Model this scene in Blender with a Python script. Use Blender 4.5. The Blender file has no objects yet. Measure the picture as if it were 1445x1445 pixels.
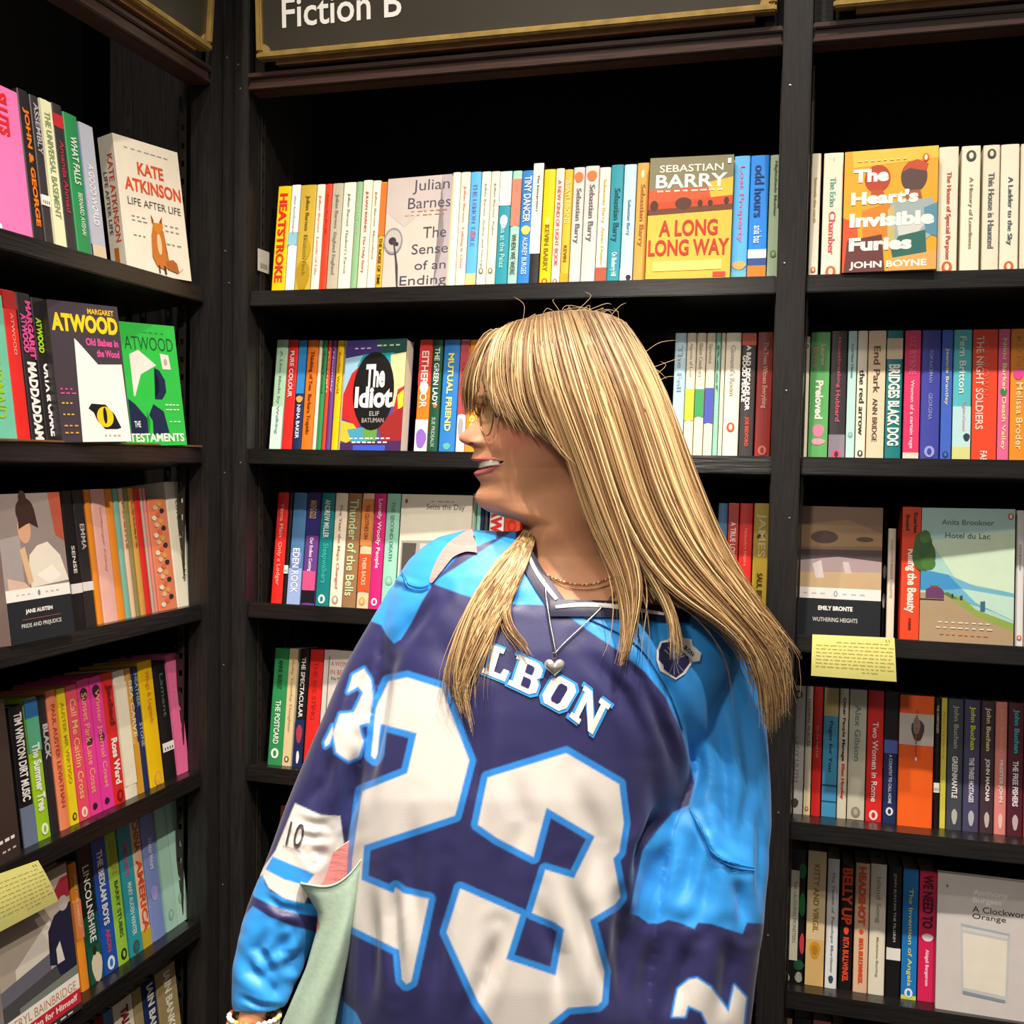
import bpy, bmesh, math, random
import numpy as np
from mathutils import Vector, Matrix
from mathutils.bvhtree import BVHTree

random.seed(7)
RNG = np.random.default_rng(11)
scene = bpy.context.scene
COL = scene.collection

# ------------------------------------------------------------------ camera
F_PX, YAW, PITCH, ROLL = 1550.0, math.radians(15.95), math.atan(70 / 1550.0), math.radians(1.0)
CAM = np.array([0, 0, 1.45])
_fw = np.array([-math.sin(YAW) * math.cos(PITCH), math.cos(YAW) * math.cos(PITCH), -math.sin(PITCH)])
_r = np.array([math.cos(YAW), math.sin(YAW), 0.0])
_u = np.cross(_r, _fw)
RT = _r * math.cos(ROLL) + _u * math.sin(ROLL)
UP = -_r * math.sin(ROLL) + _u * math.cos(ROLL)
FW = _fw
cam_data = bpy.data.cameras.new('camera')
cam_data.sensor_width = 36.0
cam_data.lens = 36.0 * F_PX / 1445.0
cam_data.clip_start = 0.02
cam = bpy.data.objects.new('camera', cam_data)
COL.objects.link(cam)
m = Matrix.Identity(4)
for i in range(3):
    m[i][0], m[i][1], m[i][2], m[i][3] = RT[i], UP[i], -FW[i], CAM[i]
cam.matrix_world = m
scene.camera = cam

# ------------------------------------------------------------------ world, lamps, exposure
w = bpy.data.worlds.new('shop_ambient')
scene.world = w
w.use_nodes = True
w.node_tree.nodes['Background'].inputs[0].default_value = (1.0, 0.90, 0.80, 1)
w.node_tree.nodes['Background'].inputs[1].default_value = 0.27


def lamp(name, loc, target, watts, size, color=(1.0, 0.90, 0.78), spot=None, blend=0.5):
    d = bpy.data.lights.new(name, 'SPOT' if spot else 'AREA')
    d.energy = watts
    d.color = color
    if spot:
        d.spot_size = math.radians(spot)
        d.spot_blend = blend
        d.shadow_soft_size = size
    else:
        d.shape = 'DISK'
        d.size = size
    o = bpy.data.objects.new(name, d)
    COL.objects.link(o)
    o.location = loc
    o.rotation_euler = (Vector(target) - Vector(loc)).to_track_quat('-Z', 'Y').to_euler()
    return o


lamp('ceiling_and_fill_spot', (-1.05, 0.80, 3.9), (-0.95, 1.45, 0.0), 185, 0.03, spot=76, blend=1.0)
lamp('ceiling_and_fill_spot', (-0.35, 0.75, 3.9), (-0.35, 1.50, 0.0), 185, 0.03, spot=76, blend=1.0)
lamp('ceiling_and_fill_spot', (0.40, 0.75, 3.9), (0.32, 1.50, 0.0), 250, 0.03, spot=76, blend=1.0)
lamp('ceiling_and_fill_spot', (0.45, 0.35, 3.3), (-1.05, 1.50, 1.05), 230, 0.03, spot=54, blend=0.9)
lamp('ceiling_and_fill_spot', (-0.75, 0.25, 3.8), (-0.40, 1.3, 1.3), 75, 0.06, spot=60, blend=0.7)
lamp('ceiling_and_fill_spot', (-0.60, -0.45, 2.6), (-0.36, 1.3, 1.30), 74, 0.12, spot=42, blend=0.9)  # added fill lamp behind the camera, brightens the face; not a shop fitting

scene.view_settings.view_transform = 'Standard'
scene.view_settings.look = 'None'
scene.view_settings.exposure = 0.05
scene.view_settings.gamma = 1.0
scene.view_settings.use_curve_mapping = False


# ------------------------------------------------------------------ helpers
def ray(px, py):
    return RT * ((px - 722.5) / F_PX) - UP * ((py - 722.5) / F_PX) + FW


def P(px, py, depth):
    """world point seen at a pixel, at a distance along the optical axis"""
    return CAM + ray(px, py) * depth


def proj(p):
    """pixel coordinates and depth of world points (n,3)"""
    d = np.asarray(p, float) - CAM
    z = d @ FW
    return 722.5 + F_PX * (d @ RT) / z, 722.5 - F_PX * (d @ UP) / z, z


def hexlin(h):
    h = h.lstrip('#')
    c = [int(h[i:i + 2], 16) / 255.0 for i in (0, 2, 4)]
    return tuple(x / 12.92 if x <= 0.04045 else ((x + 0.055) / 1.055) ** 2.4 for x in c)


MATS = {}


def mat(name, color='808080', rough=0.5, metal=0.0, spec=0.5, noise=0.0, nscale=60.0, bump=0.0, coat=0.0, sheen=0.0, alpha=None, attr=None, sub=0.0, stretch=(1, 1, 1)):
    if name in MATS:
        return MATS[name]
    mt = bpy.data.materials.new(name)
    mt.use_nodes = True
    nt = mt.node_tree
    b = nt.nodes['Principled BSDF']
    c = hexlin(color)
    b.inputs['Base Color'].default_value = (*c, 1)
    b.inputs['Roughness'].default_value = rough
    b.inputs['Metallic'].default_value = metal
    b.inputs['Specular IOR Level'].default_value = spec
    b.inputs['Coat Weight'].default_value = coat
    b.inputs['Sheen Weight'].default_value = sheen
    if sub:
        b.inputs['Subsurface Weight'].default_value = sub
        b.inputs['Subsurface Radius'].default_value = (0.012, 0.004, 0.002)
        b.inputs['Subsurface Scale'].default_value = 0.6
    if attr:
        a = nt.nodes.new('ShaderNodeAttribute')
        a.attribute_name = attr
        nt.links.new(a.outputs['Color'], b.inputs['Base Color'])
    if noise or bump:
        tc = nt.nodes.new('ShaderNodeTexCoord')
        mp = nt.nodes.new('ShaderNodeMapping')
        mp.inputs['Scale'].default_value = stretch
        nt.links.new(tc.outputs['Object'], mp.inputs['Vector'])
        n = nt.nodes.new('ShaderNodeTexNoise')
        n.inputs['Scale'].default_value = nscale
        n.inputs['Detail'].default_value = 4
        nt.links.new(mp.outputs['Vector'], n.inputs['Vector'])
        if noise:
            mx = nt.nodes.new('ShaderNodeMix')
            mx.data_type = 'RGBA'
            mx.blend_type = 'MULTIPLY'
            mx.inputs['Factor'].default_value = noise
            if attr:
                nt.links.new(a.outputs['Color'], mx.inputs['A'])
            else:
                mx.inputs['A'].default_value = (*c, 1)
            rmp = nt.nodes.new('ShaderNodeMapRange')
            rmp.inputs['From Min'].default_value = 0.3
            rmp.inputs['From Max'].default_value = 0.7
            nt.links.new(n.outputs['Fac'], rmp.inputs['Value'])
            nt.links.new(rmp.outputs['Result'], mx.inputs['B'])
            nt.links.new(mx.outputs['Result'], b.inputs['Base Color'])
        if bump:
            bp = nt.nodes.new('ShaderNodeBump')
            bp.inputs['Strength'].default_value = bump
            bp.inputs['Distance'].default_value = 0.002
            nt.links.new(n.outputs['Fac'], bp.inputs['Height'])
            nt.links.new(bp.outputs['Normal'], b.inputs['Normal'])
    MATS[name] = mt
    return mt


def paper(hexc):
    return mat('print_' + hexc, hexc, rough=0.42, spec=0.35, noise=0.06, nscale=35)


def link(name, me, material=None, parent=None):
    o = bpy.data.objects.new(name, me)
    COL.objects.link(o)
    if material is not None:
        if not isinstance(material, (list, tuple)):
            material = [material]
        if not me.materials:
            for x in material:
                me.materials.append(x)
    if parent is not None:
        o.parent = parent
    return o


def mesh_from(verts, faces, smooth=False, name='mesh'):
    me = bpy.data.meshes.new(name)
    me.from_pydata([tuple(map(float, v)) for v in verts], [], [tuple(f) for f in faces])
    me.update()
    if smooth:
        me.polygons.foreach_set('use_smooth', [True] * len(me.polygons))
    return me


def mesh_np(verts, quads, smooth=True, name='mesh'):
    """fast mesh from numpy arrays; quads (n,4)"""
    me = bpy.data.meshes.new(name)
    v = np.asarray(verts, np.float32)
    q = np.asarray(quads, np.int32)
    me.vertices.add(len(v))
    me.vertices.foreach_set('co', v.ravel())
    me.loops.add(q.size)
    me.loops.foreach_set('vertex_index', q.ravel())
    me.polygons.add(len(q))
    me.polygons.foreach_set('loop_start', np.arange(0, q.size, q.shape[1], dtype=np.int32))
    me.update(calc_edges=True)
    me.polygons.foreach_set('use_smooth', np.full(len(q), smooth))
    me.update()
    return me


def empty(name, loc=(0, 0, 0), rz=0.0, label=None, cat=None, group=None):
    o = bpy.data.objects.new(name, None)
    COL.objects.link(o)
    o.empty_display_size = 0.05
    o.location = tuple(map(float, loc))
    o.rotation_euler = (0, 0, rz)
    tag(o, label, cat, group)
    return o


def tag(o, label=None, cat=None, group=None, kind=None):
    if label: o['label'] = label
    if cat: o['category'] = cat
    if group: o['group'] = group
    if kind: o['kind'] = kind
    return o


def box_bm(bm, x0, x1, y0, y1, z0, z1, M=None):
    vs = [bm.verts.new((x, y, z)) for x in (x0, x1) for y in (y0, y1) for z in (z0, z1)]
    for f in ((0, 1, 3, 2), (4, 6, 7, 5), (0, 4, 5, 1), (2, 3, 7, 6), (0, 2, 6, 4), (1, 5, 7, 3)):
        bm.faces.new([vs[i] for i in f])
    if M is not None:
        bmesh.ops.transform(bm, matrix=M, verts=vs)
    return vs


def box(name, x0, x1, y0, y1, z0, z1, material, parent=None, bevel=0.0, M=None):
    bm = bmesh.new()
    box_bm(bm, x0, x1, y0, y1, z0, z1)
    if bevel:
        bmesh.ops.bevel(bm, geom=bm.edges[:], offset=bevel, segments=2, affect='EDGES')
    if M is not None:
        bmesh.ops.transform(bm, matrix=M, verts=bm.verts[:])
    me = bpy.data.meshes.new(name)
    bm.to_mesh(me)
    bm.free()
    return link(name, me, material, parent)


TXT = {}


def text_geo(s, bold):
    key = (s, bold)
    if key not in TXT:
        cu = bpy.data.curves.new('t', 'FONT')
        cu.body = s
        cu.size = 1.0
        cu.resolution_u = 3
        cu.offset = bold
        o = bpy.data.objects.new('t', cu)
        COL.objects.link(o)
        bpy.context.view_layer.update()
        me = bpy.data.meshes.new_from_object(o.evaluated_get(bpy.context.evaluated_depsgraph_get()))
        v = np.zeros(len(me.vertices) * 3, np.float32)
        me.vertices.foreach_get('co', v)
        v = v.reshape(-1, 3)[:, :2]
        fs = [tuple(p.vertices) for p in me.polygons]
        bpy.data.objects.remove(o)
        bpy.data.meshes.remove(me)
        bpy.data.curves.remove(cu)
        mn, mx = v.min(0), v.max(0)
        TXT[key] = ((v - mn) / np.maximum(mx - mn, 1e-6), fs, (mx - mn)[0] / max((mx - mn)[1], 1e-6))
    return TXT[key]


def text_on(s, fn, bold=0.02, keep=None):
    """verts, faces of text whose unit box is mapped through fn(u,v)->xyz (v up)"""
    uv, fs, asp = text_geo(s, bold)
    return [fn(a, b) for a, b in uv], fs
# ------------------------------------------------------------------ room shell
M_FLOOR = mat('dark_timber_floor', '3a2a20', rough=0.45, noise=0.6, nscale=4, stretch=(1, 12, 1))
M_WALL = mat('black_plaster_wall', '0d0b0b', rough=0.8, noise=0.3, nscale=9)
o = box('floor', -3.2, 3.6, -3.0, 2.4, -0.04, 0.0, M_FLOOR); tag(o, kind='structure')
o = box('wall_back', -3.2, 3.6, 2.24, 2.34, 0.0, 3.4, M_WALL); tag(o, kind='structure')
o = box('wall_left', -1.60, -1.50, -3.0, 2.24, 0.0, 3.4, M_WALL); tag(o, kind='structure')

# ------------------------------------------------------------------ bookcases
TAU = math.radians(7.5)
M_WOOD = mat('black_stained_wood', '1f1c1b', rough=0.30, spec=0.45, noise=0.55, nscale=14, bump=0.25, stretch=(1, 14, 14))
M_POST = mat('black_stained_post', '2b2827', rough=0.40, spec=0.4, noise=0.5, nscale=16, bump=0.3, stretch=(16, 16, 1))
M_RAIL = mat('brown_black_lacquer_rail', '4a352f', rough=0.28, spec=0.65, noise=0.35, nscale=20, bump=0.15, stretch=(1, 14, 14))
M_BACK = mat('black_back_board', '070606', rough=0.85, spec=0.1, noise=0.3)
M_GOLD = mat('antique_gold_frame', 'c4a55e', rough=0.35, metal=0.4, noise=0.35, nscale=40, bump=0.2)
M_SIGN = mat('dark_olive_sign_panel', '3a352b', rough=0.36, spec=0.7, noise=0.2, nscale=10)
M_PALEWOOD = mat('oiled_oak_underside', '8a5f35', rough=0.5, noise=0.4, nscale=30, stretch=(1, 8, 8))
M_METAL = mat('dull_steel', '8c8880', rough=0.35, metal=0.9)
M_WHITE = mat('white_lettering', 'f4f2ec', rough=0.5)
SHELVES = [1.768, 1.468, 1.172, 0.853, 0.562, 0.255]
YF, XF = 1.89, 1.13
TILT = Matrix.Rotation(-TAU, 4, 'X')


def unit_frame(u):
    """unit frame: x along the case, y into the shelf, z up; front face at y = 0"""
    if u == 'l':
        return Matrix.Translation((-XF, 0, 0)) @ Matrix.Rotation(math.pi / 2, 4, 'Z')
    return Matrix.Translation((0, YF, 0))


UF = {u: unit_frame(u) for u in 'lcr'}
UA = {'l': np.array([0, 1, 0.]), 'c': np.array([1, 0, 0.]), 'r': np.array([1, 0, 0.])}
UB = {'l': np.array([-1, 0, 0.]), 'c': np.array([0, 1, 0.]), 'r': np.array([0, 1, 0.])}
UO = {'l': np.array([-XF, 0, 0.]), 'c': np.array([0, YF, 0.]), 'r': np.array([0, YF, 0.])}


def bookcase(u, a0, a1, label, posts):
    root = empty('bookcase', (0, 0, 0), 0, label, 'bookcase')
    root.matrix_world = UF[u] @ Matrix.Translation(((a0 + a1) / 2, 0.14, 0))
    off = -(a0 + a1) / 2
    Mo = Matrix.Translation((off, -0.14, 0))
    for z in SHELVES:
        s = box('shelf', a0, a1, 0.0, 0.235, -0.030, 0.0, M_WOOD, root, bevel=0.0016,
                M=Mo @ Matrix.Translation((0, 0, z)) @ TILT)
    box('back_board', a0, a1, 0.262, 0.275, 0, 2.75, M_BACK, root, M=Mo)
    for p0, p1, yf in posts:
        box('post', p0, p1, yf, 0.262, 0, 2.75, M_POST, root, bevel=0.002, M=Mo)
        pm = (p0 + p1) / 2
        for k in range(9):
            zz = 2.28 - k * 0.235 + 0.03 * math.sin(k * 2.1)
            bm = bmesh.new()
            bmesh.ops.create_uvsphere(bm, u_segments=8, v_segments=5, radius=0.0022,
                                      matrix=Mo @ Matrix.Translation((pm + 0.012 * math.sin(k * 5.3), yf, zz)) @ Matrix.Scale(0.5, 4, (0, 1, 0)))
            me = bpy.data.meshes.new('screw'); bm.to_mesh(me); bm.free()
            link('screw', me, M_METAL, root)
    # top rail: three stacked mouldings, and the board above it
    rail = box('header_rail', a0, a1, -0.012, 0.03, 2.137, 2.172, M_RAIL, root, bevel=0.003, M=Mo)
    box('rail_bead', a0, a1, -0.018, -0.012, 2.160, 2.170, M_RAIL, rail, bevel=0.002, M=Mo)
    box('rail_bead', a0, a1, -0.016, -0.012, 2.139, 2.146, M_RAIL, rail, bevel=0.0015, M=Mo)
    box('header_board', a0, a1, 0.012, 0.03, 2.172, 2.75, M_WOOD, root, M=Mo)
    for e in (a0 + 0.012, a1 - 0.030):
        box('header_stile', e, e + 0.018, -0.004, 0.012, 2.172, 2.75, M_WOOD, root, bevel=0.001, M=Mo)
    # slotted steel strips inside the ends
    for e, sg in ((a0, 1), (a1, -1)):
        for yy in (0.035, 0.15):
            bm = bmesh.new()
            xa, xb = sorted((e + sg * 0.0003, e + sg * 0.0032))
            box_bm(bm, xa, xb, yy, yy + 0.003, 0.1, 2.12)
            box_bm(bm, xa, xb, yy + 0.011, yy + 0.014, 0.1, 2.12)
            for k in range(60):
                z = 0.12 + k * 0.033
                box_bm(bm, xa, (xa + xb) / 2, yy + 0.003, yy + 0.011, z, z + 0.022)
            bmesh.ops.transform(bm, matrix=Mo, verts=bm.verts[:])
            me = bpy.data.meshes.new('slotted_strip'); bm.to_mesh(me); bm.free()
            link('slotted_strip', me, mat('dark_bronze_strip', '4a433c', rough=0.4, metal=0.7), root)
    return root


bookcase('c', -1.066, -0.090, 'middle black wooden bookcase behind the person, its header sign reading Fiction', [(-0.089, -0.043, -0.02)])
bookcase('r', -0.042, 0.93, 'black wooden bookcase beyond the thick post, on the right of the middle bookcase', [(0.931, 0.976, -0.02)])
bookcase('l', 0.55, 1.826, 'black wooden bookcase at the left, turned side-on to the middle bookcase', [(0.504, 0.549, -0.02)])
# the corner where the two runs meet: stepped black posts
cp = empty('corner_post', (-1.10, 1.92, 0), 0, 'tall stepped black corner post between the side-on bookcase and the middle one', 'post')
for nm, (x0, x1, y0, y1) in (('post_face', (-1.115, -1.098, 1.868, 1.90)), ('post_side', (-1.098, -1.067, 1.880, 1.915)),
                             ('post_side', (-1.160, -1.116, 1.829, 1.890)), ('post_core', (-1.38, -1.116, 1.892, 1.93)),
                             ('post_core', (-1.114, -1.0675, 1.916, 2.15))):
    box(nm, x0 + 1.10, x1 + 1.10, y0 - 1.92, y1 - 1.92, 0, 2.75, M_POST, cp, bevel=0.0018)
for z, x in ((2.20, -1.107), (2.145, -1.085), (2.19, -1.09), (1.84, -1.108), (1.78, -1.1), (1.42, -1.107), (1.44, -1.08), (1.05, -1.107), (0.62, -1.106)):
    bm = bmesh.new()
    bmesh.ops.create_uvsphere(bm, u_segments=8, v_segments=5, radius=0.0024, matrix=Matrix.Translation((x + 1.10, (1.868 if x < -1.098 else 1.88) - 1.92, z)) @ Matrix.Scale(0.5, 4, (0, 1, 0)))
    me = bpy.data.meshes.new('screw'); bm.to_mesh(me); bm.free()
    link('screw', me, M_METAL, cp)


# header signs
def sign(u, a0, a1, z0, h, label, text=None):
    root = empty('header_sign', (0, 0, 0), 0, label, 'sign')
    Mw = UF[u] @ Matrix.Translation(((a0 + a1) / 2, -0.002, z0)) @ Matrix.Rotation(math.radians(3.5), 4, 'X')
    root.matrix_world = Mw
    w2 = (a1 - a0) / 2
    box('panel', -w2 + 0.004, w2 - 0.004, -0.026, -0.008, 0.004, h, M_SIGN, root)
    g = 0.0125
    for nm, c in (('frame_rail', (-w2, w2, 0, g)), ('frame_rail', (-w2, w2, h - g, h)), ('frame_stile', (-w2, -w2 + g, g, h - g)), ('frame_stile', (w2 - g, w2, g, h - g))):
        box(nm, c[0], c[1], -0.034, -0.006, c[2], c[3], M_GOLD, root, bevel=0.003)
    for sx in (-1, 1):
        bm = bmesh.new()
        cx = sx * (w2 - g)
        pts = [(cx, g)] + [(cx - sx * 0.014 * math.cos(t), g + 0.014 * math.sin(t)) for t in np.linspace(0, math.pi / 2, 7)]
        vs = [bm.verts.new((x, -0.0300, z)) for x, z in pts] + [bm.verts.new((x, -0.026, z)) for x, z in pts]
        n = len(pts)
        bm.faces.new(vs[:n]); bm.faces.new(vs[n:])
        for i in range(n):
            bm.faces.new([vs[i], vs[(i + 1) % n], vs[n + (i + 1) % n], vs[n + i]])
        me = bpy.data.meshes.new('corner_boss'); bm.to_mesh(me); bm.free()
        link('corner_boss', me, M_GOLD, root)
    box('underside_batten', -w2 + 0.035, w2 - 0.035, -0.022, 0.0, -0.010, 0.0, M_PALEWOOD, root)
    if text:
        for s, xa, xb, za, zb in text:
            v, f = text_on(s, lambda p, q: (xa + p * (xb - xa), -0.0268, za + q * (zb - za)), 0.012)
            # one object per letter: pieces whose spans overlap belong together (the dot of an i)
            spans = []
            par = list(range(len(v)))
            def find(q):
                while par[q] != q: q = par[q]
                return q
            for fc in f:
                for q in fc[1:]: par[find(q)] = find(fc[0])
            isl = {}
            for q in range(len(v)): isl.setdefault(find(q), []).append(q)
            for ids in isl.values():
                x0_, x1_ = min(v[q][0] for q in ids), max(v[q][0] for q in ids)
                for sp in spans:
                    if x0_ < sp[1] and x1_ > sp[0]:
                        sp[0], sp[1] = min(sp[0], x0_), max(sp[1], x1_); sp[2].update(ids); break
                else: spans.append([x0_, x1_, set(ids)])
            for sp in spans:
                ids = sorted(sp[2]); mp_ = {q: k for k, q in enumerate(ids)}
                link('letter', mesh_from([v[q] for q in ids], [[mp_[q] for q in fc] for fc in f if fc[0] in mp_]), M_WHITE, root)
    return root


def hit_unit(px, py, u, b=0.0):
    """(along, z) where the ray through a pixel meets the vertical plane b into a unit"""
    d = ray(px, py)
    o = UO[u] + UB[u] * b
    t = ((o - CAM) @ UB[u]) / (d @ UB[u])
    p = CAM + d * t
    return float(p @ UA[u]), float(p[2])


aL, zL = hit_unit(363, 82, 'c', -0.03)
aR, zR = hit_unit(1096, 16, 'c', -0.03)
tl, tz = hit_unit(399, 38, 'c', -0.03)
tr, tz2 = hit_unit(567, 27, 'c', -0.03)
mid = (aL + aR) / 2
sign('c', aL, aR, (zL + zR) / 2, 0.30, 'gold-framed dark header sign reading Fiction B above the middle bookcase',
     [('Fiction B', tl - mid, tr - mid, tz - zL, tz - zL + 0.052)])
aL2, z2 = hit_unit(1176, 12, 'r', -0.03)
sign('r', aL2, aL2 + 0.9, z2 + 0.002, 0.30, 'gold-framed header sign above the far right bookcase, only its lower edge in view')
aR3, z3 = hit_unit(296, 72, 'l', -0.03)
sign('l', aR3 - 1.1, aR3, z3, 0.30, 'gold-framed dark header sign over the side-on bookcase at the left')
# ------------------------------------------------------------------ books
PAL = {
    'yellow': 'f3c608', 'white': 'eceeee', 'mustard': 'c9a93a', 'cream': 'efe5cd', 'ivory': 'f3ecd6', 'scarlet': 'e8401f', 'red': 'e02a26',
    'grey-beige': 'b9b29c', 'green': '2f8f53', 'sage': 'a3b79a', 'orange': 'f07a1d', 'tan': 'd9a24c', 'blue': '2f7fcc', 'teal': '2b93a5',
    'mint': '9fd8c4', 'pale blue': 'b9dcea', 'sky blue': '5bb2ee', 'bright blue': '1f86e6', 'black': '171416', 'light grey': 'cfcbc6',
    'golden': 'e6b433', 'light green': '8db889', 'navy': '1f2f60', 'purple': '6b3f8c', 'magenta': 'd8267a', 'hot pink': 'ee3f9c', 'pink': 'f07aa8',
    'dark red': '8f2420', 'maroon': '57202f', 'brown': '9a7450', 'peach': 'eec6a4', 'coral': 'f08a62', 'dark grey': '3a3537', 'charcoal': '2a2629',
    'slate': '454a55', 'indigo': '3f47a8', 'lavender': '7f93cf', 'lime': '9ccb45', 'deep teal': '137f80', 'salmon': 'e48c84', 'dusty violet': '4c4668',
    'dark brown': '46323a', 'olive': '8f8a55', 'aqua': '57c3cc', 'dark green': '15503a', 'chartreuse': '9ac71f', 'bright green': '2fbf45', 'rust': 'c65a28',
    'pale green': 'a9cfae', 'dull blue': '4f7fae', 'pale pink': 'f6bdb0', 'khaki': 'a89466', 'tangerine': 'f3942a', 'bright orange': 'f7641b', 'light teal': '7dbcae'}
M_PAGES = mat('book_page_block', 'eadfc4', rough=0.8, noise=0.15, nscale=300, stretch=(6, 1, 1))
ROWW = ['top', 'second', 'third', 'fourth', 'fifth', 'lowest']
UNITW = {'l': 'left', 'c': 'middle', 'r': 'right'}
ORD = 'first second third fourth fifth sixth seventh eighth ninth tenth eleventh twelfth thirteenth fourteenth fifteenth sixteenth seventeenth eighteenth nineteenth twentieth twenty-first twenty-second twenty-third twenty-fourth twenty-fifth twenty-sixth twenty-seventh twenty-eighth twenty-ninth thirtieth thirty-first thirty-second thirty-third thirty-fourth thirty-fifth thirty-sixth thirty-seventh thirty-eighth thirty-ninth fortieth'.split()
CT, ST = math.cos(TAU), math.sin(TAU)


def spine_plane(px, py, u, zs, s):
    """(along, height) where a pixel's ray meets the tilted plane of spines set s back on a shelf"""
    d = ray(px, py)
    up = UB[u] * ST + np.array([0, 0, CT])
    n = UB[u] * CT - np.array([0, 0, ST])
    o = UO[u] + np.array([0, 0, zs]) + n * s
    t = ((o - CAM) @ n) / (d @ n)
    p = CAM + d * t
    return float(p @ UA[u]), float((p - o) @ up)


def along(px, u, zs, s):
    """where a pixel column meets the foot line of the spines"""
    n = UB[u] * CT - np.array([0, 0, ST])
    o = UO[u] + np.array([0, 0, zs]) + n * s
    lo, hi = (-1.6, 1.2) if u != 'l' else (0.75, 2.4)
    for _ in range(40):
        mid_ = (lo + hi) / 2
        x, _y, _z = proj(o + UA[u] * mid_)
        if x < px: lo = mid_
        else: hi = mid_
    return (lo + hi) / 2


def book_body(root, w_, h, d, hexc, pages=None, spine_round=0.0012, gap=0.0006):
    """cover wrapped round a page block; spine at y=0 facing -y, x 0..w"""
    t = 0.0009
    pr = [(gap, d), (gap, 0.0008), (gap + 0.0015, -spine_round * .3)]
    k = 4
    for i in range(1, k):
        x = gap + 0.0015 + (w_ - 2 * gap - 0.003) * i / k
        pr.append((x, -spine_round * (0.3 + 0.7 * math.sin(math.pi * i / k))))
    pr += [(w_ - gap - 0.0015, -spine_round * .3), (w_ - gap, 0.0008), (w_ - gap, d)]
    inn = [(gap + t, d), (gap + t, t + 0.001), (w_ - gap - t, t + 0.001), (w_ - gap - t, d)]
    pts = pr + inn[::-1]
    n = len(pts)
    V = [(x, y, 0) for x, y in pts] + [(x, y, h) for x, y in pts]
    Fc = [[i, (i + 1) % n, n + (i + 1) % n, n + i] for i in range(n)]
    ntop = len(pr)
    # caps, split into strips so they stay simple
    Fc.append([0, 1, n - 2, n - 1]); Fc.append([n, n + n - 1, n + n - 2, n + 1])
    Fc.append([ntop - 2, ntop - 1, ntop, ntop + 1]); Fc.append([n + ntop + 1, n + ntop, n + ntop - 1, n + ntop - 2])
    Fc.append([i for i in range(1, ntop - 1)] + [ntop + 1, n - 2]); Fc.append([n + i for i in range(ntop - 2, 0, -1)] + [n + n - 2, n + ntop + 1])
    link('cover', mesh_from(V, Fc), paper(hexc), root)
    bm = bmesh.new()
    box_bm(bm, gap + t, w_ - gap - t, 0.003, d - 0.003, 0.003, h - 0.003)
    me = bpy.data.meshes.new('pages'); bm.to_mesh(me); bm.free()
    link('pages', me, pages or M_PAGES, root)


def strip(name, x0, x1, z0, z1, hexc, root, y=-0.0016):
    link(name, mesh_from([(x0, y, z0), (x1, y, z0), (x1, y, z1), (x0, y, z1), (x0, 0.0012, z0), (x1, 0.0012, z0), (x1, 0.0012, z1), (x0, 0.0012, z1)],
                         [(0, 1, 2, 3), (0, 4, 5, 1), (3, 2, 6, 7), (0, 3, 7, 4), (1, 5, 6, 2)]), paper(hexc), root)


def hexof(c):
    return PAL.get(c, c)


used_labels = {}


def uniq(lbl, alt):
    if lbl not in used_labels:
        used_labels[lbl] = 1
        return lbl
    used_labels[alt] = 1
    return alt


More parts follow.
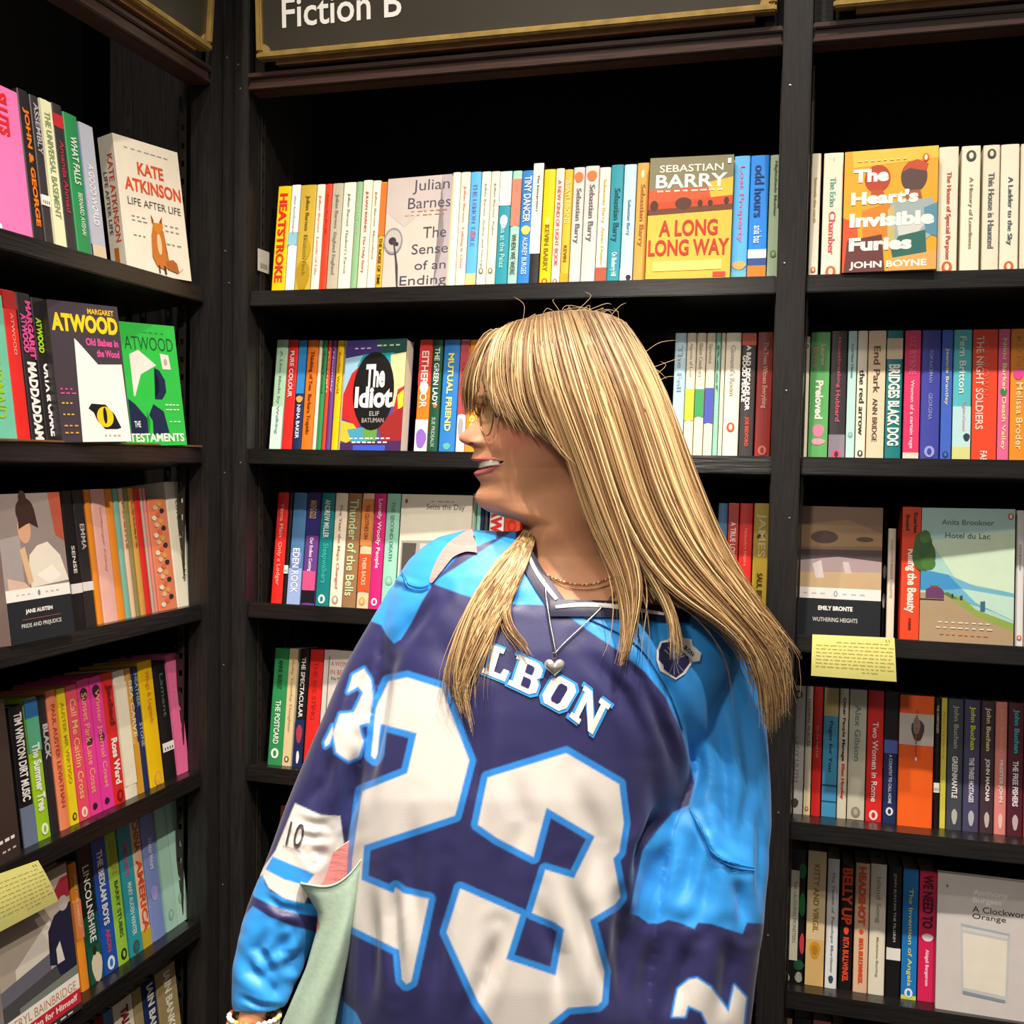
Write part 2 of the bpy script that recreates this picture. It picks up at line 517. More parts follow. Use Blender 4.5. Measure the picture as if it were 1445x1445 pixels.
def spine_book(u, row, zs, s, a, w_, h, spec, label):
    c, title, tc, ex = spec
    root = empty('book', (0, 0, 0), 0, label, 'book', ex.get('group') or f'books on the {ROWW[row]} shelf of the {UNITW[u]} bookcase')
    lean = ex.get('lean', 0.0)
    root.matrix_world = UF[u] @ Matrix.Translation((a, 0, zs)) @ TILT @ Matrix.Translation((0, s, ex.get('lift', 0) + (w_ * math.sin(lean) if lean > 0 else 0))) @ Matrix.Rotation(lean, 4, 'Y')
    d = 0.125
    book_body(root, w_, h, d, hexof(c))
    for kb, (z0, z1, bc) in enumerate(ex.get('bands', [])):
        strip('spine_band', 0.0007, w_ - 0.0007, z0 * h, z1 * h, hexof(bc), root, -0.0014 - 0.00012 * kb)
    if ex.get('panel'):
        x0, x1, z0, z1, bc = ex['panel']
        strip('title_panel', x0 * w_, x1 * w_, z0 * h, z1 * h, bc, root, -0.0026)
    lines = [(title, tc, ex.get('z0', 0.90), ex.get('z1', 0.16), ex.get('lh', 0.52), 0.0)] if title else []
    lines += ex.get('more', [])
    for tx, tcol, z0, z1, lh, off in lines:
        L = (z0 - z1) * h
        hh = min(w_ * lh, 0.022)
        xc = w_ / 2 + off * w_
        if len(tx) * hh * 0.62 < L * 0.55:       # short titles are not stretched over the whole spine
            L = max(len(tx) * hh * 0.95, L * 0.5)
        zt = z0 * h
        v, f = text_on(tx, lambda p, q: (xc - hh / 2 + q * hh, -0.0029 if ex.get('panel') else -0.0021, zt - p * L), ex.get('bold', 0.015))
        link('spine_lettering', mesh_from(v, f), paper(hexof(tcol)), root)
    if ex.get('mark'):
        mc = ex['mark']
        r = w_ * 0.26
        zc = ex.get('mz', 0.06) * h
        v = [(w_ / 2 + r * math.cos(t), -0.0021, zc + 1.2 * r * math.sin(t)) for t in np.linspace(0, 2 * math.pi, 12, endpoint=False)]
        link('publisher_mark', mesh_from(v, [tuple(range(12))]), paper(hexof(mc)), root)
        r *= 0.45
        v = [(w_ / 2 + r * math.cos(t), -0.0024, zc + 1.6 * r * math.sin(t)) for t in np.linspace(0, 2 * math.pi, 10, endpoint=False)]
        link('publisher_mark', mesh_from(v, [tuple(range(10))]), paper('f4f0e4' if mc in ('orange', 'scarlet') else hexof(c)), root)
    if ex.get('sticker'):
        z = ex['sticker'] * h
        strip('price_sticker', w_ * 0.05, w_ * 0.95, z, z + 0.016, 'f2efe6', root, -0.0022)
        for k in range(4):
            strip('price_sticker', w_ * (0.15 + 0.2 * k), w_ * (0.22 + 0.2 * k), z + 0.003, z + 0.008, '333333', root, -0.0026)
    for k, (x0, x1, z0, z1, bc) in enumerate(ex.get('blobs', [])):
        xa, xb, za, zb = x0 * w_, x1 * w_, z0 * h, z1 * h
        v = [((xa + xb) / 2 + (xb - xa) / 2 * math.cos(t) * (1 + 0.12 * math.sin(3 * t + k)), -0.0018 - 0.0002 * (k % 3), (za + zb) / 2 + (zb - za) / 2 * math.sin(t)) for t in np.linspace(0, 2 * math.pi, 12, endpoint=False)]
        link('spine_picture', mesh_from(v, [tuple(range(12))]), paper(hexof(bc)), root)
    return root


def poly_mesh(pts, y):
    """triangulated flat polygon in the x-z plane"""
    bm = bmesh.new()
    vs = [bm.verts.new((x, y, z)) for x, z in pts]
    f = bm.faces.new(vs)
    bmesh.ops.triangulate(bm, faces=[f])
    me = bpy.data.meshes.new('print'); bm.to_mesh(me); bm.free()
    return me


def face_book(u, row, zs, x0, x1, spec, crop):
    """book shown cover-out. spec keys: sL, w (real width), t thickness, top, color, art, spine, label"""
    ox, oy, sc = crop
    pL, pR = ox + x0 / sc, ox + x1 / sc
    sL = spec.get('sL', 0.0)
    aL_ = along(pL, u, zs, sL)
    wd = spec.get('w', 0.129)
    if 'sR' in spec:
        sR = spec['sR']
        aR_ = along(pR, u, zs, sR)
    else:
        best = None
        for sR in np.linspace(-0.06, 0.12, 91):
            aR_ = along(pR, u, zs, sR)
            e = abs(math.hypot(aR_ - aL_, sR - sL) - wd) + 0.05 * abs(sR - sL)
            if best is None or e < best[0]:
                best = (e, sR, aR_)
        _, sR, aR_ = best
    wd = math.hypot(aR_ - aL_, sR - sL)
    _, h = spine_plane(ox + spec.get('tx', x0) / sc, oy + spec['top'] / sc, u, zs, sL)
    h = min(max(h, 0.17), 0.235)
    th = math.atan2(sR - sL, aR_ - aL_)
    if spec.get('report'): print('FACE', spec['label'][:30], 'w %.3f h %.3f sR %.3f' % (wd, h, sR))
    root = empty('face_out_book', (0, 0, 0), 0, spec['label'], 'book')
    root.matrix_world = UF[u] @ Matrix.Translation((aL_, 0, zs)) @ TILT @ Matrix.Translation((0, sL, 0)) @ Matrix.Rotation(th, 4, 'Z')
    t = spec.get('t', 0.024)
    # boards front (y=0), spine along x=0
    c = spec['color']
    cm = paper(hexof(c))
    bm = bmesh.new()
    box_bm(bm, 0, wd, 0, 0.0009, 0, h)
    box_bm(bm, 0, wd, t - 0.0009, t, 0, h)
    box_bm(bm, 0, 0.0009, 0.0009, t - 0.0009, 0, h)
    me = bpy.data.meshes.new('cover'); bm.to_mesh(me); bm.free()
    link('cover', me, cm, root)
    bm = bmesh.new()
    box_bm(bm, 0.001, wd - 0.001, 0.001, t - 0.001, 0.002, h - 0.002)
    me = bpy.data.meshes.new('pages'); bm.to_mesh(me); bm.free()
    link('pages', me, M_PAGES, root)
    lay = 0
    for it in spec.get('art', []):
        lay += 1
        y = -0.0002 - 0.00004 * lay
        if it[0] == 't':
            _, s_, u0, v0, u1, v1, cc = it[:7]
            bold = it[7] if len(it) > 7 else 0.015
            v, f = text_on(s_, lambda p, q: ((u0 + p * (u1 - u0)) * wd, y, (1 - v1 + q * (v1 - v0)) * h), bold)
            link('cover_lettering', mesh_from(v, f), paper(hexof(cc)), root)
        elif it[0] == 'p':
            link('cover_picture', poly_mesh([(a_ * wd, (1 - b_) * h) for a_, b_ in it[1]], y), paper(hexof(it[2])), root)
        elif it[0] == 'e':
            _, cx, cy, rx, ry, cc = it[:6]
            link('cover_picture', poly_mesh([((cx + rx * math.cos(a_)) * wd, (1 - cy + ry * math.sin(a_)) * h) for a_ in np.linspace(0, 2 * math.pi, 28, endpoint=False)], y), paper(hexof(cc)), root)
    for it in spec.get('spine', []):
        # lettering down the spine side (x = 0 face, seen from the left), u across 0..1, v down
        if it[0] == 't':
            _, s_, u0, v0, u1, v1, cc = it[:7]
            v, f = text_on(s_, lambda p, q: (-0.0004, (1 - (u0 + (q) * (u1 - u0))) * t, (1 - (v0 + p * (v1 - v0))) * h), 0.015)
            link('spine_lettering', mesh_from(v, f), paper(hexof(cc)), root)
        elif it[0] == 'b':
            _, u0, v0, u1, v1, cc = it
            link('spine_picture', mesh_from([(-0.0003, (1 - u0) * t, (1 - v0) * h), (-0.0003, (1 - u1) * t, (1 - v0) * h), (-0.0003, (1 - u1) * t, (1 - v1) * h), (-0.0003, (1 - u0) * t, (1 - v1) * h)], [(0, 1, 2, 3)]), paper(hexof(cc)), root)
    return root


def do_row(u, row, s, crop, tops, books, skew=0.0):
    ox, oy, sc = crop
    zs = SHELVES[row]
    names = [b[2] for b in books]
    n = len(books)
    for i, b in enumerate(books):
        x0, x1, c = b[0], b[1], b[2]
        title = b[3] if len(b) > 3 else ''
        tc = b[4] if len(b) > 4 else 'black'
        ex = b[5] if len(b) > 5 else {}
        ss = s + ex.get('ds', 0)
        a0 = along(ox + x0 / sc, u, zs, ss)
        a1 = along(ox + x1 / sc, u, zs, ss)
        xt = x0 - skew
        ty = ex.get('top', float(np.interp(x0, [t_[0] for t_ in tops], [t_[1] for t_ in tops])))
        _, h = spine_plane(ox + xt / sc, oy + ty / sc, u, zs, ss)
        h = min(max(h, 0.15), 0.236)
        where = f'{ROWW[row]} shelf of the {UNITW[u]} bookcase'
        tw = f' titled in {tc}' if title and tc in PAL else ''
        l1 = names[i - 1] if i else 'post'
        r1 = names[i + 1] if i < n - 1 else 'end'
        lab = ex.get('label')
        if not lab:
            base = f'{c} paperback{tw}'
            alt = f'{base}, {ORD[i + ex.get("o", 0)]} along {where}'
            if i and i < n - 1:
                lab = uniq(f'{c} book between {l1} and {r1} ones, {where}', alt)
            else:
                lab = uniq(alt, alt)
        spine_book(u, row, zs, ss, a0, max(a1 - a0, 0.006), h, (c, title, tc, ex), lab)
D = dict
# ---- middle bookcase, top shelf
cA, cB = (340, 220, 3.6125), (720, 200, 3.6125)
do_row('c', 0, 0.02, cA, [(140, 160), (380, 148), (600, 132), (690, 138), (1050, 90), (1445, 78)], [
    (152, 220, 'yellow', 'HEATSTROKE', 'red', D(z0=.93, z1=.1, lh=.6, bold=.03)),
    (221, 268, 'white', 'the beekeeper', 'grey-beige', D(bands=[(.44, .56, '8fc6d8')], lh=.3, top=152)),
    (269, 350, 'mustard', 'Julian Barnes  Elizabeth Finch', '7d6a1c', D(lh=.3, blobs=[(.1, .9, .02, .3, 'b08f22'), (.35, .85, .3, .5, 'b89a2c')])),
    (351, 394, 'ivory', 'Julian Barnes  Levels of Life', 'salmon', D(lh=.36)),
    (395, 430, 'scarlet', 'Before She Met Me', 'c8341c', D(lh=.3)),
    (431, 488, 'grey-beige', 'Julian Barnes  England England', '8f8a80', D(lh=.38)),
    (489, 553, 'ivory', 'Julian Barnes  Flaubert\'s Parrot', '9b968a', D(lh=.3)),
    (554, 587, 'light green', 'Changing My Mind', 'b9d6b4', D(lh=.3)),
    (588, 637, 'cream', 'JULIAN BARNES  The Only Story', 'c4575a', D(lh=.34, top=128)),
    (638, 680, 'ivory', 'Julian Barnes  Metroland', 'a09880', D(lh=.34, top=130)),
    (681, 715, 'golden', 'THE NOISE OF TIME', '3a2c14', D(lh=.5, z0=.48, z1=.05, bands=[(.5, .995, 'd9742a')])),
])
do_row('c', 0, 0.02, cA, [(1050, 88), (1445, 78)], [
    (1046, 1088, 'ivory', '', 'tan', D(o=12)),
    (1089, 1139, 'cream', 'Julian Barnes  Talking It Over', 'salmon', D(o=12, lh=.32, z0=.88)),
    (1140, 1195, 'sky blue', 'THE LEMON TABLE', '6f8fd0', D(o=12, lh=.4, blobs=[(.25, .75, .42, .49, 'd24a4a')], bands=[(.02, .12, 'd8c78a')])),
    (1196, 1244, 'ivory', 'Julian Barnes  Arthur and George', '9aa08a', D(o=12, lh=.3, mark='7d8468', mz=.14)),
    (1245, 1291, 'cream', 'Julian Barnes  Pulse', '9aa08a', D(o=12, lh=.3, mark='7d8468', mz=.14)),
    (1292, 1354, 'teal', 'Tea at the Palaz', '9fd0cc', D(o=12, lh=.4, z0=.55, bands=[(.70, .995, 'dfe6da')], blobs=[(.2, .8, .5, .62, 'dfeee8')])),
    (1355, 1404, 'mint', 'WHEN WE WERE', '5a4b45', D(o=12, lh=.5, z0=.45, z1=.1, bands=[(.52, .93, 'e8806a')])),
    (1405, 1470, 'blue', 'TINY DANCER', 'white', D(o=12, lh=.55, z0=.95, z1=.55, more=[('AUDREY BURGES', 'bfd9ee', .42, .1, .4, 0)], blobs=[(.15, .85, .44, .52, 'f2d36a')])),
])
do_row('c', 0, 0.02, cB, [(85, 112), (140, 148), (450, 128), (700, 110)], [
    (88, 143, 'charcoal', '', 'white', D(o=20, top=112, bands=[(.26, .995, 'f1ead3')], more=[('The Interpreters', '5d5a4c', .9, .6, .3, 0)])),
    (144, 204, 'yellow', 'KEVIN BARRY', '8a7a10', D(o=20, top=145, lh=.4, z0=.52, z1=.12, mark='e0552a', mz=.03, blobs=[(.3, .7, .52, .58, 'f6e06a')])),
    (205, 249, 'cream', 'A NEW KIND OF LIGHT BOOK', 'e0565a', D(o=20, top=140, lh=.45, mark='d23a6a', mz=.03)),
    (250, 294, 'golden', 'BEATLEBONE', 'f6dc90', D(o=20, top=145, lh=.5, more=[('KEVIN', '7a5a20', .34, .2, .4, 0)], bands=[(.02, .1, 'f4a018')])),
    (295, 354, 'light grey', 'Sebastian Barry', '6f6c6c', D(o=20, top=135, lh=.55, z0=.82, z1=.35, blobs=[(.12, .88, .87, .96, 'd8743a')])),
    (355, 428, 'light grey', 'Sebastian Barry', '6f6c6c', D(o=20, top=128, lh=.5, z0=.84, z1=.36, blobs=[(.15, .85, .87, .96, 'd8743a')])),
    (429, 487, 'ivory', 'Sebastian Barry  Annie Dunne', 'c9b05a', D(o=20, top=135, lh=.36, bands=[(.01, .14, 'b0543a')])),
    (488, 554, 'teal', 'Sebastian Barry', '155a66', D(o=20, top=122, lh=.6, z0=.8, z1=.35, more=[('On Blueberry Hill', 'd9eef0', .26, .06, .5, 0)])),
    (555, 620, 'pale blue', 'Sebastian Barry', '4a7aa0', D(o=20, top=120, lh=.32, z0=.7, z1=.4, bands=[(.01, .12, 'dfe9ec')], blobs=[(.5, .9, .02, .07, '20242c')])),
    (622, 684, 'tan', 'Sebastian Barry', 'a3692a', D(o=20, top=112, lh=.5, z0=.82, z1=.3, blobs=[(.38, .62, .87, .94, 'f2e6c8')])),
])
do_row('c', 0, 0.02, cB, [(1100, 78), (1400, 68)], [
    (1120, 1203, 'sky blue', 'Lost Property', 'd66a9a', D(o=31, lh=.34, z0=.92, z1=.3, blobs=[(.1, .95, .08, .15, 'e8a860')], bands=[(.0, .06, '6fb6c4')])),
    (1204, 1302, 'bright blue', 'odd hours', '123a78', D(o=31, lh=.5, z0=.92, z1=.5, more=[('ania bas', 'cfe4f6', .43, .29, .42, .0)], bands=[(.17, .24, 'dfe9ef'), (.11, .17, '33508e'), (.0, .11, 'ef7f28')])),
    (1304, 1366, 'sage', 'Nightshade Mother', '4f5f4c', D(o=31, lh=.3, z0=.95, z1=.35, mark='6f7f68', mz=.2)),
])
# ---- middle bookcase, second shelf
cC, cD = (340, 450, 3.6125), (900, 440, 3.2836)
do_row('c', 1, 0.042, cC, [(140, 108), (520, 112)], [
    (143, 203, 'pale green', 'A Line Made by Walking', '7f9a90', D(lh=.3, bands=[(.0, .4, 'cfe6df')])),
    (204, 256, 'red', 'PURE COLOUR', 'fbe8e0', D(lh=.4)),
    (260, 302, 'navy', 'NINA BAKER', 'e8edf6', D(lh=.42, z0=.42, z1=.12, bands=[(.52, .995, '2f8ad0')], blobs=[(.1, .9, .44, .5, 'f0a850')])),
    (303, 358, 'orange', 'Thinking of You  Barbara Trapido', '6a3312', D(lh=.44)),
    (359, 379, 'cream', '', 'black'),
    (380, 406, 'green', 'Two Faced', '2a6a2c', D(lh=.4)),
    (407, 427, 'scarlet', 'Rough', 'f8c8a8', D(lh=.4)),
    (428, 453, 'purple', 'Noonday', 'd8b8e8', D(lh=.4)),
    (456, 491, 'yellow', 'Another World', 'a87f10', D(lh=.4)),
    (492, 503, 'ivory', '', 'black'),
])
do_row('c', 1, 0.042, cC, [(800, 108), (1250, 108)], [
    (880, 946, 'orange', 'EITHER / OR', 'fbe9d8', D(o=11, lh=.55, z0=.9, z1=.4, bands=[(.02, .3, 'e9e2ee'), (.6, .995, 'd8363a')], blobs=[(.2, .85, .52, .63, 'fbf2e6'), (.1, .9, .05, .22, '8f68c4')])),
    (947, 999, 'dark green', 'THE GREEN LADY', 'e6efe6', D(o=11, lh=.5, z0=.93, z1=.42, more=[('SUE PRIDEAUX', '9fc0a8', .32, .06, .36, 0)], blobs=[(.35, .75, .4, .45, 'ef6a4a')])),
    (1004, 1087, 'blue', 'MUTUAL FRIEND', 'e9e07a', D(o=11, lh=.36, z0=.88, z1=.2, bold=.03, blobs=[(.3, .75, .04, .1, '62b6a0')])),
    (1090, 1135, 'white', 'Claudette', 'b02a3a', D(o=11, lh=.42, z0=.8, z1=.4, bands=[(.35, .995, 'b5484f')], blobs=[(.2, .8, .15, .32, 'a8a8a8')])),
    (1136, 1215, 'tangerine', 'Union Street', 'f9dd7a', D(o=11, lh=.5)),
])
do_row('c', 1, 0.042, cD, [(100, 100), (640, 98)], [
    (150, 205, 'pale blue', 'The Fell', '8fa8c0', D(o=16, lh=.4)),
    (206, 251, 'cream', 'Aspects of Love', 'b6ad90', D(o=16, lh=.4, z0=.92, z1=.65, bands=[(.3, .55, 'd9dc3a')])),
    (252, 297, 'cream', 'Blaise Cendrars', 'b6ad90', D(o=16, lh=.4, z0=.92, z1=.65, bands=[(.33, .55, '3fa05a')])),
    (298, 341, 'cream', 'Simone', 'b6ad90', D(o=16, lh=.4, z0=.92, z1=.65, bands=[(.28, .56, '4a58b8')], label='cream paperback with a blue band, third of three banded spines behind the hair')),
    (342, 366, 'mint', 'Reef', '2f7f74', D(o=16, lh=.4)),
    (367, 387, 'ivory', '', 'black', D(o=16)),
    (388, 461, 'ivory', 'Giovanni\'s Room', 'b9b0a0', D(o=16, lh=.32, z0=.9, z1=.5, mark='e0552a', mz=.25)),
    (463, 532, 'dark grey', 'A BAD DECADE FOR', 'f4f0ea', D(o=16, lh=.3, z0=.9, z1=.38, bold=.04, bands=[(.9, .995, 'd2452a')], more=[('GOOD PEOPLE', 'f4f0ea', .82, .45, .3, -.26), ('JOE BEDFORD', 'e0452a', .33, .1, .3, 0)])),
    (536, 612, 'dark red', 'The Trees Witness Everything', 'd9a08a', D(o=16, lh=.36, z0=.92, z1=.4, mark='c96a54', mz=.07, top=96)),
])
# ---- middle bookcase, third shelf
cE = (340, 670, 3.6125)
do_row('c', 2, 0.048, cE, [(140, 88), (820, 96)], [
    (150, 207, 'red', 'Vesna Main  Only a Lodger', 'f0a090', D(lh=.42)),
    (208, 229, 'black', '', 'white', D(sticker=.27)),
    (232, 301, 'dull blue', 'EDEN ROCK', 'e8eef8', D(lh=.5, z0=.5, z1=.1, bands=[(.0, .32, '9fb4e4')], blobs=[(.1, .9, .3, .5, '7a95d4')])),
    (305, 372, 'purple', 'Our Endless Coming', 'f3e6f6', D(lh=.34, z0=.6, z1=.3, bands=[(.02, .13, '1b1420'), (.13, .3, 'd6558a'), (.62, .995, '2c2a6e')], more=[('MAKING GOLD', 'd8b45a', .93, .77, .5, 0)])),
    (376, 445, 'deep teal', 'ANDREW MILLER', 'e8f4f4', D(lh=.4, z0=.94, z1=.6, more=[('Sleepwalkers', '3fb8b0', .55, .2, .5, 0)], mark='e8f0f0')),
    (447, 511, 'cream', 'The Year the Maps Changed', 'c07a70', D(lh=.3, mark='a8a090')),
    (513, 582, 'brown', 'Thunder of the Bells', 'c7dcae', D(lh=.62, z0=.95, z1=.1)),
    (586, 646, 'peach', 'THE CLOTHES ON', '8a3a1c', D(lh=.34, z0=.9, z1=.6, bands=[(.14, .47, 'd6562a'), (.54, .95, 'd98a4a')], more=[('THEIR BACKS', 'f3d3a8', .44, .2, .34, 0)], mark='e8a03a')),
    (649, 708, 'magenta', 'Lonely Woolly People', 'f8e6ee', D(lh=.42, z0=.95, z1=.35, mark='f6e0ea')),
    (710, 782, 'mint', 'THE SECOND DEATH', '5f9a84', D(lh=.26, z0=.93, z1=.42, mark='8fc0ac', mz=.25)),
])
do_row('c', 2, 0.048, cE, [(1100, 96), (1500, 100)], [
    (1150, 1172, 'light teal', '', 'black', D(o=11)),
    (1173, 1194, 'mint', '', 'black', D(o=11)),
    (1196, 1212, 'navy', '', 'white', D(o=11)),
    (1213, 1232, 'slate', '', 'white', D(o=11)),
    (1240, 1315, 'white', 'LAW', 'red', D(o=11, lh=.8, z0=.95, z1=.62, bold=.05)),
    (1316, 1400, 'scarlet', 'NOW', 'c02a20', D(o=11, lh=.5)),
])
do_row('c', 2, 0.048, cD, [(300, 886), (620, 886)], [
    (352, 398, 'dull blue', '', 'white', D(o=17)),
    (400, 450, 'salmon', 'A TRUE LOVE STORY', 'f6e6da', D(o=17, lh=.5, z0=.85, z1=.4, bands=[(.3, .995, 'c8382e')])),
    (452, 516, 'red', 'Nobody\'s Empire', 'f08a70', D(o=17, lh=.26, z0=.8, z1=.5)),
    (519, 592, 'mustard', 'JAMES', 'e8d89a', D(o=17, lh=.6, z0=.92, z1=.5, more=[('SAUL BELLOW', '4a3c10', .45, .12, .36, 0)], blobs=[(.25, .75, .7, .76, '3a3010')])),
])
# ---- middle bookcase, fourth shelf
cF = (340, 880, 3.6125)
do_row('c', 3, 0.035, cF, [(130, 120), (420, 132)], [
    (133, 208, 'green', 'ANNE BEREST', '14502c', D(lh=.3, z0=.9, z1=.65, more=[('THE POSTCARD', 'eef6ee', .55, .18, .36, 0)], mark='e8f2ea', mz=.1)),
    (209, 255, 'cream', 'Ruby Tuesday Daughter', 'c09a6a', D(lh=.36, bands=[(.002, .998, 'ddc99a')], mark='6a5030')),
    (262, 311, 'black', 'THE SPECTACULAR', 'f0ece8', D(lh=.42, z0=.93, z1=.42, bands=[(.0, .4, '1c2a5a')], blobs=[(.2, .8, .2, .36, 'b03a4a'), (.35, .65, .03, .14, 'e8e8ec')])),
    (314, 386, 'red', 'THE BEE STING', 'c22620', D(lh=.3)),
])
# ---- far bookcase, top shelf
cR = (1125, 190, 4.5156)
do_row('r', 0, 0.01, cR, [(60, 125), (290, 120), (900, 80), (1445, 62)], [
    (68, 131, 'ivory', 'beneath the earth', 'c8b060', D(lh=.3, z0=.8, z1=.25, mark='e0632a', mz=.05)),
    (146, 276, 'ivory', 'The Echo', '7fc0b4', D(lh=.3, z0=.8, z1=.56, more=[('Chamber', 'e0606a', .52, .1, .34, 0), ('JOHN', 'd8606a', .96, .9, .05, 0)], mark='e0632a', mz=.03, o=0)),
])
do_row('r', 0, 0.01, cR, [(880, 84), (1445, 60)], [
    (886, 1016, 'cream', 'The House of Special Purpose', 'c04a50', D(o=3, lh=.3, z0=.8, z1=.1, mark='e0632a', mz=.04)),
    (1031, 1157, 'ivory', 'A History of Loneliness', '9a9468', D(o=3, lh=.26, z0=.75, z1=.18, mark='4a4a4a', mz=.92)),
    (1170, 1281, 'cream', 'This House is Haunted', '6a7280', D(o=3, lh=.36, z0=.78, z1=.18, mark='4a4a4a', mz=.93)),
    (1284, 1406, 'ivory', 'A Ladder to the Sky', '5a6a70', D(o=3, lh=.34, z0=.74, z1=.2, mark='e0632a', mz=.03)),
    (1412, 1530, 'cream', 'THE ABSOLUTIST', '5a4030', D(o=3, lh=.4, z0=.75, z1=.1, mark='e0632a', mz=.9)),
])
# ---- far bookcase, second shelf
cS = (1115, 450, 4.379)
do_row('r', 1, 0.045, cS, [(60, 95), (130, 78), (800, 72), (1445, 62)], [
    (62, 103, 'ivory', '', 'black', D(top=110, mark='4a4640', mz=.92)),
    (106, 228, 'green', 'Preloved', 'f4f4ea', D(lh=.4, z0=.62, z1=.32, bold=.04, bands=[(.002, .998, '62b566')], more=[('Lauren', 'd8b8a0', .9, .74, .24, .15), ('Bravo', 'd89a90', .88, .72, .24, -.25)], blobs=[(.2, .8, .18, .28, 'f08ab0'), (.15, .85, .12, .17, 'f4a8b8')])),
    (231, 336, 'dark grey', 'Housebreaking', 'e0567a', D(lh=.26, z0=.95, z1=.56, more=[('Hubbard', 'e0567a', .54, .3, .26, 0)], bands=[(.0, .2, '8f8694')], mark='e0567a', mz=.05)),
    (338, 395, 'mint', 'Cold New Climate', '4a7a80', D(lh=.26, z0=.9, z1=.5, bands=[(.002, .998, 'bfe3de')], mark='8fb8b8', mz=.2)),
    (397, 462, 'ivory', 'the red arrow', '2a2a2a', D(lh=.5, z0=.7, z1=.2, mark='3a3a3a')),
    (464, 576, 'peach', 'End Park', '5a4a40', D(lh=.36, z0=.88, z1=.52, more=[('ANN BRIDGE', '5a4a40', .48, .15, .28, -.05)], bands=[(.002, .998, 'ecd4b4')])),
    (578, 682, 'deep teal', 'BRIDGES', 'e8f0ea', D(lh=.7, z0=.74, z1=.48, bold=.04, more=[('BLACK DOG', 'e8f0ea', .46, .12, .7, 0)], bands=[(.78, .94, 'dcc8b0')])),
    (691, 793, 'magenta', 'Women of a certain rage', 'f8dce6', D(lh=.28, z0=.62, z1=.1, bands=[(.002, .998, 'e3376a'), (.0, .07, 'f0dccc')], more=[('LIZ BYRNE', 'f06a90', .95, .66, .4, 0)])),
    (796, 919, 'indigo', 'TOM RACHMAN', '8f98d8', D(lh=.18, z0=.85, z1=.6, more=[('GEORGINA', '8f98d8', .52, .32, .2, 0)], mark='9aa4e0', mz=.08)),
    (922, 992, 'blue', 'Jeannie Brantley', 'dfe39a', D(lh=.36, z0=.86, z1=.3, bands=[(.002, .998, '4468cc')], mark='2a3a70')),
    (995, 1112, 'aqua', 'Fern Britton', 'e6f6f4', D(lh=.36, z0=.95, z1=.52, bands=[(.0, .42, 'bfe8ea'), (.0, .12, 'd9dc90')], more=[('Daughters of Cornwall', 'e08ab0', .46, .24, .2, .1)], blobs=[(.6, .95, .16, .22, '30404a')])),
    (1114, 1272, 'scarlet', 'ALI BROWN', 'e86a4a', D(lh=.3, z0=.93, z1=.5, more=[('THE NIGHT SOLDIERS', 'f4dccc', .95, .25, .3, -.2), ('FAB', 'fbf0e6', .09, .01, .26, .0)], bands=[(.002, .998, 'f24a2c')])),
    (1274, 1347, 'pink', 'Nikki Barker  Death Valley', 'f6f09a', D(lh=.44, z0=.93, z1=.1, bands=[(.002, .998, 'ef6a9e')], blobs=[(.2, .8, .5, .56, '3a8a50')])),
    (1350, 1470, 'tangerine', 'Melissa Broder', 'f6e0a0', D(lh=.34, z0=.6, z1=.1, more=[('Milk Fed', 'e0a050', .95, .7, .34, 0)], blobs=[(.15, .7, .62, .7, 'f04aa0')])),
])
# ---- far bookcase, third shelf
cT = (1105, 690, 4.25)
do_row('r', 2, 0.07, cT, [(590, 190), (700, 235)], [
    (586, 612, 'charcoal', '', 'white', D(top=190, o=1, ds=.02, blobs=[(.1, .9, .5, .62, 'e8e4dc'), (.1, .8, .25, .38, 'd8d4cc')])),
    (614, 664, 'ivory', 'CHARLOTTE BRONTE  VILLETTE', 'b8a8a0', D(top=236, o=1, lh=.3, lift=.0)),
])
do_row('r', 2, 0.048, cT, [(590, 190), (700, 108)], [
    (697, 814, 'scarlet', 'Killing the Beauty', 'fbe8da', D(top=106, o=3, lh=.6, z0=.68, z1=.2, bold=.04, bands=[(.002, .998, 'ee4a26')], more=[('Scarlet', '3a1a14', .96, .8, .2, .2), ('Bound', '3a1a14', .94, .82, .2, -.2), ('FABER', '7a2414', .16, .04, .14, 0)])),
])
do_row('r', 2, 0.048, cT, [(1380, 128), (1445, 128)], [
    (1386, 1440, 'white', 'ANITA BROOKNER', '8a8a8a', D(o=5, lh=.24, z0=.75, z1=.45, mark='e0552a', mz=.06)),
    (1442, 1500, 'pale pink', 'Anita Brookner', 'b09a9a', D(o=5, lh=.3)),
])
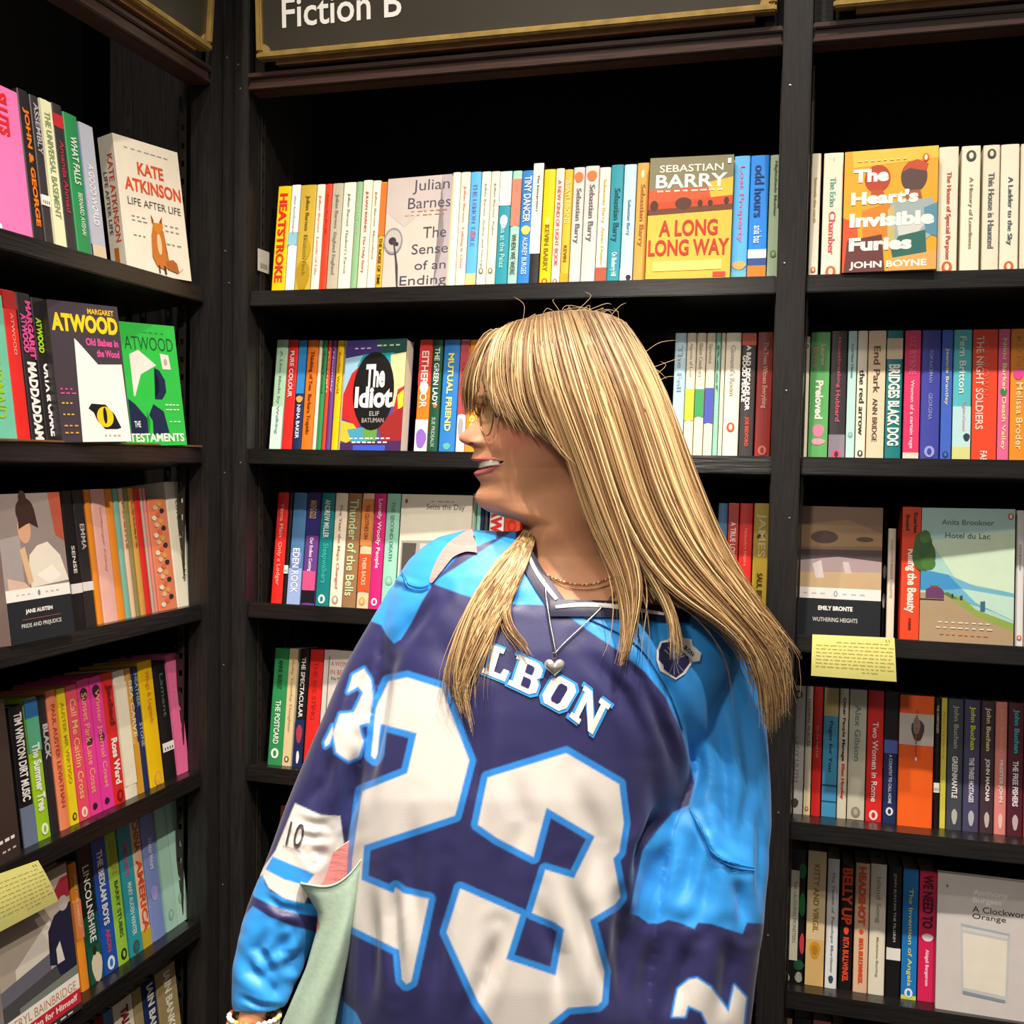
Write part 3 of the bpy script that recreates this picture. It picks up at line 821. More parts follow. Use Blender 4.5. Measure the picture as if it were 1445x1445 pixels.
# ---- far bookcase, fourth shelf
cU = (1100, 950, 4.188)
do_row('r', 3, 0.08, cU, [(60, 68), (600, 105), (950, 145), (1445, 178)], [
    (50, 135, 'light grey', 'LADY LILITH', 'a8a4a0', D(lh=.26, z0=.6, z1=.25, mark='4a4640', mz=.93, blobs=[(.2, .7, .05, .12, '4a4640')])),
    (137, 180, 'cream', 'NORMAL PLACES', '8f8aa0', D(lh=.4, bands=[(.0, .2, 'f0e6b8')], mark='e0552a', mz=.05)),
    (182, 240, 'red', 'On the Red Hill', 'f09a8a', D(lh=.26, z0=.7, z1=.45)),
    (243, 333, 'blue', 'Pages for You', '142a48', D(lh=.3, z0=.74, z1=.35, bands=[(.002, .998, '4aa0cc'), (.78, .995, 'c4b070'), (.235, .25, '1a5a80'), (.115, .125, '1a5a80')])),
    (335, 393, 'cream', 'Other People Manage', '2a2422', D(lh=.4, z0=.93, z1=.44, more=[('Ellen Hawley', 'e0404a', .42, .15, .4, 0)], bold=.03)),
    (395, 500, 'grey-beige', 'Alex Gibson', '6a8a90', D(lh=.34, z0=.88, z1=.45, bands=[(.002, .998, 'cdc9b4')], mark='8f8c7c', mz=.06)),
    (503, 603, 'red', 'Two Women in Rome', 'fbe8e4', D(lh=.34, z0=.76, z1=.15, mark='f6e8e4', mz=.05)),
    (605, 689, 'navy', 'A COUNTRY TO CALL HOME', 'e0e4f0', D(lh=.22, z0=.52, z1=.15, bands=[(.64, .995, '120f14'), (.53, .63, '5a6ec0')], mark='e4e6f0', mz=.09)),
    (692, 901, 'bright orange', 'The Bloater', 'c8401a', D(ds=-.01, top=124, lh=.07, label='thick bright orange book with a small grey drawing, fourth shelf of the right bookcase',
                                                          bands=[(.62, .86, 'cfc8bc')], blobs=[(.35, .72, .65, .82, '4a4038'), (.4, .6, .7, .84, '8f8478'), (.47, .53, .5, .53, 'f4f0ea')], title_h=1)),
    (903, 940, 'black', 'THE CARETAKERS', 'd8d4d0', D(lh=.36, z0=.94, z1=.52, sticker=.27)),
    (942, 978, 'yellow', 'Sonnets', 'b8a838', D(lh=.36, bands=[(.002, .998, 'dbcf52')])),
    (980, 1076, 'slate', 'John Buchan', 'a8a89c', D(lh=.38, z0=.95, z1=.62, bold=.03, more=[('GREENMANTLE', 'e8e8e4', .56, .24, .34, 0)], blobs=[(.35, .7, .04, .16, 'b8b8b0')])),
    (1078, 1176, 'dusty violet', 'John Buchan', 'cfe02a', D(lh=.38, z0=.95, z1=.62, bold=.03, more=[('THE THREE HOSTAGES', 'e8e8f0', .56, .22, .3, 0)], blobs=[(.35, .7, .04, .16, 'b8b8c0')])),
    (1178, 1262, 'dark brown', 'John Buchan', 'e6d8a8', D(lh=.4, z0=.95, z1=.62, bold=.03, more=[('JOHN MACNAB', 'f0e8e4', .56, .24, .36, 0)], blobs=[(.35, .7, .04, .16, 'c8b8b0')])),
    (1264, 1337, 'salmon', 'John Buchan', 'f0b06a', D(lh=.4, z0=.95, z1=.62, bold=.03, more=[('PRESTER JOHN', 'fbe8e4', .56, .24, .36, 0)], blobs=[(.35, .7, .04, .16, 'f0c8c0')])),
    (1339, 1436, 'maroon', 'John Buchan', '4ab8c4', D(lh=.4, z0=.95, z1=.62, bold=.03, more=[('THE FREE FISHERS', 'f0e8ec', .56, .22, .34, 0)], blobs=[(.35, .7, .04, .16, 'c8b0b8')])),
    (1438, 1500, 'red', 'Amy', 'f0b0a8', D(lh=.4)),
])
# ---- far bookcase, fifth shelf
cV = (1085, 1180, 4.014)
do_row('r', 4, 0.045, cV, [(75, 60), (240, 75), (330, 122), (560, 148), (700, 172), (950, 195)], [
    (75, 193, 'black', 'THE LAUGHING MONSTERS', '8a8478', D(top=62, lh=.16, z0=.76, z1=.3, bold=.0, label='black book patterned in red and green, next to the thick post, fifth shelf',
                                                       blobs=[(.0, .3, .8, .92, 'd8404a'), (.65, 1, .78, .9, '2a7a48'), (.0, .3, .58, .74, '3a9a58'), (.02, .3, .42, .56, 'e0404a'), (.7, 1, .5, .68, '2a7a48'), (.78, 1, .22, .38, 'd8404a'), (.0, .3, .24, .3, 'e0408a'), (0, .28, .12, .2, 'e0404a'), (.5, 1, .1, .18, '1f5a38'), (0, .35, .0, .08, 'b8b4a8'), (.6, .95, .01, .09, 'a8a49a')],
                                                       panel=(.28, .68, .17, .84, 'f0ecd6'))),
    (200, 308, 'golden', 'KITTY AND VIRGIL', 'a8802a', D(top=75, lh=.3, z0=.9, z1=.4, bands=[(.002, .998, 'eac07c'), (.34, .995, 'f0d6a8')], blobs=[(.22, .78, .2, .33, 'e0a028'), (.35, .65, .23, .3, 'c4862a')])),
    (313, 383, 'white', 'The Tenant of  Penelope Mortimer', '9a98a4', D(top=122, lh=.3, z0=.9, z1=.12, blobs=[(.3, .7, .04, .1, '3a4a60')])),
    (392, 465, 'black', 'BELLY UP', 'f0552a', D(top=152, lh=.8, z0=.97, z1=.52, bold=.04, more=[('RITA BULLWINKEL', 'f0552a', .42, .07, .46, 0)], blobs=[(.3, .7, .44, .5, 'f0552a')])),
    (472, 556, 'peach', 'HEADSHOT', 'ef5a30', D(top=146, lh=.5, z0=.97, z1=.52, bold=.05, more=[('RITA BULLWINKEL', 'ef5a30', .42, .07, .3, 0)], blobs=[(.35, .65, .45, .49, 'ef5a30')])),
    (558, 652, 'ivory', 'Island Song', 'b0aa90', D(top=150, lh=.34, z0=.9, z1=.55, more=[('Madeleine Bunting', 'a09c88', .44, .14, .2, 0)])),
    (657, 741, 'black', 'JOHN BUNYAN THE PILGRIM', 'd8d4d0', D(top=160, lh=.22, z0=.94, z1=.42, bold=.0, bands=[(.28, .37, 'f2f0ec')], label='black classic paperback with a white band, fifth shelf of the right bookcase')),
    (744, 834, 'bright blue', 'The Invention of Angela', 'e8e070', D(top=178, lh=.34, z0=.85, z1=.1, bands=[(.002, .998, '1b7ecb'), (.0, .03, 'd8dc5a')], mark='f0f4f4', mz=.05)),
    (838, 938, 'magenta', 'WE NEED TO', '4a1024', D(top=190, lh=.6, z0=.97, z1=.56, bold=.04, more=[('Abigail Bergstrom', 'f8d8e4', .4, .12, .24, 0)], bands=[(.002, .998, 'e0245c')], blobs=[(.2, .85, .46, .52, 'fbe8ee')])),
])
# lowest shelf of the right bookcase: only a sliver of tops
do_row('r', 5, 0.04, (1085, 1180, 4.014), [(50, 1020), (500, 1030)], [
    (40, 110, 'peach', ''), (115, 220, 'charcoal', ''), (225, 330, 'salmon', ''), (335, 410, 'dark red', '')])
# ------------------------------------------------------------------ cover-out books
def dashes(u0, u1, v, n, c, hgt=0.012):
    """a line of small print, too small to read: short bars"""
    out = []
    rr = random.Random(int(v * 1000) + n)
    x = u0
    step = (u1 - u0) / n
    for k in range(n):
        wlen = step * rr.uniform(0.45, 0.8)
        out.append(('p', [(x, v), (x + wlen, v), (x + wlen, v + hgt), (x, v + hgt)], c))
        x += step
    return out


fb = face_book
fb('c', 0, 1.768, 716, 1044, D(sL=0.015, top=120, tx=730, w=.129, t=.016, color='cdc3b8', label='pale cover-out book with grey serif title and a dandelion clock, top shelf of middle bookcase', art=[
    ('p', [(0, 0), (1, 0), (1, .35), (.6, .3), (.3, .45), (0, .3)], 'c4b9b4'),
    ('p', [(.85, 0), (1, 0), (1, 1), (.8, 1), (.93, .6)], 'b3a7ac'),
    ('t', 'Julian', .40, .03, .97, .16, '4d4a58', .0), ('t', 'Barnes', .34, .19, 1.0, .29, '4d4a58', .0),
    ('t', 'The', .60, .46, .96, .56, '4d4a58', .0), ('t', 'Sense', .44, .61, 1.0, .70, '4d4a58', .0), ('t', 'of an', .50, .76, .98, .84, '4d4a58', .0), ('t', 'Ending', .28, .89, 1.0, 1.0, '4d4a58', .0),
    *dashes(.3, .95, .345, 7, 'c48a60', .007), *dashes(.4, .98, .31, 6, 'c48a60', .007),
    ('e', .14, .57, .15, .12, '8d8c93'), ('e', .14, .57, .125, .10, 'beb5ae'), ('e', .13, .57, .06, .035, '3a3540'), ('e', .2, .60, .03, .02, '3a3540'),
    ('p', [(.135, .57), (.16, .57), (.24, .8), (.26, 1), (.235, 1), (.21, .8)], '4a4550')]), cA)
fb('c', 0, 1.768, 688, 1118, D(crop=0, sL=-0.0, top=85, tx=712, w=.129, t=.026, color='f0b94a', label='orange cover-out novel with a red sunset title, top shelf of the middle bookcase', art=[
    ('p', [(0, 0), (1, 0), (1, .3), (0, .3)], '7f7a5c'), ('p', [(0, .27), (1, .25), (1, .45), (0, .45)], 'e2552c'), ('p', [(.7, .22), (1, .18), (1, .36), (.75, .36)], 'f4b63a'), ('p', [(0, .38), (1, .33), (1, .42), (0, .47)], 'c9451f'),
    ('p', [(0, .43), (1, .40), (1, .46), (0, .50)], '6a3c22'), ('p', [(0, .48), (1, .45), (1, 1), (0, 1)], 'f2b545'),
    ('e', .07, .40, .05, .045, '4a2a1c'), ('e', .42, .385, .10, .05, '54301f'), ('e', .62, .39, .03, .03, '4a2a1c'), ('e', .74, .39, .03, .025, '4a2a1c'), ('e', .93, .375, .03, .03, '4a2a1c'),
    ('t', 'SEBASTIAN', .12, .065, .88, .125, 'e6e3d3', .01), ('t', 'BARRY', .08, .145, .93, .255, 'f2f0e4', .02), *dashes(.1, .92, .275, 8, 'f0ead8', .012),
    ('t', 'A LONG', .14, .52, .84, .655, 'b8351f', .03), ('t', 'LONG WAY', .02, .68, .98, .815, 'b8351f', .03),
    ('p', [(.08, .86), (.9, .85), (.9, .93), (.08, .94)], 'f6d070'), ('p', [(.8, .95), (.95, .95), (.95, .99), (.8, .99)], 'd8442a'), ('p', [(.93, .03), (.97, .03), (.97, .07), (.93, .07)], 'f4f0e6')]), cB)
fb('c', 1, 1.468, 503, 812, D(sL=0.03, top=112, tx=520, w=.129, t=.03, color='5a4a9a', label='multicoloured swirled cover-out novel with a black oval, second shelf of the middle bookcase', art=[
    ('p', [(0, 0), (1, 0), (1, .12), (0, .16)], '3a3170'), ('p', [(.5, 0), (1, 0), (1, .16), (.6, .14)], '1f4a4a'), ('p', [(0, .16), (.35, .13), (.2, .45), (0, .5)], '9cc8e4'), ('p', [(.3, .13), (.8, .12), (.9, .22), (.2, .24)], '1f9aa8'),
    ('p', [(.75, .14), (1, .12), (1, .6), (.8, .6)], 'e8d8a0'), ('p', [(0, .48), (.12, .3), (.3, .2), (.3, .8), (.1, .72), (0, .7)], 'c92c2a'), ('p', [(.9, .45), (1, .42), (1, .7), (.8, .8)], 'b83030'), ('p', [(.9, .5), (1, .45), (1, .62), (.92, .62)], 'd8d83a'),
    ('p', [(.0, .72), (.2, .75), (.35, .85), (.1, .92), (0, .9)], 'e2c23a'), ('p', [(.6, .75), (1, .6), (1, .95), (.7, .92)], '9c2a2a'), ('p', [(.1, .8), (.4, .78), (.5, .9), (.2, .93)], '4aa0c0'), ('p', [(.35, .8), (.6, .78), (.6, .9), (.4, .9)], '6aa04a'), ('p', [(0, .92), (1, .9), (1, 1), (0, 1)], '4a2a5a'), ('p', [(.22, .94), (.75, .94), (.75, .99), (.22, .99)], '3a5ad0'),
    ('e', .5, .46, .34, .35, '191617'),
    ('t', 'The', .36, .22, .68, .43, 'f4f2ee', .04), ('t', 'Idiot', .20, .42, .82, .61, 'f4f2ee', .04), ('t', 'ELIF', .46, .64, .62, .68, 'b8b4b0', .0), ('t', 'BATUMAN', .34, .70, .70, .74, 'b8b4b0', .0),
    *dashes(.15, .45, .07, 3, 'd8a8d8', .012), *dashes(.52, .93, .05, 4, 'd8d8a8', .012), *dashes(.15, .85, .875, 8, 'f4f0f0', .012), *dashes(.2, .8, .91, 7, 'f4f0f0', .012)]), cC)
fb('c', 2, 1.172, 786, 1148, D(sL=0.038, top=98, tx=818, w=.132, sR=.03, t=.014, color='e2dccb', label='cream cover-out paperback with a black-and-white photo, behind the shoulder on the third shelf', art=[
    ('t', 'Seize the Day', .36, .08, .90, .14, '4a463e', .0), *dashes(.42, .8, .055, 4, '9a9688', .008), ('e', .07, .06, .02, .02, '6a665a'),
    ('p', [(.03, .40), (1, .38), (1, .98), (.03, .98)], 'a8a49a'), ('p', [(.05, .42), (.25, .42), (.22, .7), (.05, .7)], '54504a'), ('p', [(.3, .42), (.7, .42), (.7, .6), (.3, .62)], 'd0cbc0')]), cE)
fb('c', 3, 0.853, 388, 690, D(sL=0.03, top=132, tx=412, w=.129, t=.02, color='d9d4cc', label='grey-white cover-out novel with small red title, fourth shelf of the middle bookcase', art=[
    ('t', 'A WOMAN', .12, .09, .5, .13, 'c8585a', .0), ('t', 'IN BERLIN', .12, .16, .5, .20, 'c8585a', .0), ('t', 'Elsa Morante', .14, .22, .44, .245, '3a3634', .0),
    ('p', [(.08, .05), (.095, .05), (.095, .95), (.08, .95)], '6a6662'), ('e', .55, .5, .22, .2, '8d8883'), ('e', .5, .42, .12, .1, '4c4845'), ('p', [(.2, .6), (.8, .58), (.9, 1), (.15, 1)], 'b0aba5')]), cF)
fb('c', 4, 0.562, 165, 640, D(crop=0, sL=-0.0, sR=-.01, top=920, tx=130, w=.16, t=.024, color='4a2c20', label='dark cover-out book with orange figures, lowest one showing beside the sleeve', art=[
    ('p', [(.1, 0), (.7, 0), (.75, .2), (.2, .18)], 'd9552a'), ('e', .35, .28, .25, .14, 'c88a60'), ('e', .12, .2, .12, .1, '6a3c28'), ('p', [(.0, .4), (.5, .35), (.6, .8), (.1, .85)], 'a8603c'), ('e', .6, .6, .2, .2, 'b87a58'), ('e', .2, .7, .14, .12, '5a2c1c')]), (340, 880, 3.6125))
# right bookcase
fb('r', 0, 1.768, 283, 884, D(sL=-0.004, top=112, tx=312, w=.132, t=.03, color='f2a92c', label='golden cover-out novel with two heads and white title, top shelf of the right bookcase', art=[
    ('p', [(0, .55), (.15, .6), (.2, 1), (0, 1)], 'd8562c'), ('p', [(.08, .0), (1, 0), (1, .1), (.1, .14)], 'f6c24a'), ('e', .36, .24, .14, .115, 'b8452c'), ('e', .75, .24, .14, .13, '5a4440'), ('p', [(.62, .2), (.68, .12), (.78, .1), (.9, .14), (.88, .2), (.7, .17)], 'c4502c'),
    ('p', [(.30, .33), (.42, .33), (.46, .42), (.28, .42)], 'b8582f'), ('p', [(.68, .35), (.82, .35), (.84, .42), (.66, .42)], 'a5603c'), ('p', [(.2, .50), (.5, .44), (.52, .75), (.22, .75)], 'd8842c'), ('p', [(.5, .44), (.95, .42), (.98, .7), (.82, .8), (.55, .78)], '9fb0b0'), ('p', [(.58, .62), (.9, .6), (.8, .7), (.6, .72)], 'cfd4cc'), ('p', [(.48, .5), (.55, .46), (.56, .78), (.48, .78)], 'c4b87a'), ('p', [(.86, .5), (1, .46), (1, .74), (.88, .7)], '5a90a8'),
    ('p', [(.05, .74), (.42, .7), (.46, 1), (.02, 1)], '6a3a38'), ('p', [(.52, .82), (.6, .72), (.88, .68), (.9, .9), (.55, .92)], '2f6a62'), ('p', [(.5, .9), (1, .85), (1, 1), (.5, 1)], 'e0a95a'),
    ('t', 'The', .10, .155, .48, .265, 'faf6ea', .05), ('t', 'Heart\'s', .08, .34, .80, .45, 'faf6ea', .05), ('t', 'Invisible', .07, .52, .97, .635, 'faf6ea', .05), ('t', 'Furies', .07, .72, .74, .83, 'faf6ea', .05), ('t', 'JOHN BOYNE', .08, .915, .90, .985, 'faf6ea', .03),
    ('e', .87, .09, .035, .032, 'e0602a'), ('e', .87, .09, .017, .022, 'fbe8d0'), *dashes(.14, .7, .085, 8, 'f8dca0', .008)]), cR)
fb('r', 2, 1.172, 62, 580, D(sL=0.045, top=100, tx=75, w=.129, t=.022, color='8a7263', label='classic cover-out paperback with a brown moorland painting, third shelf beside the post', art=[
    ('p', [(0, 0), (1, 0), (1, .42), (0, .42)], '8e6f58'), ('p', [(0, .15), (.6, .1), (1, .2), (1, .3), (0, .32)], 'a3845f'), ('e', .33, .24, .16, .05, '5a463e'), ('e', .8, .25, .1, .02, '5a463e'), ('p', [(0, .34), (1, .33), (1, .42), (.5, .39), (0, .43)], '544548'), ('p', [(0, .43), (.5, .39), (1, .42), (1, .66), (0, .66)], 'b09a9c'), ('p', [(0, .52), (1, .5), (1, .64), (0, .64)], 'c8ac84'),
    ('p', [(.2, .45), (.3, .42), (.34, .56), (.24, .56)], 'd8cbc8'), ('p', [(.55, .43), (.62, .43), (.66, .52), (.58, .52)], 'cfc0be'),
    ('p', [(0, .635), (1, .635), (1, .72), (0, .72)], 'efeae6'), ('e', .48, .68, .022, .022, '8a8684'), ('e', .48, .68, .013, .015, 'efeae6'), *dashes(.1, .4, .675, 3, 'c4bfba', .01), *dashes(.56, .86, .675, 3, 'c4bfba', .01),
    ('p', [(0, .72), (1, .72), (1, 1), (0, 1)], '1e2228'), ('t', 'EMILY BRONTE', .28, .775, .68, .81, 'f4f2ee', .04), ('t', 'WUTHERING HEIGHTS', .22, .865, .74, .897, 'e8e4e0', .0)]), cT)
fb('r', 2, 1.172, 816, 1380, D(sL=0.045, top=112, tx=830, w=.134, t=.016, color='a9d6cf', label='cover-out novel with a pale lake, road and small car, third shelf, right bookcase', art=[
    ('p', [(0, 0), (1, 0), (1, .3), (0, .3)], 'b5dcd8'), ('p', [(.1, .25), (1, .15), (1, .62), (.4, .55)], 'cfe6cb'), ('p', [(0, .46), (.3, .5), (.6, .58), (1, .62), (1, .8), (.5, .7), (.2, .62), (0, .62)], '6fb6d4'), ('p', [(0, .47), (.3, .5), (.45, .6), (.2, .62), (0, .62)], '3f96cc'), ('p', [(.45, .6), (1, .65), (1, .82), (.6, .7)], 'bfe0d0'),
    ('p', [(0, .64), (.26, .64), (.6, .78), (1, .9), (1, 1), (0, 1)], 'b09878'), ('p', [(.26, .645), (.45, .66), (.6, .75), (1, .84), (1, .9), (.6, .8)], '8fa84e'), ('p', [(.24, .64), (.3, .63), (.42, .68), (.35, .68)], '5a7a3a'),
    ('e', .03, .36, .13, .12, '3f6a2c'), ('e', .02, .28, .1, .1, '35602a'), ('e', .08, .42, .08, .05, '4a7a34'), ('e', .04, .22, .06, .05, '4a7a34'),
    ('p', [(.06, .615), (.1, .60), (.22, .60), (.26, .63), (.26, .68), (.06, .68)], '6a3a6a'), ('p', [(.1, .585), (.12, .60), (.21, .60), (.19, .585)], '8a4a3a'), ('p', [(0, .685), (.26, .685), (.26, .695), (0, .695)], '3a2a30'),
    ('p', [(.65, .69), (.70, .685), (.70, .76), (.65, .76)], '3a6a84'), ('p', [(.43, .655), (.46, .65), (.46, .685), (.43, .685)], '2f4a58'), ('e', .35, .655, .012, .015, '2f3a44'),
    ('t', 'Anita Brookner', .22, .085, .78, .125, '54605c', .0), ('t', 'Hotel du Lac', .26, .185, .74, .225, '54605c', .0), ('e', .955, .055, .03, .025, 'd8553a'), ('e', .955, .055, .015, .017, 'f4ece0'),
    *dashes(.2, .78, .85, 8, 'f0e8d8', .008), *dashes(.18, .8, .89, 8, 'f0e8d8', .008), *dashes(.22, .75, .935, 8, 'd88a5a', .008)]), cT)
fb('r', 4, 0.562, 942, 1560, D(sL=0.018, top=205, tx=958, w=.15, t=.02, sR=.012, color='d6d0cd', label='white cover-out novel with a glass of milk, fifth shelf of the right bookcase', art=[
    ('t', 'Anthony', .33, .09, .66, .145, 'f2f0ee', .03), ('t', 'Burgess', .33, .148, .60, .20, 'f2f0ee', .03), ('t', 'A Clockwork', .33, .213, .86, .258, '2a2828', .0), ('t', 'Orange', .33, .268, .64, .318, '2a2828', .0), ('e', .09, .09, .013, .012, '8a8684'),
    ('p', [(.22, .35), (.68, .38), (.66, .88), (.24, .86)], 'c9cccd'), ('p', [(.225, .355), (.675, .385), (.67, .42), (.235, .39)], 'a8b4bc'), ('p', [(.235, .375), (.665, .40), (.66, .425), (.24, .40)], 'd9d8d4'),
    ('p', [(.245, .42), (.655, .44), (.645, .84), (.26, .82)], 'ece6d6'), ('p', [(.25, .84), (.645, .865), (.64, .885), (.26, .865)], '8a9aa4')]), cV)


# hand-written shelf notes
def note(u, corners, crop, b, label):
    """paper card hanging from a shelf edge; corners tl,tr,br,bl"""
    ox, oy, sc = crop
    pts = []
    for x, y in corners:
        a_, z_ = hit_unit(ox + x / sc, oy + y / sc, u, b)
        pts.append(UO[u] + UB[u] * b + UA[u] * a_ + np.array([0, 0, z_]))
    pts = np.array(pts)
    c0 = pts.mean(0)
    root = empty('note_card', c0, 0, label, 'note')
    q = pts - c0
    nrm = -UB[u]
    N = 8
    V, Fc = [], []
    for k in (0, 1):
        for i in range(N + 1):
            v = i / N
            for j in (0, 1):
                p = (q[0] * (1 - v) + q[3] * v) * (1 - j) + (q[1] * (1 - v) + q[2] * v) * j
                V.append(p + nrm * (0.0004 * (1 - k) + 0.004 * math.sin(v * 2.6)))
    for i in range(N):
        Fc.append((2 * i, 2 * i + 1, 2 * i + 3, 2 * i + 2))
        o_ = 2 * (N + 1)
        Fc.append((o_ + 2 * i, o_ + 2 * i + 2, o_ + 2 * i + 3, o_ + 2 * i + 1))
    link('card', mesh_from(V, Fc, True), paper('efe98c'), root)
    # scribbled lines of handwriting
    V, Fc = [], []
    rr = random.Random(5)
    for ln in range(9):
        v = 0.16 + ln * 0.085
        uu = 0.05 if ln else 0.3
        end = 0.93 if ln < 8 else 0.8
        if ln == 8: uu = 0.6
        while uu < end:
            wl = rr.uniform(0.03, 0.08)
            m_ = 6
            prev = None
            for s_ in range(m_ + 1):
                uq = uu + wl * s_ / m_
                vq = v + 0.012 * math.sin(s_ * 2.3 + uu * 50)
                p = (q[0] * (1 - vq) + q[3] * vq) * (1 - uq) + (q[1] * (1 - vq) + q[2] * vq) * uq + nrm * (0.0009 + 0.004 * math.sin(vq * 2.6))
                dn = (q[3] - q[0]); dn = dn / np.linalg.norm(dn) * 0.00035
                V += [p - dn, p + dn]
                if s_: n_ = len(V); Fc.append((n_ - 4, n_ - 3, n_ - 1, n_ - 2))
            uu += wl + 0.018
    link('handwriting', mesh_from(V, Fc), paper('5a5a3a'), root)
    for k in (0, 1):
        uq = .89 + .035 * k
        P4 = []
        for (du, dv) in ((0, .05), (.008, .05), (.022, .12), (.014, .12)):
            P4.append((q[0] * (1 - dv - .0) + q[3] * (dv)) * (1 - uq - du) + (q[1] * (1 - dv) + q[2] * dv) * (uq + du) + nrm * 0.0016)
        link('letter_stroke', mesh_from(P4, [(0, 1, 2, 3)]), paper('6a6a4a'), root)


note('r', [(176, 872), (668, 893), (680, 1155), (168, 1118)], cT, -0.004, 'yellow handwritten note hanging below the third shelf of the right bookcase')
cW = (0, 1200, 5.161)
note('l', [(-260, 260), (275, 72), (412, 368), (-140, 660)], cW, -0.006, 'yellow handwritten note hanging low on the side-on left bookcase')
# small barcode label on the inner side wall
root = empty('barcode_label', (-1.0622, 1.932, 1.83), 0, 'small white barcode label stuck on the inner side of middle bookcase', 'label')
box('sticker', 0.0, 0.0006, -0.022, 0.022, -0.02, 0.022, paper('dedad2'), root)
for k in range(7):
    box('barcode_stripe', 0.0006, 0.0008, -0.012 + k * 0.004, -0.0105 + k * 0.004, -0.014, -0.004, paper('30302e'), root)

# ------------------------------------------------------------------ left bookcase rows
c1, c2, c3, c4, c5 = (0, 90, 4.0139), (0, 390, 4.25), (0, 660, 4.25), (0, 900, 4.5156), (0, 1200, 5.161)
do_row('l', 0, 0.01, c1, [(0, 85), (190, 130), (600, 330)], [
    (-15, 185, 'pink', 'SLUTS', 'red', D(z0=.95, z1=.66, lh=.42, bold=.05, top=72, blobs=[(-.0, .12, .0, .05, 'f4f0ee')], bands=[(.002, .998, 'f07ab8')])),
    (190, 252, 'charcoal', 'JOHN & GEORGE', 'orange', D(lh=.55, z0=.88, z1=.1, top=135, bold=.04)),
    (258, 310, 'dark grey', 'ASSEMBLY', 'b8b8c0', D(lh=.5, z0=.95, z1=.3, top=170, sticker=.26)),
    (313, 378, 'cream', 'THE UNIVERSAL BASEMENT', '8a9a70', D(lh=.5, z0=.92, z1=.2, top=190, bands=[(.002, .998, 'e8eac0')])),
    (381, 440, 'dark grey', 'Amanda Ahmad', 'c0304a', D(lh=.4, z0=.75, z1=.1, top=215, bands=[(.84, .93, 'c83038')])),
    (443, 522, 'green', 'WHAT FALLS', 'e8efe8', D(lh=.45, z0=.84, z1=.5, top=265, more=[('BERNARD AVISHAI', 'd0e0d0', .44, .14, .3, .05)])),
    (526, 604, 'lavender', 'A GOOD WORLD', 'f0f0f6', D(lh=.4, z0=.7, z1=.25, top=320, bands=[(.002, .998, 'b9bccb'), (.0, .1, 'd9c8a8')])),
], skew=95)
fb('l', 0, 1.768, 722, 1085, D(sL=0.024, w=.148, top=325, tx=645, t=.036, color='efe6d4', label='pale cover-out novel with a fox and orange title, top shelf of the left bookcase', art=[
    *dashes(.15, .85, .075, 7, '9a9488', .008),
    ('t', 'KATE', .32, .165, .72, .26, 'e0572e', .03), ('t', 'ATKINSON', .1, .295, .97, .395, 'e0572e', .03), ('t', 'LIFE AFTER LIFE', .12, .445, .94, .50, '4a4440', .0),
    *dashes(.15, .38, .58, 3, '8a847a', .007), *dashes(.15, .4, .61, 3, '8a847a', .007), *dashes(.15, .36, .72, 3, '8a847a', .007), *dashes(.65, .9, .6, 3, '8a847a', .007), *dashes(.65, .9, .64, 3, '8a847a', .007), *dashes(.65, .9, .74, 3, '8a847a', .007),
    ('p', [(.40, .86), (.42, .70), (.46, .62), (.56, .60), (.62, .66), (.62, .80), (.66, .90), (.58, .95), (.46, .93)], 'c8762e'), ('p', [(.44, .56), (.48, .60), (.56, .60), (.60, .56), (.62, .62), (.55, .68), (.48, .66)], 'd4822f'), ('p', [(.44, .54), (.48, .59), (.45, .61)], '8a4a20'), ('p', [(.62, .54), (.60, .60), (.56, .59)], '8a4a20'), ('e', .53, .76, .035, .08, 'e8c9a0'),
    ('p', [(.6, .88), (.72, .86), (.84, .91), (.78, .96), (.62, .94)], 'b0642a'), ('p', [(.78, .885), (.88, .91), (.80, .95)], 'e8e0d0'), ('p', [(.48, .92), (.50, .92), (.50, .98), (.48, .98)], '3a2a20'), ('p', [(.56, .92), (.59, .92), (.60, .98), (.57, .98)], '3a2a20')],
    spine=[('t', 'KATE ATKINSON', .5, .14, .85, .78, 'e0572e'), ('t', 'LIFE AFTER LIFE', .15, .26, .38, .72, '6a645a'), ('b', .3, .82, .6, .93, 'c8762e')]), c1)
do_row('l', 1, 0.012, c2, [(0, 60), (300, 110)], [
    (-60, 103, 'mint', 'THE HANDMAID', 'chartreuse', D(lh=.4, top=80, bands=[(.002, .998, '6fc4a8')])),
    (107, 190, 'red', 'ATWOOD', 'f6a090', D(lh=.22, z0=.85, z1=.3, top=75, bands=[(.88, .995, 'b02420')])),
    (194, 278, 'charcoal', 'MADDADDAM', 'f4f2ee', D(lh=.62, z0=.54, z1=.02, top=92, bold=.05, more=[('MARGARET', 'e8509a', .95, .56, .4, .2), ('ATWOOD', 'e8509a', .86, .6, .4, -.22)])),
    (281, 372, 'charcoal', 'ORYX & CRAKE', 'f4f2ee', D(lh=.5, z0=.55, z1=.05, top=122, bold=.05, more=[('MARGARET', 'b0dc2a', .96, .6, .36, .2), ('ATWOOD', 'b0dc2a', .86, .62, .36, -.22)], label='charcoal paperback with lime and white lettering, against the cat-eye cover, left bookcase')),
], skew=100)
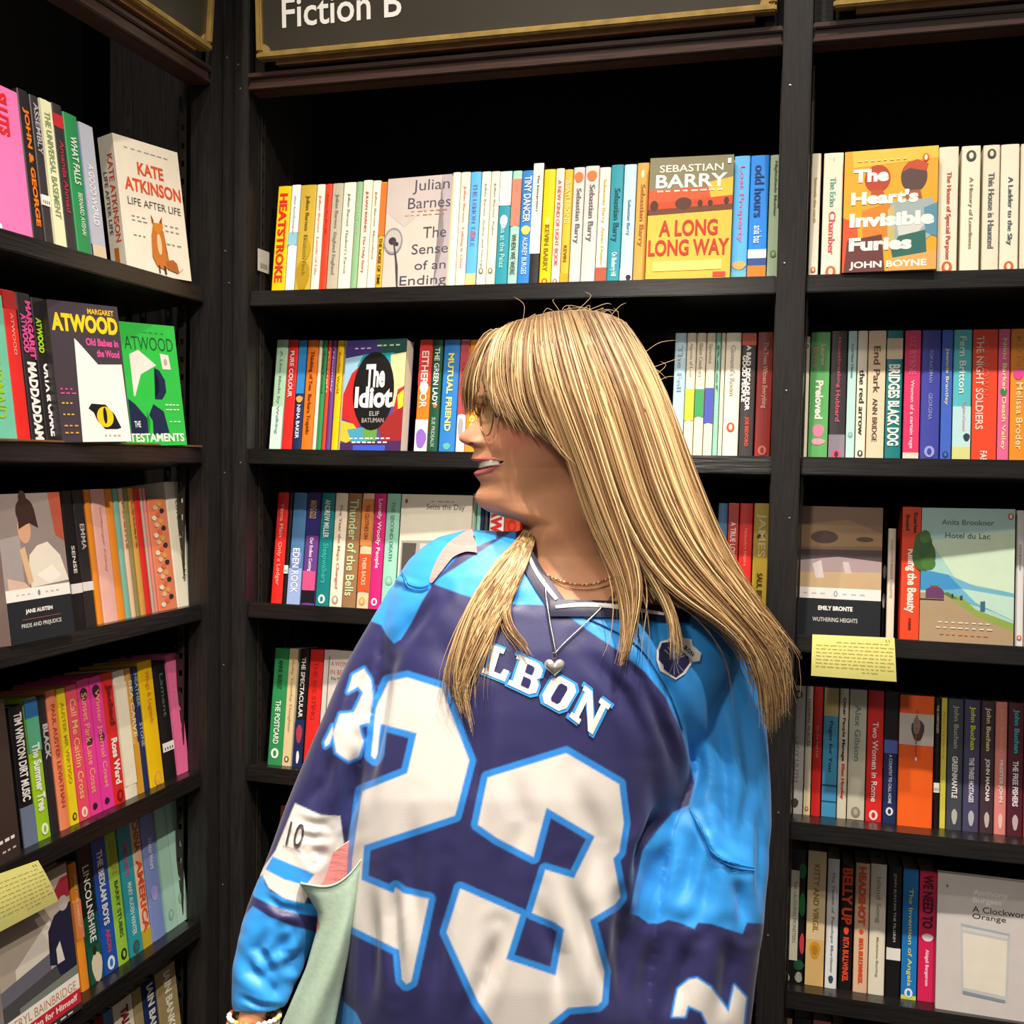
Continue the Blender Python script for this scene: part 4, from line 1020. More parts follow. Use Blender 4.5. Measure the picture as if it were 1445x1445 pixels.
fb('l', 1, 1.468, 374, 792, D(sL=-0.006, w=.129, top=138, tx=285, t=.03, color='433a42', label='dark cover-out book with a white cat face and yellow eye, second shelf, left bookcase', art=[
    ('t', 'MARGARET', .55, .035, .93, .075, 'eec02a', .02), ('t', 'ATWOOD', .03, .085, .97, .215, 'f4cf1e', .05), ('t', 'Old Babes in', .48, .25, .95, .305, 'f0509a', .03), ('t', 'the Wood', .62, .33, .95, .385, 'f0509a', .03),
    ('p', [(.32, .26), (.36, .28), (.62, .44), (.97, .43), (.99, 1), (.28, 1)], 'f4f0e8'), ('p', [(.41, .76), (.46, .725), (.66, .73), (.78, .80), (.86, .90), (.80, .91), (.62, .91), (.52, .85), (.48, .79)], '1a171a'), ('e', .64, .82, .12, .075, 'ecc81e'), ('e', .64, .81, .028, .06, '1a171a'),
    *dashes(.05, .25, .62, 3, 'e0509a', .01), *dashes(.05, .28, .65, 3, 'e0509a', .01), *dashes(.05, .22, .72, 3, 'e8b82a', .01), *dashes(.05, .22, .80, 3, 'e8b82a', .01), *dashes(.05, .26, .88, 3, 'e8a040', .01), *dashes(.05, .26, .93, 3, 'e8a040', .01), *dashes(.6, .85, .95, 4, 'd8a0a0', .008)]), c2)
fb('l', 1, 1.468, 760, 1122, D(sL=0.014, w=.129, top=262, tx=660, t=.02, color='33c24a', label='bright green cover-out novel tucked behind the cat-eye cover, second shelf, left bookcase', art=[
    ('t', 'ATWOOD', .14, .11, .94, .22, '1f5a34', .0), *dashes(.45, .85, .07, 4, '1f8a38', .008), ('p', [(.2, .26), (.35, .22), (.62, .34), (.35, .42), (.22, .6), (.2, .6)], 'efe8de'),
    ('p', [(.58, .36), (.66, .38), (.74, .46), (.74, .56), (.66, .62), (.54, .62), (.62, .55), (.64, .46)], '1f2a4a'), ('p', [(.1, .62), (.2, .66), (.38, .78), (.5, .66), (.66, .72), (.72, .9), (.1, .92)], '1f2a4a'), ('p', [(.38, .72), (.42, .8), (.36, .98), (.44, .98), (.46, .8)], '33c24a'), ('p', [(.7, .24), (.84, .25), (.86, .37), (.72, .37)], 'efe4dc'), ('e', .78, .31, .03, .03, 'c4a8a8'),
    ('t', 'THE', .16, .80, .26, .85, 'f4f4f0', .02), ('t', 'TESTAMENTS', .06, .90, .96, .97, 'f4f6f0', .03), *dashes(.7, .95, .66, 4, 'e8f4e0', .01), *dashes(.7, .95, .70, 4, 'e8f4e0', .01), *dashes(.74, .95, .8, 3, 'e8f4e0', .01)]), c2)
# a bare wood price rail lies along the front of that shelf
al0, _ = hit_unit(0, 622, 'l', -.005)
rl = empty('price_rail', (-XF + .003, 1.55, SHELVES[1]), math.pi / 2, 'thin bare-wood rail lying on the front edge of the left second shelf', 'rail')
box('rail', -.35, .268, -.004, .010, .0, .0035, M_PALEWOOD, rl, bevel=.0008)
do_row('l', 2, 0.03, c3, [(0, 100), (440, 130), (870, 120)], [
    (-130, 40, 'black', 'AUSTEN', 'white', D(lh=.34, top=150, bands=[(.23, .32, 'efeae6')])),
    (452, 518, 'black', 'SENSE', 'e8e4e0', D(top=140, lh=.3, z0=.6, z1=.4, bands=[(.255, .325, 'efeae6')], o=0)),
    (520, 585, 'charcoal', 'EMMA', 'c8c4c0', D(top=135, lh=.4, z0=.75, z1=.5, bands=[(.26, .325, 'efeae6')], o=0)),
    (590, 625, 'tangerine', '', 'black', D(top=132)),
    (627, 713, 'pale pink', 'Northanger Abbey', 'e8a098', D(top=130, lh=.2)),
    (714, 756, 'tangerine', '', 'black', D(top=128)),
    (757, 790, 'light teal', '', 'black', D(top=127)),
    (792, 820, 'peach', 'Poems', 'b0703a', D(top=126, lh=.4)),
    (821, 846, 'olive', '', 'black', D(top=125)),
    (847, 880, 'tan', 'Letters', 'a8602a', D(top=124, lh=.4)),
    (881, 915, 'red', '', 'black', D(top=123)),
    (916, 932, 'grey-beige', '', 'black', D(top=122)),
    (934, 952, 'salmon', '', 'black', D(top=122)),
    (956, 1066, 'coral', '', 'black', D(top=190, blobs=[(.1 + .55 * ((k * 7) % 5) / 5, .35 + .55 * ((k * 7) % 5) / 5, .03 + k * .031, .03 + k * .031 + .045, ['f4ecd8', 'e8704a', '3a3430', 'f0c8a0', 'e8b04a'][k % 5]) for k in range(30)], label='short coral book with a floral spine, third shelf of the left bookcase')),
    (1068, 1172, 'ivory', 'Love and Friendship', '8a9070', D(top=55, lh=.24, z0=.85, z1=.2, label='tall ivory book with script lettering ending the third shelf, left bookcase')),
], skew=95)
fb('l', 2, 1.172, 66, 448, D(sL=-0.005, w=.129, top=160, tx=0, t=.022, color='a98f86', label='cover-out classic with a painted woman in a white dress, third shelf, left bookcase', art=[
    ('p', [(0, 0), (1, 0), (1, .64), (0, .64)], '8f817c'), ('p', [(.8, .0), (1, 0), (1, .35), (.86, .3)], 'a8503c'), ('p', [(0, .3), (.3, .28), (.3, .64), (0, .64)], 'a59a98'),
    ('p', [(.42, .42), (.55, .36), (.72, .34), (.9, .44), (1, .62), (.4, .64), (.38, .54)], 'e6dccc'), ('p', [(.5, .56), (.75, .5), (.88, .58), (.7, .63)], 'f2ebe0'), ('p', [(.28, .38), (.36, .36), (.44, .6), (.36, .62)], 'dcb58c'), ('e', .38, .24, .10, .10, 'd0a080'), ('e', .42, .12, .14, .09, '3a2620'), ('e', .40, .03, .06, .05, '3a2620'), ('p', [(.3, .16), (.56, .1), (.6, .24), (.46, .2), (.3, .24)], '3a2620'), ('p', [(.05, .56), (.3, .6), (.38, .64), (.05, .64)], 'd8b8a4'),
    ('p', [(0, .64), (1, .64), (1, .72), (0, .72)], 'f2efe8'), ('e', .5, .68, .02, .02, '8a8684'), *dashes(.15, .4, .675, 3, 'c4bfba', .01), *dashes(.6, .85, .675, 3, 'c4bfba', .01), ('p', [(0, .72), (1, .72), (1, 1), (0, 1)], '23262b'), ('t', 'JANE AUSTEN', .26, .78, .68, .815, 'f4f2ee', .04), ('t', 'PRIDE AND PREJUDICE', .18, .875, .80, .91, 'e8e4e0', .0), ('p', [(.2, .845), (.8, .845), (.8, .849), (.2, .849)], 'a05050')]), c3)
do_row('l', 3, 0.03, c4, [(0, 470), (200, 400), (620, 260), (890, 170), (1060, 120)], [
    (152, 243, 'black', 'TIM WINTON DIRT MUSIC', 'f0ece6', D(top=450, lh=.55, z0=.95, z1=.32, bands=[(.0, .28, '6a7890')], bold=.03, more=[('', 'f0a050', .9, .6, .3, 0)] if False else [])),
    (246, 328, 'chartreuse', 'The Summer Tree', 'f0f4e8', D(top=398, lh=.6, z0=.68, z1=.2, bands=[(.62, .86, '58b08a'), (.86, .995, '2a6fa8')], bold=.04, mark='f4f4e8', mz=.07)),
    (331, 384, 'charcoal', 'BLACK', 'c8c4c4', D(top=385, lh=.6, z0=.8, z1=.4, bold=.04)),
    (388, 447, 'coral', 'PAUL AUSTER LEVIATHAN', 'c04a2a', D(top=345, lh=.4)),
    (449, 502, 'yellow', 'AUSTER MR VERTIGO', 'b89a10', D(top=335, lh=.4, mark='3a3420', mz=.06, bands=[(.002, .998, 'f2d81e')])),
    (504, 574, 'coral', 'Call Me Caitlin Cross', 'f8c080', D(top=318, lh=.5, bands=[(.002, .998, 'f0506a')], mark='f8e8e0')),
    (576, 650, 'hot pink', 'Sunset Park Lane Coast', 'f6a870', D(top=280, lh=.45, bands=[(.002, .998, 'f03f98')], blobs=[(.2, .8, .84, .94, '3a1a28'), (.3, .8, .5, .58, '5a2a3c'), (.2, .6, .04, .09, '3a1a28')], label='hot pink book with orange script, near the coral one, fourth shelf, left bookcase')),
    (652, 727, 'hot pink', 'Winter Journal Coast', 'f6a870', D(top=262, lh=.45, bands=[(.002, .998, 'ee3ca4')], blobs=[(.2, .8, .84, .94, '3a1a28'), (.3, .8, .5, .58, '5a2a3c'), (.2, .6, .04, .09, '3a1a28')], label='hot pink book with orange script, touching the red one, fourth shelf, left bookcase')),
    (729, 803, 'red', 'Ross Ward', 'f8f0ea', D(top=240, lh=.5, z0=.5, z1=.15, bold=.04, more=[('Jaded', '7a1018', .92, .6, .5, 0)], mark='8a1018')),
    (806, 880, 'cream', '', 'tan', D(top=225, bands=[(.1, .9, 'f4ecd4')])),
    (882, 918, 'tan', 'BEA CARVE', 'f4e8c8', D(top=205, lh=.6, z0=.9, z1=.45, bands=[(.0, .4, 'd8a030')])),
    (920, 958, 'navy', 'HEATHER', '9ac0a8', D(top=200, lh=.5, z0=.95, z1=.6, more=[('STONE', 'a8b0c8', .55, .3, .5, 0)])),
    (962, 1050, 'yellow', 'Wings & Legends', 'e8902a', D(top=168, lh=.34, z0=.93, z1=.5, mark='e8b04a')),
    (1056, 1130, 'black', 'Lament', '4f6a58', D(top=170, lh=.3, sticker=.24)),
    (1134, 1206, 'pink', 'In the Mood', 'd89ab0', D(top=120, lh=.18, bands=[(.002, .998, 'ee6f9e')])),
], skew=110)
fb('l', 3, 0.853, -200, 135, D(sL=-0.004, w=.129, top=430, tx=-320, t=.018, color='3c2f2b', label='dark brown cover-out book cut off at the edge, fourth shelf of the left bookcase', art=[
    *dashes(.6, .95, .86, 3, 'f0ece6', .02), *dashes(.65, .95, .93, 3, 'c8c4be', .012)]), c4)
do_row('l', 4, 0.035, c5, [(500, 120), (1375, -400)], [
    (598, 656, 'tangerine', 'MAN FOR HIMSELF', 'f8d8b0', D(top=130, lh=.3, bands=[(.4, .7, 'f0905a')])),
    (658, 757, 'dark green', 'LINCOLNSHIRE', 'f0f2ee', D(top=20, lh=.44, z0=.86, z1=.3, bands=[(.002, .26, '1f5a44'), (.5, .998, '16201c')], blobs=[(.2, .95, .0, .22, 'e0d4bc'), (.35, .65, .2, .27, '3a2a20')], label='dark green book with a cream figure at its foot, fifth shelf, left bookcase')),
    (760, 862, 'blue', 'THE BEDLAM BOYS', 'f4f2f0', D(top=-60, lh=.4, z0=.9, z1=.35, bold=.04, bands=[(.002, .998, '1f55b4')], more=[('ARON', 'c84a5a', .32, .15, .3, 0)], mark='f0f0f4', mz=.07)),
    (864, 944, 'lime', 'BARRY STUBBS', '3a5a2a', D(top=-110, lh=.3, z0=.62, z1=.2, more=[('GREEN', 'c89a4a', .92, .68, .5, 0)], mark='26301a', mz=.07)),
    (946, 1040, 'deep teal', 'MARY AUDEN WINTER', 'e0f0f0', D(top=-150, lh=.3, z0=.55, z1=.15, bands=[(.002, .998, '2f9fb0')], more=[('Meat', 'c05a90', .85, .6, .4, 0)], mark='4a5a50', mz=.06)),
    (1042, 1108, 'peach', 'AMERICA', 'e0542e', D(top=-205, lh=.62, z0=.68, z1=.12, bold=.03, more=[('CHINA', 'a8683a', .98, .74, .6, 0)], bands=[(.0, .14, 'c8b030')])),
    (1114, 1208, 'lavender', 'Winter Hours', 'e4e8f6', D(top=-245, lh=.3, z0=.8, z1=.55, blobs=[(.2, .7, .3, .42, 'a8a0dc')])),
    (1214, 1290, 'mint', '', 'black', D(top=-320, lh=.5, mark='8fb8a4', mz=.12, bands=[(.002, .998, 'a9d6c4')])),
    (1292, 1374, 'mint', '', 'black', D(top=-345, lh=.5, mark='8fb8a4', mz=.2, bands=[(.002, .998, 'b4dccb')])),
], skew=150)
fb('l', 4, 0.562, 60, 596, D(sL=-0.004, sR=-.004, w=.129, top=300, tx=-90, t=.02, color='b8aea2', label='cover-out novel with a figure in a red hat, fifth shelf of the left bookcase', art=[
    ('p', [(0, .0), (1, 0), (1, .7), (0, .7)], 'b3a698'), ('p', [(.2, .5), (.7, .3), (.75, .6), (.2, .62)], 'dcd4c8'), ('p', [(0, .58), (.65, .52), (.65, .74), (0, .8)], '6a6875'), ('p', [(0, .68), (1, .60), (1, .76), (0, .84)], '4c4a4c'),
    ('p', [(.66, .38), (.76, .30), (1, .26), (1, .72), (.76, .7), (.72, .62), (.64, .6)], '25243c'), ('p', [(.8, .14), (.9, .08), (1, .08), (1, .22), (.86, .24)], 'a02a3a'), ('e', .9, .25, .07, .05, 'b8b0a8'), ('p', [(.74, .52), (.8, .48), (.84, .62), (.74, .62)], 'dcd6cc'), ('p', [(.2, .74), (1, .70), (1, .76), (.2, .8)], '7a8078'),
    ('p', [(0, .78), (1, .76), (1, .86), (0, .88)], 'efe9e0'), ('t', 'BERYL BAINBRIDGE', .06, .795, .95, .855, 'b87a5a', .0), ('p', [(0, .875), (1, .86), (1, .955), (0, .965)], 'c8283a'), ('t', 'Every Man for Himself', .06, .885, .95, .94, 'f4e8e4', .02), ('p', [(0, .96), (1, .955), (1, 1), (0, 1)], '3a3434'), *dashes(.06, .9, .975, 8, 'e0dcd8', .01)]), c5)
do_row('l', 5, 0.012, c5, [(500, 1200), (1350, 800)], [
    (700, 800, 'charcoal', '', 'red', D(top=1210)),
    (803, 858, 'dark red', 'NIGHT', 'e04a3a', D(top=1150, lh=.5)),
    (861, 925, 'dull blue', '', 'white', D(top=1110)),
    (930, 1065, 'cream', 'TALES OF', 'dark red', D(top=1050, lh=.6, z0=.95, z1=.6, bold=.05)),
    (1070, 1130, 'khaki', '', 'black', D(top=970)),
    (1135, 1225, 'navy', 'IAIN BANKS', 'e8e4dc', D(top=890, lh=.5, z0=.97, z1=.5, bold=.04)),
    (1230, 1370, 'khaki', 'IAIN BANKS', 'f4ecd8', D(top=825, lh=.55, z0=.97, z1=.5, bold=.04, label='khaki book with big white lettering ending the lowest shelf, left bookcase')),
], skew=100)
# ------------------------------------------------------------------ the person
RTv, UPv, FWv = RT, UP, FW
body_xy = P(740, 1300, 1.35)
person = empty('person', (body_xy[0], body_xy[1], 0), 0, 'person with long blonde hair in a blue hockey jersey, head turned in profile', 'person')
PINV = Matrix.Translation((-body_xy[0], -body_xy[1], 0))


def plink(name, me, material, parent=None):
    me.transform(PINV)
    return link(name, me, material, parent or person)


def interp(tab, y, col):
    return np.interp(y, [r_[0] for r_ in tab], [r_[col] for r_ in tab])


def loft(rings):
    """rings: (k, n, 3) -> capped quad tube (fans as degenerate quads avoided with a centre ring)"""
    rings = np.asarray(rings, float)
    k, n, _ = rings.shape
    V = rings.reshape(-1, 3)
    i, j = np.meshgrid(np.arange(k - 1), np.arange(n), indexing='ij')
    j2 = (j + 1) % n
    Q = np.stack([i * n + j, i * n + j2, (i + 1) * n + j2, (i + 1) * n + j], -1).reshape(-1, 4)
    return V, Q


def closed_tube(rings):
    """adds shrinking rings at both ends so that the tube is closed"""
    rings = [np.asarray(r_, float) for r_ in rings]
    a, b = rings[0], rings[-1]
    ca, cb = a.mean(0), b.mean(0)
    return loft([ca + (a - ca) * 0.001, ca + (a - ca) * 0.6] + rings + [cb + (b - cb) * 0.6, cb + (b - cb) * 0.001])


def merge(parts):
    Vs, Qs, o_ = [], [], 0
    for V, Q in parts:
        Vs.append(V); Qs.append(Q + o_); o_ += len(V)
    return np.concatenate(Vs), np.concatenate(Qs)


def remesh(parts, voxel, smooth=6, subdiv=0):
    V, Q = merge(parts)
    me = mesh_np(V, Q)
    o_ = bpy.data.objects.new('tmp', me)
    COL.objects.link(o_)
    md = o_.modifiers.new('r', 'REMESH'); md.mode = 'VOXEL'; md.voxel_size = voxel
    if smooth:
        ms = o_.modifiers.new('s', 'SMOOTH'); ms.factor = 0.5; ms.iterations = smooth
    out = bpy.data.meshes.new_from_object(o_.evaluated_get(bpy.context.evaluated_depsgraph_get()))
    bpy.data.objects.remove(o_); bpy.data.meshes.remove(me)
    return out


def get_co(me):
    v = np.zeros(len(me.vertices) * 3, np.float32); me.vertices.foreach_get('co', v)
    return v.reshape(-1, 3).astype(float)


def get_no(me):
    v = np.zeros(len(me.vertices) * 3, np.float32); me.vertices.foreach_get('normal', v)
    return v.reshape(-1, 3).astype(float)


def tube_rings(pts, n=28, flat=0.85):
    """pts: (px, py, half width px, depth) -> elliptical rings perpendicular to the centre line"""
    c = np.array([P(a_, b_, d_) for a_, b_, _, d_ in pts])
    out = []
    for i, (a_, b_, hw, d_) in enumerate(pts):
        t = c[min(i + 1, len(c) - 1)] - c[max(i - 1, 0)]
        t /= np.linalg.norm(t)
        s_ = np.cross(t, FW); s_ /= np.linalg.norm(s_)
        q = np.cross(s_, t)
        r_ = hw * d_ / F_PX
        th = np.linspace(0, 2 * np.pi, n, endpoint=False)
        out.append(c[i] + r_ * (np.cos(th)[:, None] * s_ + flat * np.sin(th)[:, None] * q))
    return out


def resample(pts, n):
    pts = np.asarray(pts, float)
    t = np.linspace(0, len(pts) - 1, n)
    # Catmull-Rom through the points
    out = []
    for x in t:
        i = min(int(x), len(pts) - 2); f_ = x - i
        p0 = pts[max(i - 1, 0)]; p1 = pts[i]; p2 = pts[i + 1]; p3 = pts[min(i + 2, len(pts) - 1)]
        out.append(0.5 * ((2 * p1) + (-p0 + p2) * f_ + (2 * p0 - 5 * p1 + 4 * p2 - p3) * f_ ** 2 + (-p0 + 3 * p1 - 3 * p2 + p3) * f_ ** 3))
    return np.array(out)


def seg_dist(x, y, poly, closed=False):
    """distance in px from points to a polyline"""
    d = np.full(x.shape, 1e9)
    pts = list(poly) + ([poly[0]] if closed else [])
    for (x0, y0), (x1, y1) in zip(pts[:-1], pts[1:]):
        vx, vy = x1 - x0, y1 - y0
        t = np.clip(((x - x0) * vx + (y - y0) * vy) / (vx * vx + vy * vy + 1e-9), 0, 1)
        d = np.minimum(d, np.hypot(x - x0 - t * vx, y - y0 - t * vy))
    return d


def inside(x, y, poly):
    c = np.zeros(x.shape, bool)
    n = len(poly)
    for i in range(n):
        x0, y0 = poly[i]; x1, y1 = poly[(i + 1) % n]
        if y0 == y1: continue
        k = (y0 > y) != (y1 > y)
        c ^= k & (x < (x1 - x0) * (y - y0) / (y1 - y0) + x0)
    return c


def sdf(x, y, poly):
    d = seg_dist(x, y, poly, True)
    return np.where(inside(x, y, poly), -d, d)


def cr(pts, ox, oy, sc):
    return [(ox + a_ / sc, oy + b_ / sc) for a_, b_ in pts]


def set_attr(me, name, rgb):
    at = me.color_attributes.new(name, 'FLOAT_COLOR', 'POINT')
    a_ = np.ones((len(rgb), 4), np.float32); a_[:, :3] = rgb
    at.data.foreach_set('color', a_.ravel())


# ---- head, neck and upper chest: one dense grid -------------------------------
HD = 1.33
FRONT = [(466, 775), (468, 748), (473, 728), (482, 710), (495, 696), (510, 687), (530, 680), (548, 676), (560, 673.5), (572, 676), (582, 679), (590, 676), (598, 668), (606, 659), (612, 652),
         (616, 648.5), (620, 648.5), (624, 651), (628, 659), (631, 667), (634, 669.5), (639, 669), (643, 667), (647, 666.5), (650, 669), (652, 673), (660, 675.5), (664, 674), (667, 671.5), (671, 671.5), (675, 674), (680, 678.5), (685, 679), (690, 676), (696, 672),
         (702, 671), (708, 673), (714, 678), (720, 687), (725, 698), (729, 711), (732, 722), (736, 734), (741, 742), (760, 744), (790, 748)]
BASE = [(466, 775), (468, 748), (473, 728), (482, 710), (495, 696), (510, 687), (530, 680), (548, 677), (560, 677), (572, 680), (582, 684), (600, 686), (620, 685), (634, 682), (650, 681), (665, 684), (680, 687), (690, 686), (702, 682), (712, 685),
        (720, 692), (725, 701), (729, 713), (732, 723), (736, 735), (741, 742), (760, 744), (790, 748)]
BACK = [(466, 775), (469, 812), (476, 835), (490, 858), (510, 873), (540, 885), (580, 888), (620, 880), (660, 866), (700, 853), (741, 848), (790, 852)]
WIDE = [(466, 0), (469, .028), (476, .043), (490, .057), (510, .067), (540, .0745), (570, .077), (600, .0755), (625, .072), (650, .066), (675, .0595), (695, .053), (710, .0475), (722, .045), (741, .047), (790, .050)]
CHEST = [(741, 741, 850, 1.335, .047), (760, 743, 850, 1.335, .048), (785, 746, 858, 1.335, .05), (805, 742, 880, 1.335, .055), (825, 725, 925, 1.335, .062), (845, 690, 970, 1.335, .070), (870, 640, 1015, 1.335, .080), (900, 590, 1040, 1.335, .09), (960, 570, 1020, 1.335, .095)]
ys = np.concatenate([np.linspace(466.0, 470, 8), np.linspace(471, 560, 60), np.linspace(561, 742, 227), np.linspace(744, 960, 110)])
NC = 300
ph = np.linspace(0, 2 * np.pi, NC, endpoint=False)
YAWF = math.radians(10)
fdir = -RT * math.cos(YAWF) - np.cross(RT, [0, 0, 1]) * 0
_h = np.array([FW[0], FW[1], 0]); _h /= np.linalg.norm(_h)
fdir = -RT * math.cos(YAWF) - _h * math.sin(YAWF)
sdir = -_h * math.cos(YAWF) + RT * math.sin(YAWF)
mmpx = HD / F_PX
def smooth_tab(tab, sig):
    yy = np.arange(440, 830, .5)
    vv = np.interp(yy, *zip(*tab))
    kk = np.exp(-(np.arange(-40, 41) * .5 / sig) ** 2 / 2); kk /= kk.sum()
    return yy, np.convolve(np.pad(vv, 40, mode='edge'), kk, 'valid')
W_T, B_T = smooth_tab(WIDE, 5), smooth_tab(BACK, 6)
F_T, F0_T = smooth_tab(FRONT, .9), smooth_tab(BASE, 2.0)
rows = []
MX, LIPT, LIPB = 711.0, 650.5, 664.5
facemask = []
for y in ys:
    g = np.clip((y - 741) / 40, 0, 1); g = g * g * (3 - 2 * g)
    ye = min(y, 790)
    F = (775 - np.interp(ye, *(F_T if ye > 500 else zip(*FRONT)))) * mmpx / math.cos(YAWF)
    F0 = (775 - np.interp(ye, *(F0_T if ye > 500 else zip(*BASE)))) * mmpx / math.cos(YAWF)
    B = (np.interp(ye, *(B_T if ye > 500 else zip(*BACK))) - 775) * mmpx
    cs, sn = np.cos(ph), np.sin(ph)
    # the jaw line climbs from the chin to the ear, so the neck begins higher at the side
    W = np.interp(ye + 34 * (1 - np.clip(cs * 1.1, 0, 1)) * np.clip((ye - 600) / 60, 0, 1), *W_T) if ye > 500 else np.interp(ye, *zip(*WIDE))
    cfo = 0.012 if y < 741 else 0
    face = np.clip((y - 520) / 40, 0, 1) * np.clip((738 - y) / 14, 0, 1)
    ex = 1 - 0.22 * face
    f_ = np.where(cs >= 0, F0 * np.abs(cs) ** ex, -B * np.abs(cs))
    s_ = W * np.sign(sn) * np.abs(sn) ** (1 - 0.10 * face)
    # nose, lips, chin bump
    if 572 < y < 634:
        sg = np.interp(y, [572, 600, 616, 626, 634], [.0055, .0065, .0095, .0125, .012])
    else:
        sg = np.interp(y, [560, 636, 650, 680, 702, 720], [.03, .012, .022, .022, .017, .02])
    bump = np.where(cs > 0, np.exp(-(s_ / sg) ** 2 / 1.2), 0)
    f_ = f_ + (F - F0) * bump
    # alar wings of the nose
    wing = np.exp(-((y - 624) / 6.0) ** 2) * np.exp(-((np.abs(s_) - .0145) / .004) ** 2) * (cs > 0)
    f_ = f_ + wing * 0.008
    # eye sockets
    sock = np.exp(-((y - 584) / 12.0) ** 2) * np.exp(-((np.abs(s_) - .032) / .015) ** 2) * (cs > 0)
    f_ = f_ - sock * 0.010
    # smiling cheek
    chk = np.exp(-((y - 628) / 17.0) ** 2) * np.exp(-((np.abs(s_) - .046) / .016) ** 2) * (cs > 0)
    f_ = f_ + chk * 0.006
    fold = np.exp(-((y - 645) / 16.0) ** 2) * np.exp(-((np.abs(s_) - (.030 + (y - 640) * .0003)) / .0035) ** 2) * (cs > 0)
    f_ = f_ - fold * 0.0022
    # mouth: lips protrude, opening sinks
    fx = 775 - f_ / mmpx * math.cos(YAWF) + s_ / mmpx * math.sin(YAWF) * 1.0
    tt = np.clip((MX - fx) / (MX - 675), 0, 1) * (cs > 0)
    up_l = LIPT + 0.5 * (1 - tt)
    lo_l = LIPT + 1 + 11.5 * tt ** 0.7
    gap = (y > up_l) & (y < lo_l) & (tt > 0)
    soft = np.clip(np.minimum(y - up_l, lo_l - y) / 1.6, 0, 1) * gap
    f_ = f_ - soft * 0.011
    s_ = s_ * (1 - soft * 0.10)
    lipu = (y <= up_l) & (y > up_l - 5.0 * np.clip(tt * 2.2, 0, 1)) & (tt > 0.0)
    lipd = (y >= lo_l) & (y < lo_l + 8.5 * np.clip(tt * 2.2, 0, 1)) & (tt > 0.0)
    f_ = f_ + (lipu * np.sin(np.clip((up_l - y) / 5.0, 0, 1) * np.pi) + lipd * np.sin(np.clip((y - lo_l) / 8.5, 0, 1) * np.pi)) * 0.0018 * np.clip(tt * 3, 0, 1)
    facemask.append(np.where(gap & (soft > .3), 2, np.where(lipu | lipd, 1, 0)))
    base = P(775, ye, HD)
    H = base + f_[:, None] * fdir + s_[:, None] * sdir
    if g > 0:
        xl, xr, dc, hd = (interp(CHEST, y, k) for k in (1, 2, 3, 4))
        xm, hw = (xl + xr) / 2, (xr - xl) / 2
        pw = 0.85
        px = xm - hw * np.sign(cs) * np.abs(cs) ** pw
        dp = dc - hd * np.sign(sn) * np.abs(sn) ** pw
        T_ = np.array([P(a_, y, b_) for a_, b_ in zip(px, dp)])
        H = H * (1 - g) + T_ * g if y <= 790 else T_
    rows.append(H)
V, Q = loft(rows)
head_me_V, head_me_Q = V, Q[:, ::-1]
facemask = np.array(facemask).ravel()

# ---- rest of the body, grown together: torso, arms, hands, legs --------------
HIP = P(712, 1500, 1.36)
def ring_w(c, rx, ry, n=28):
    th = np.linspace(0, 2 * np.pi, n, endpoint=False)
    return np.array(c) + np.outer(np.cos(th) * rx, RT * [1, 1, 0]) + np.outer(np.sin(th) * ry, _h)
def torso_ring(y, xl, xr, dc, hd, pw=0.85, n=64):
    th = np.linspace(0, 2 * np.pi, n, endpoint=False)
    c_, s_ = np.cos(th), np.sin(th)
    px = (xl + xr) / 2 - (xr - xl) / 2 * np.sign(c_) * np.abs(c_) ** pw
    dp = dc - hd * np.sign(s_) * np.abs(s_) ** pw
    return np.array([P(a_, y, b_) for a_, b_ in zip(px, dp)])
bp = []
bp.append(closed_tube([torso_ring(*r_) for r_ in [(840, 720, 930, 1.345, .05), (880, 620, 1000, 1.345, .075), (940, 575, 990, 1.345, .09), (1040, 570, 940, 1.345, .095), (1180, 590, 890, 1.35, .085), (1330, 570, 890, 1.36, .10), (1480, 545, 900, 1.36, .11), (1600, 560, 890, 1.365, .10)]]))
armL = [(600, 870, 36, 1.345), (560, 950, 36, 1.345), (505, 1060, 33, 1.34), (452, 1180, 31, 1.335), (440, 1215, 29, 1.33), (405, 1290, 27, 1.30), (375, 1370, 23, 1.28), (358, 1425, 19, 1.265), (352, 1452, 21, 1.262), (348, 1490, 30, 1.26), (345, 1530, 30, 1.26), (343, 1548, 22, 1.26)]
armR = [(985, 915, 36, 1.345), (1012, 1000, 37, 1.34), (1020, 1100, 34, 1.335), (1015, 1230, 31, 1.325), (1008, 1290, 29, 1.31), (990, 1380, 27, 1.28), (975, 1470, 22, 1.26), (968, 1520, 19, 1.25), (964, 1555, 24, 1.25), (960, 1600, 31, 1.25), (957, 1640, 29, 1.25), (955, 1655, 22, 1.25)]
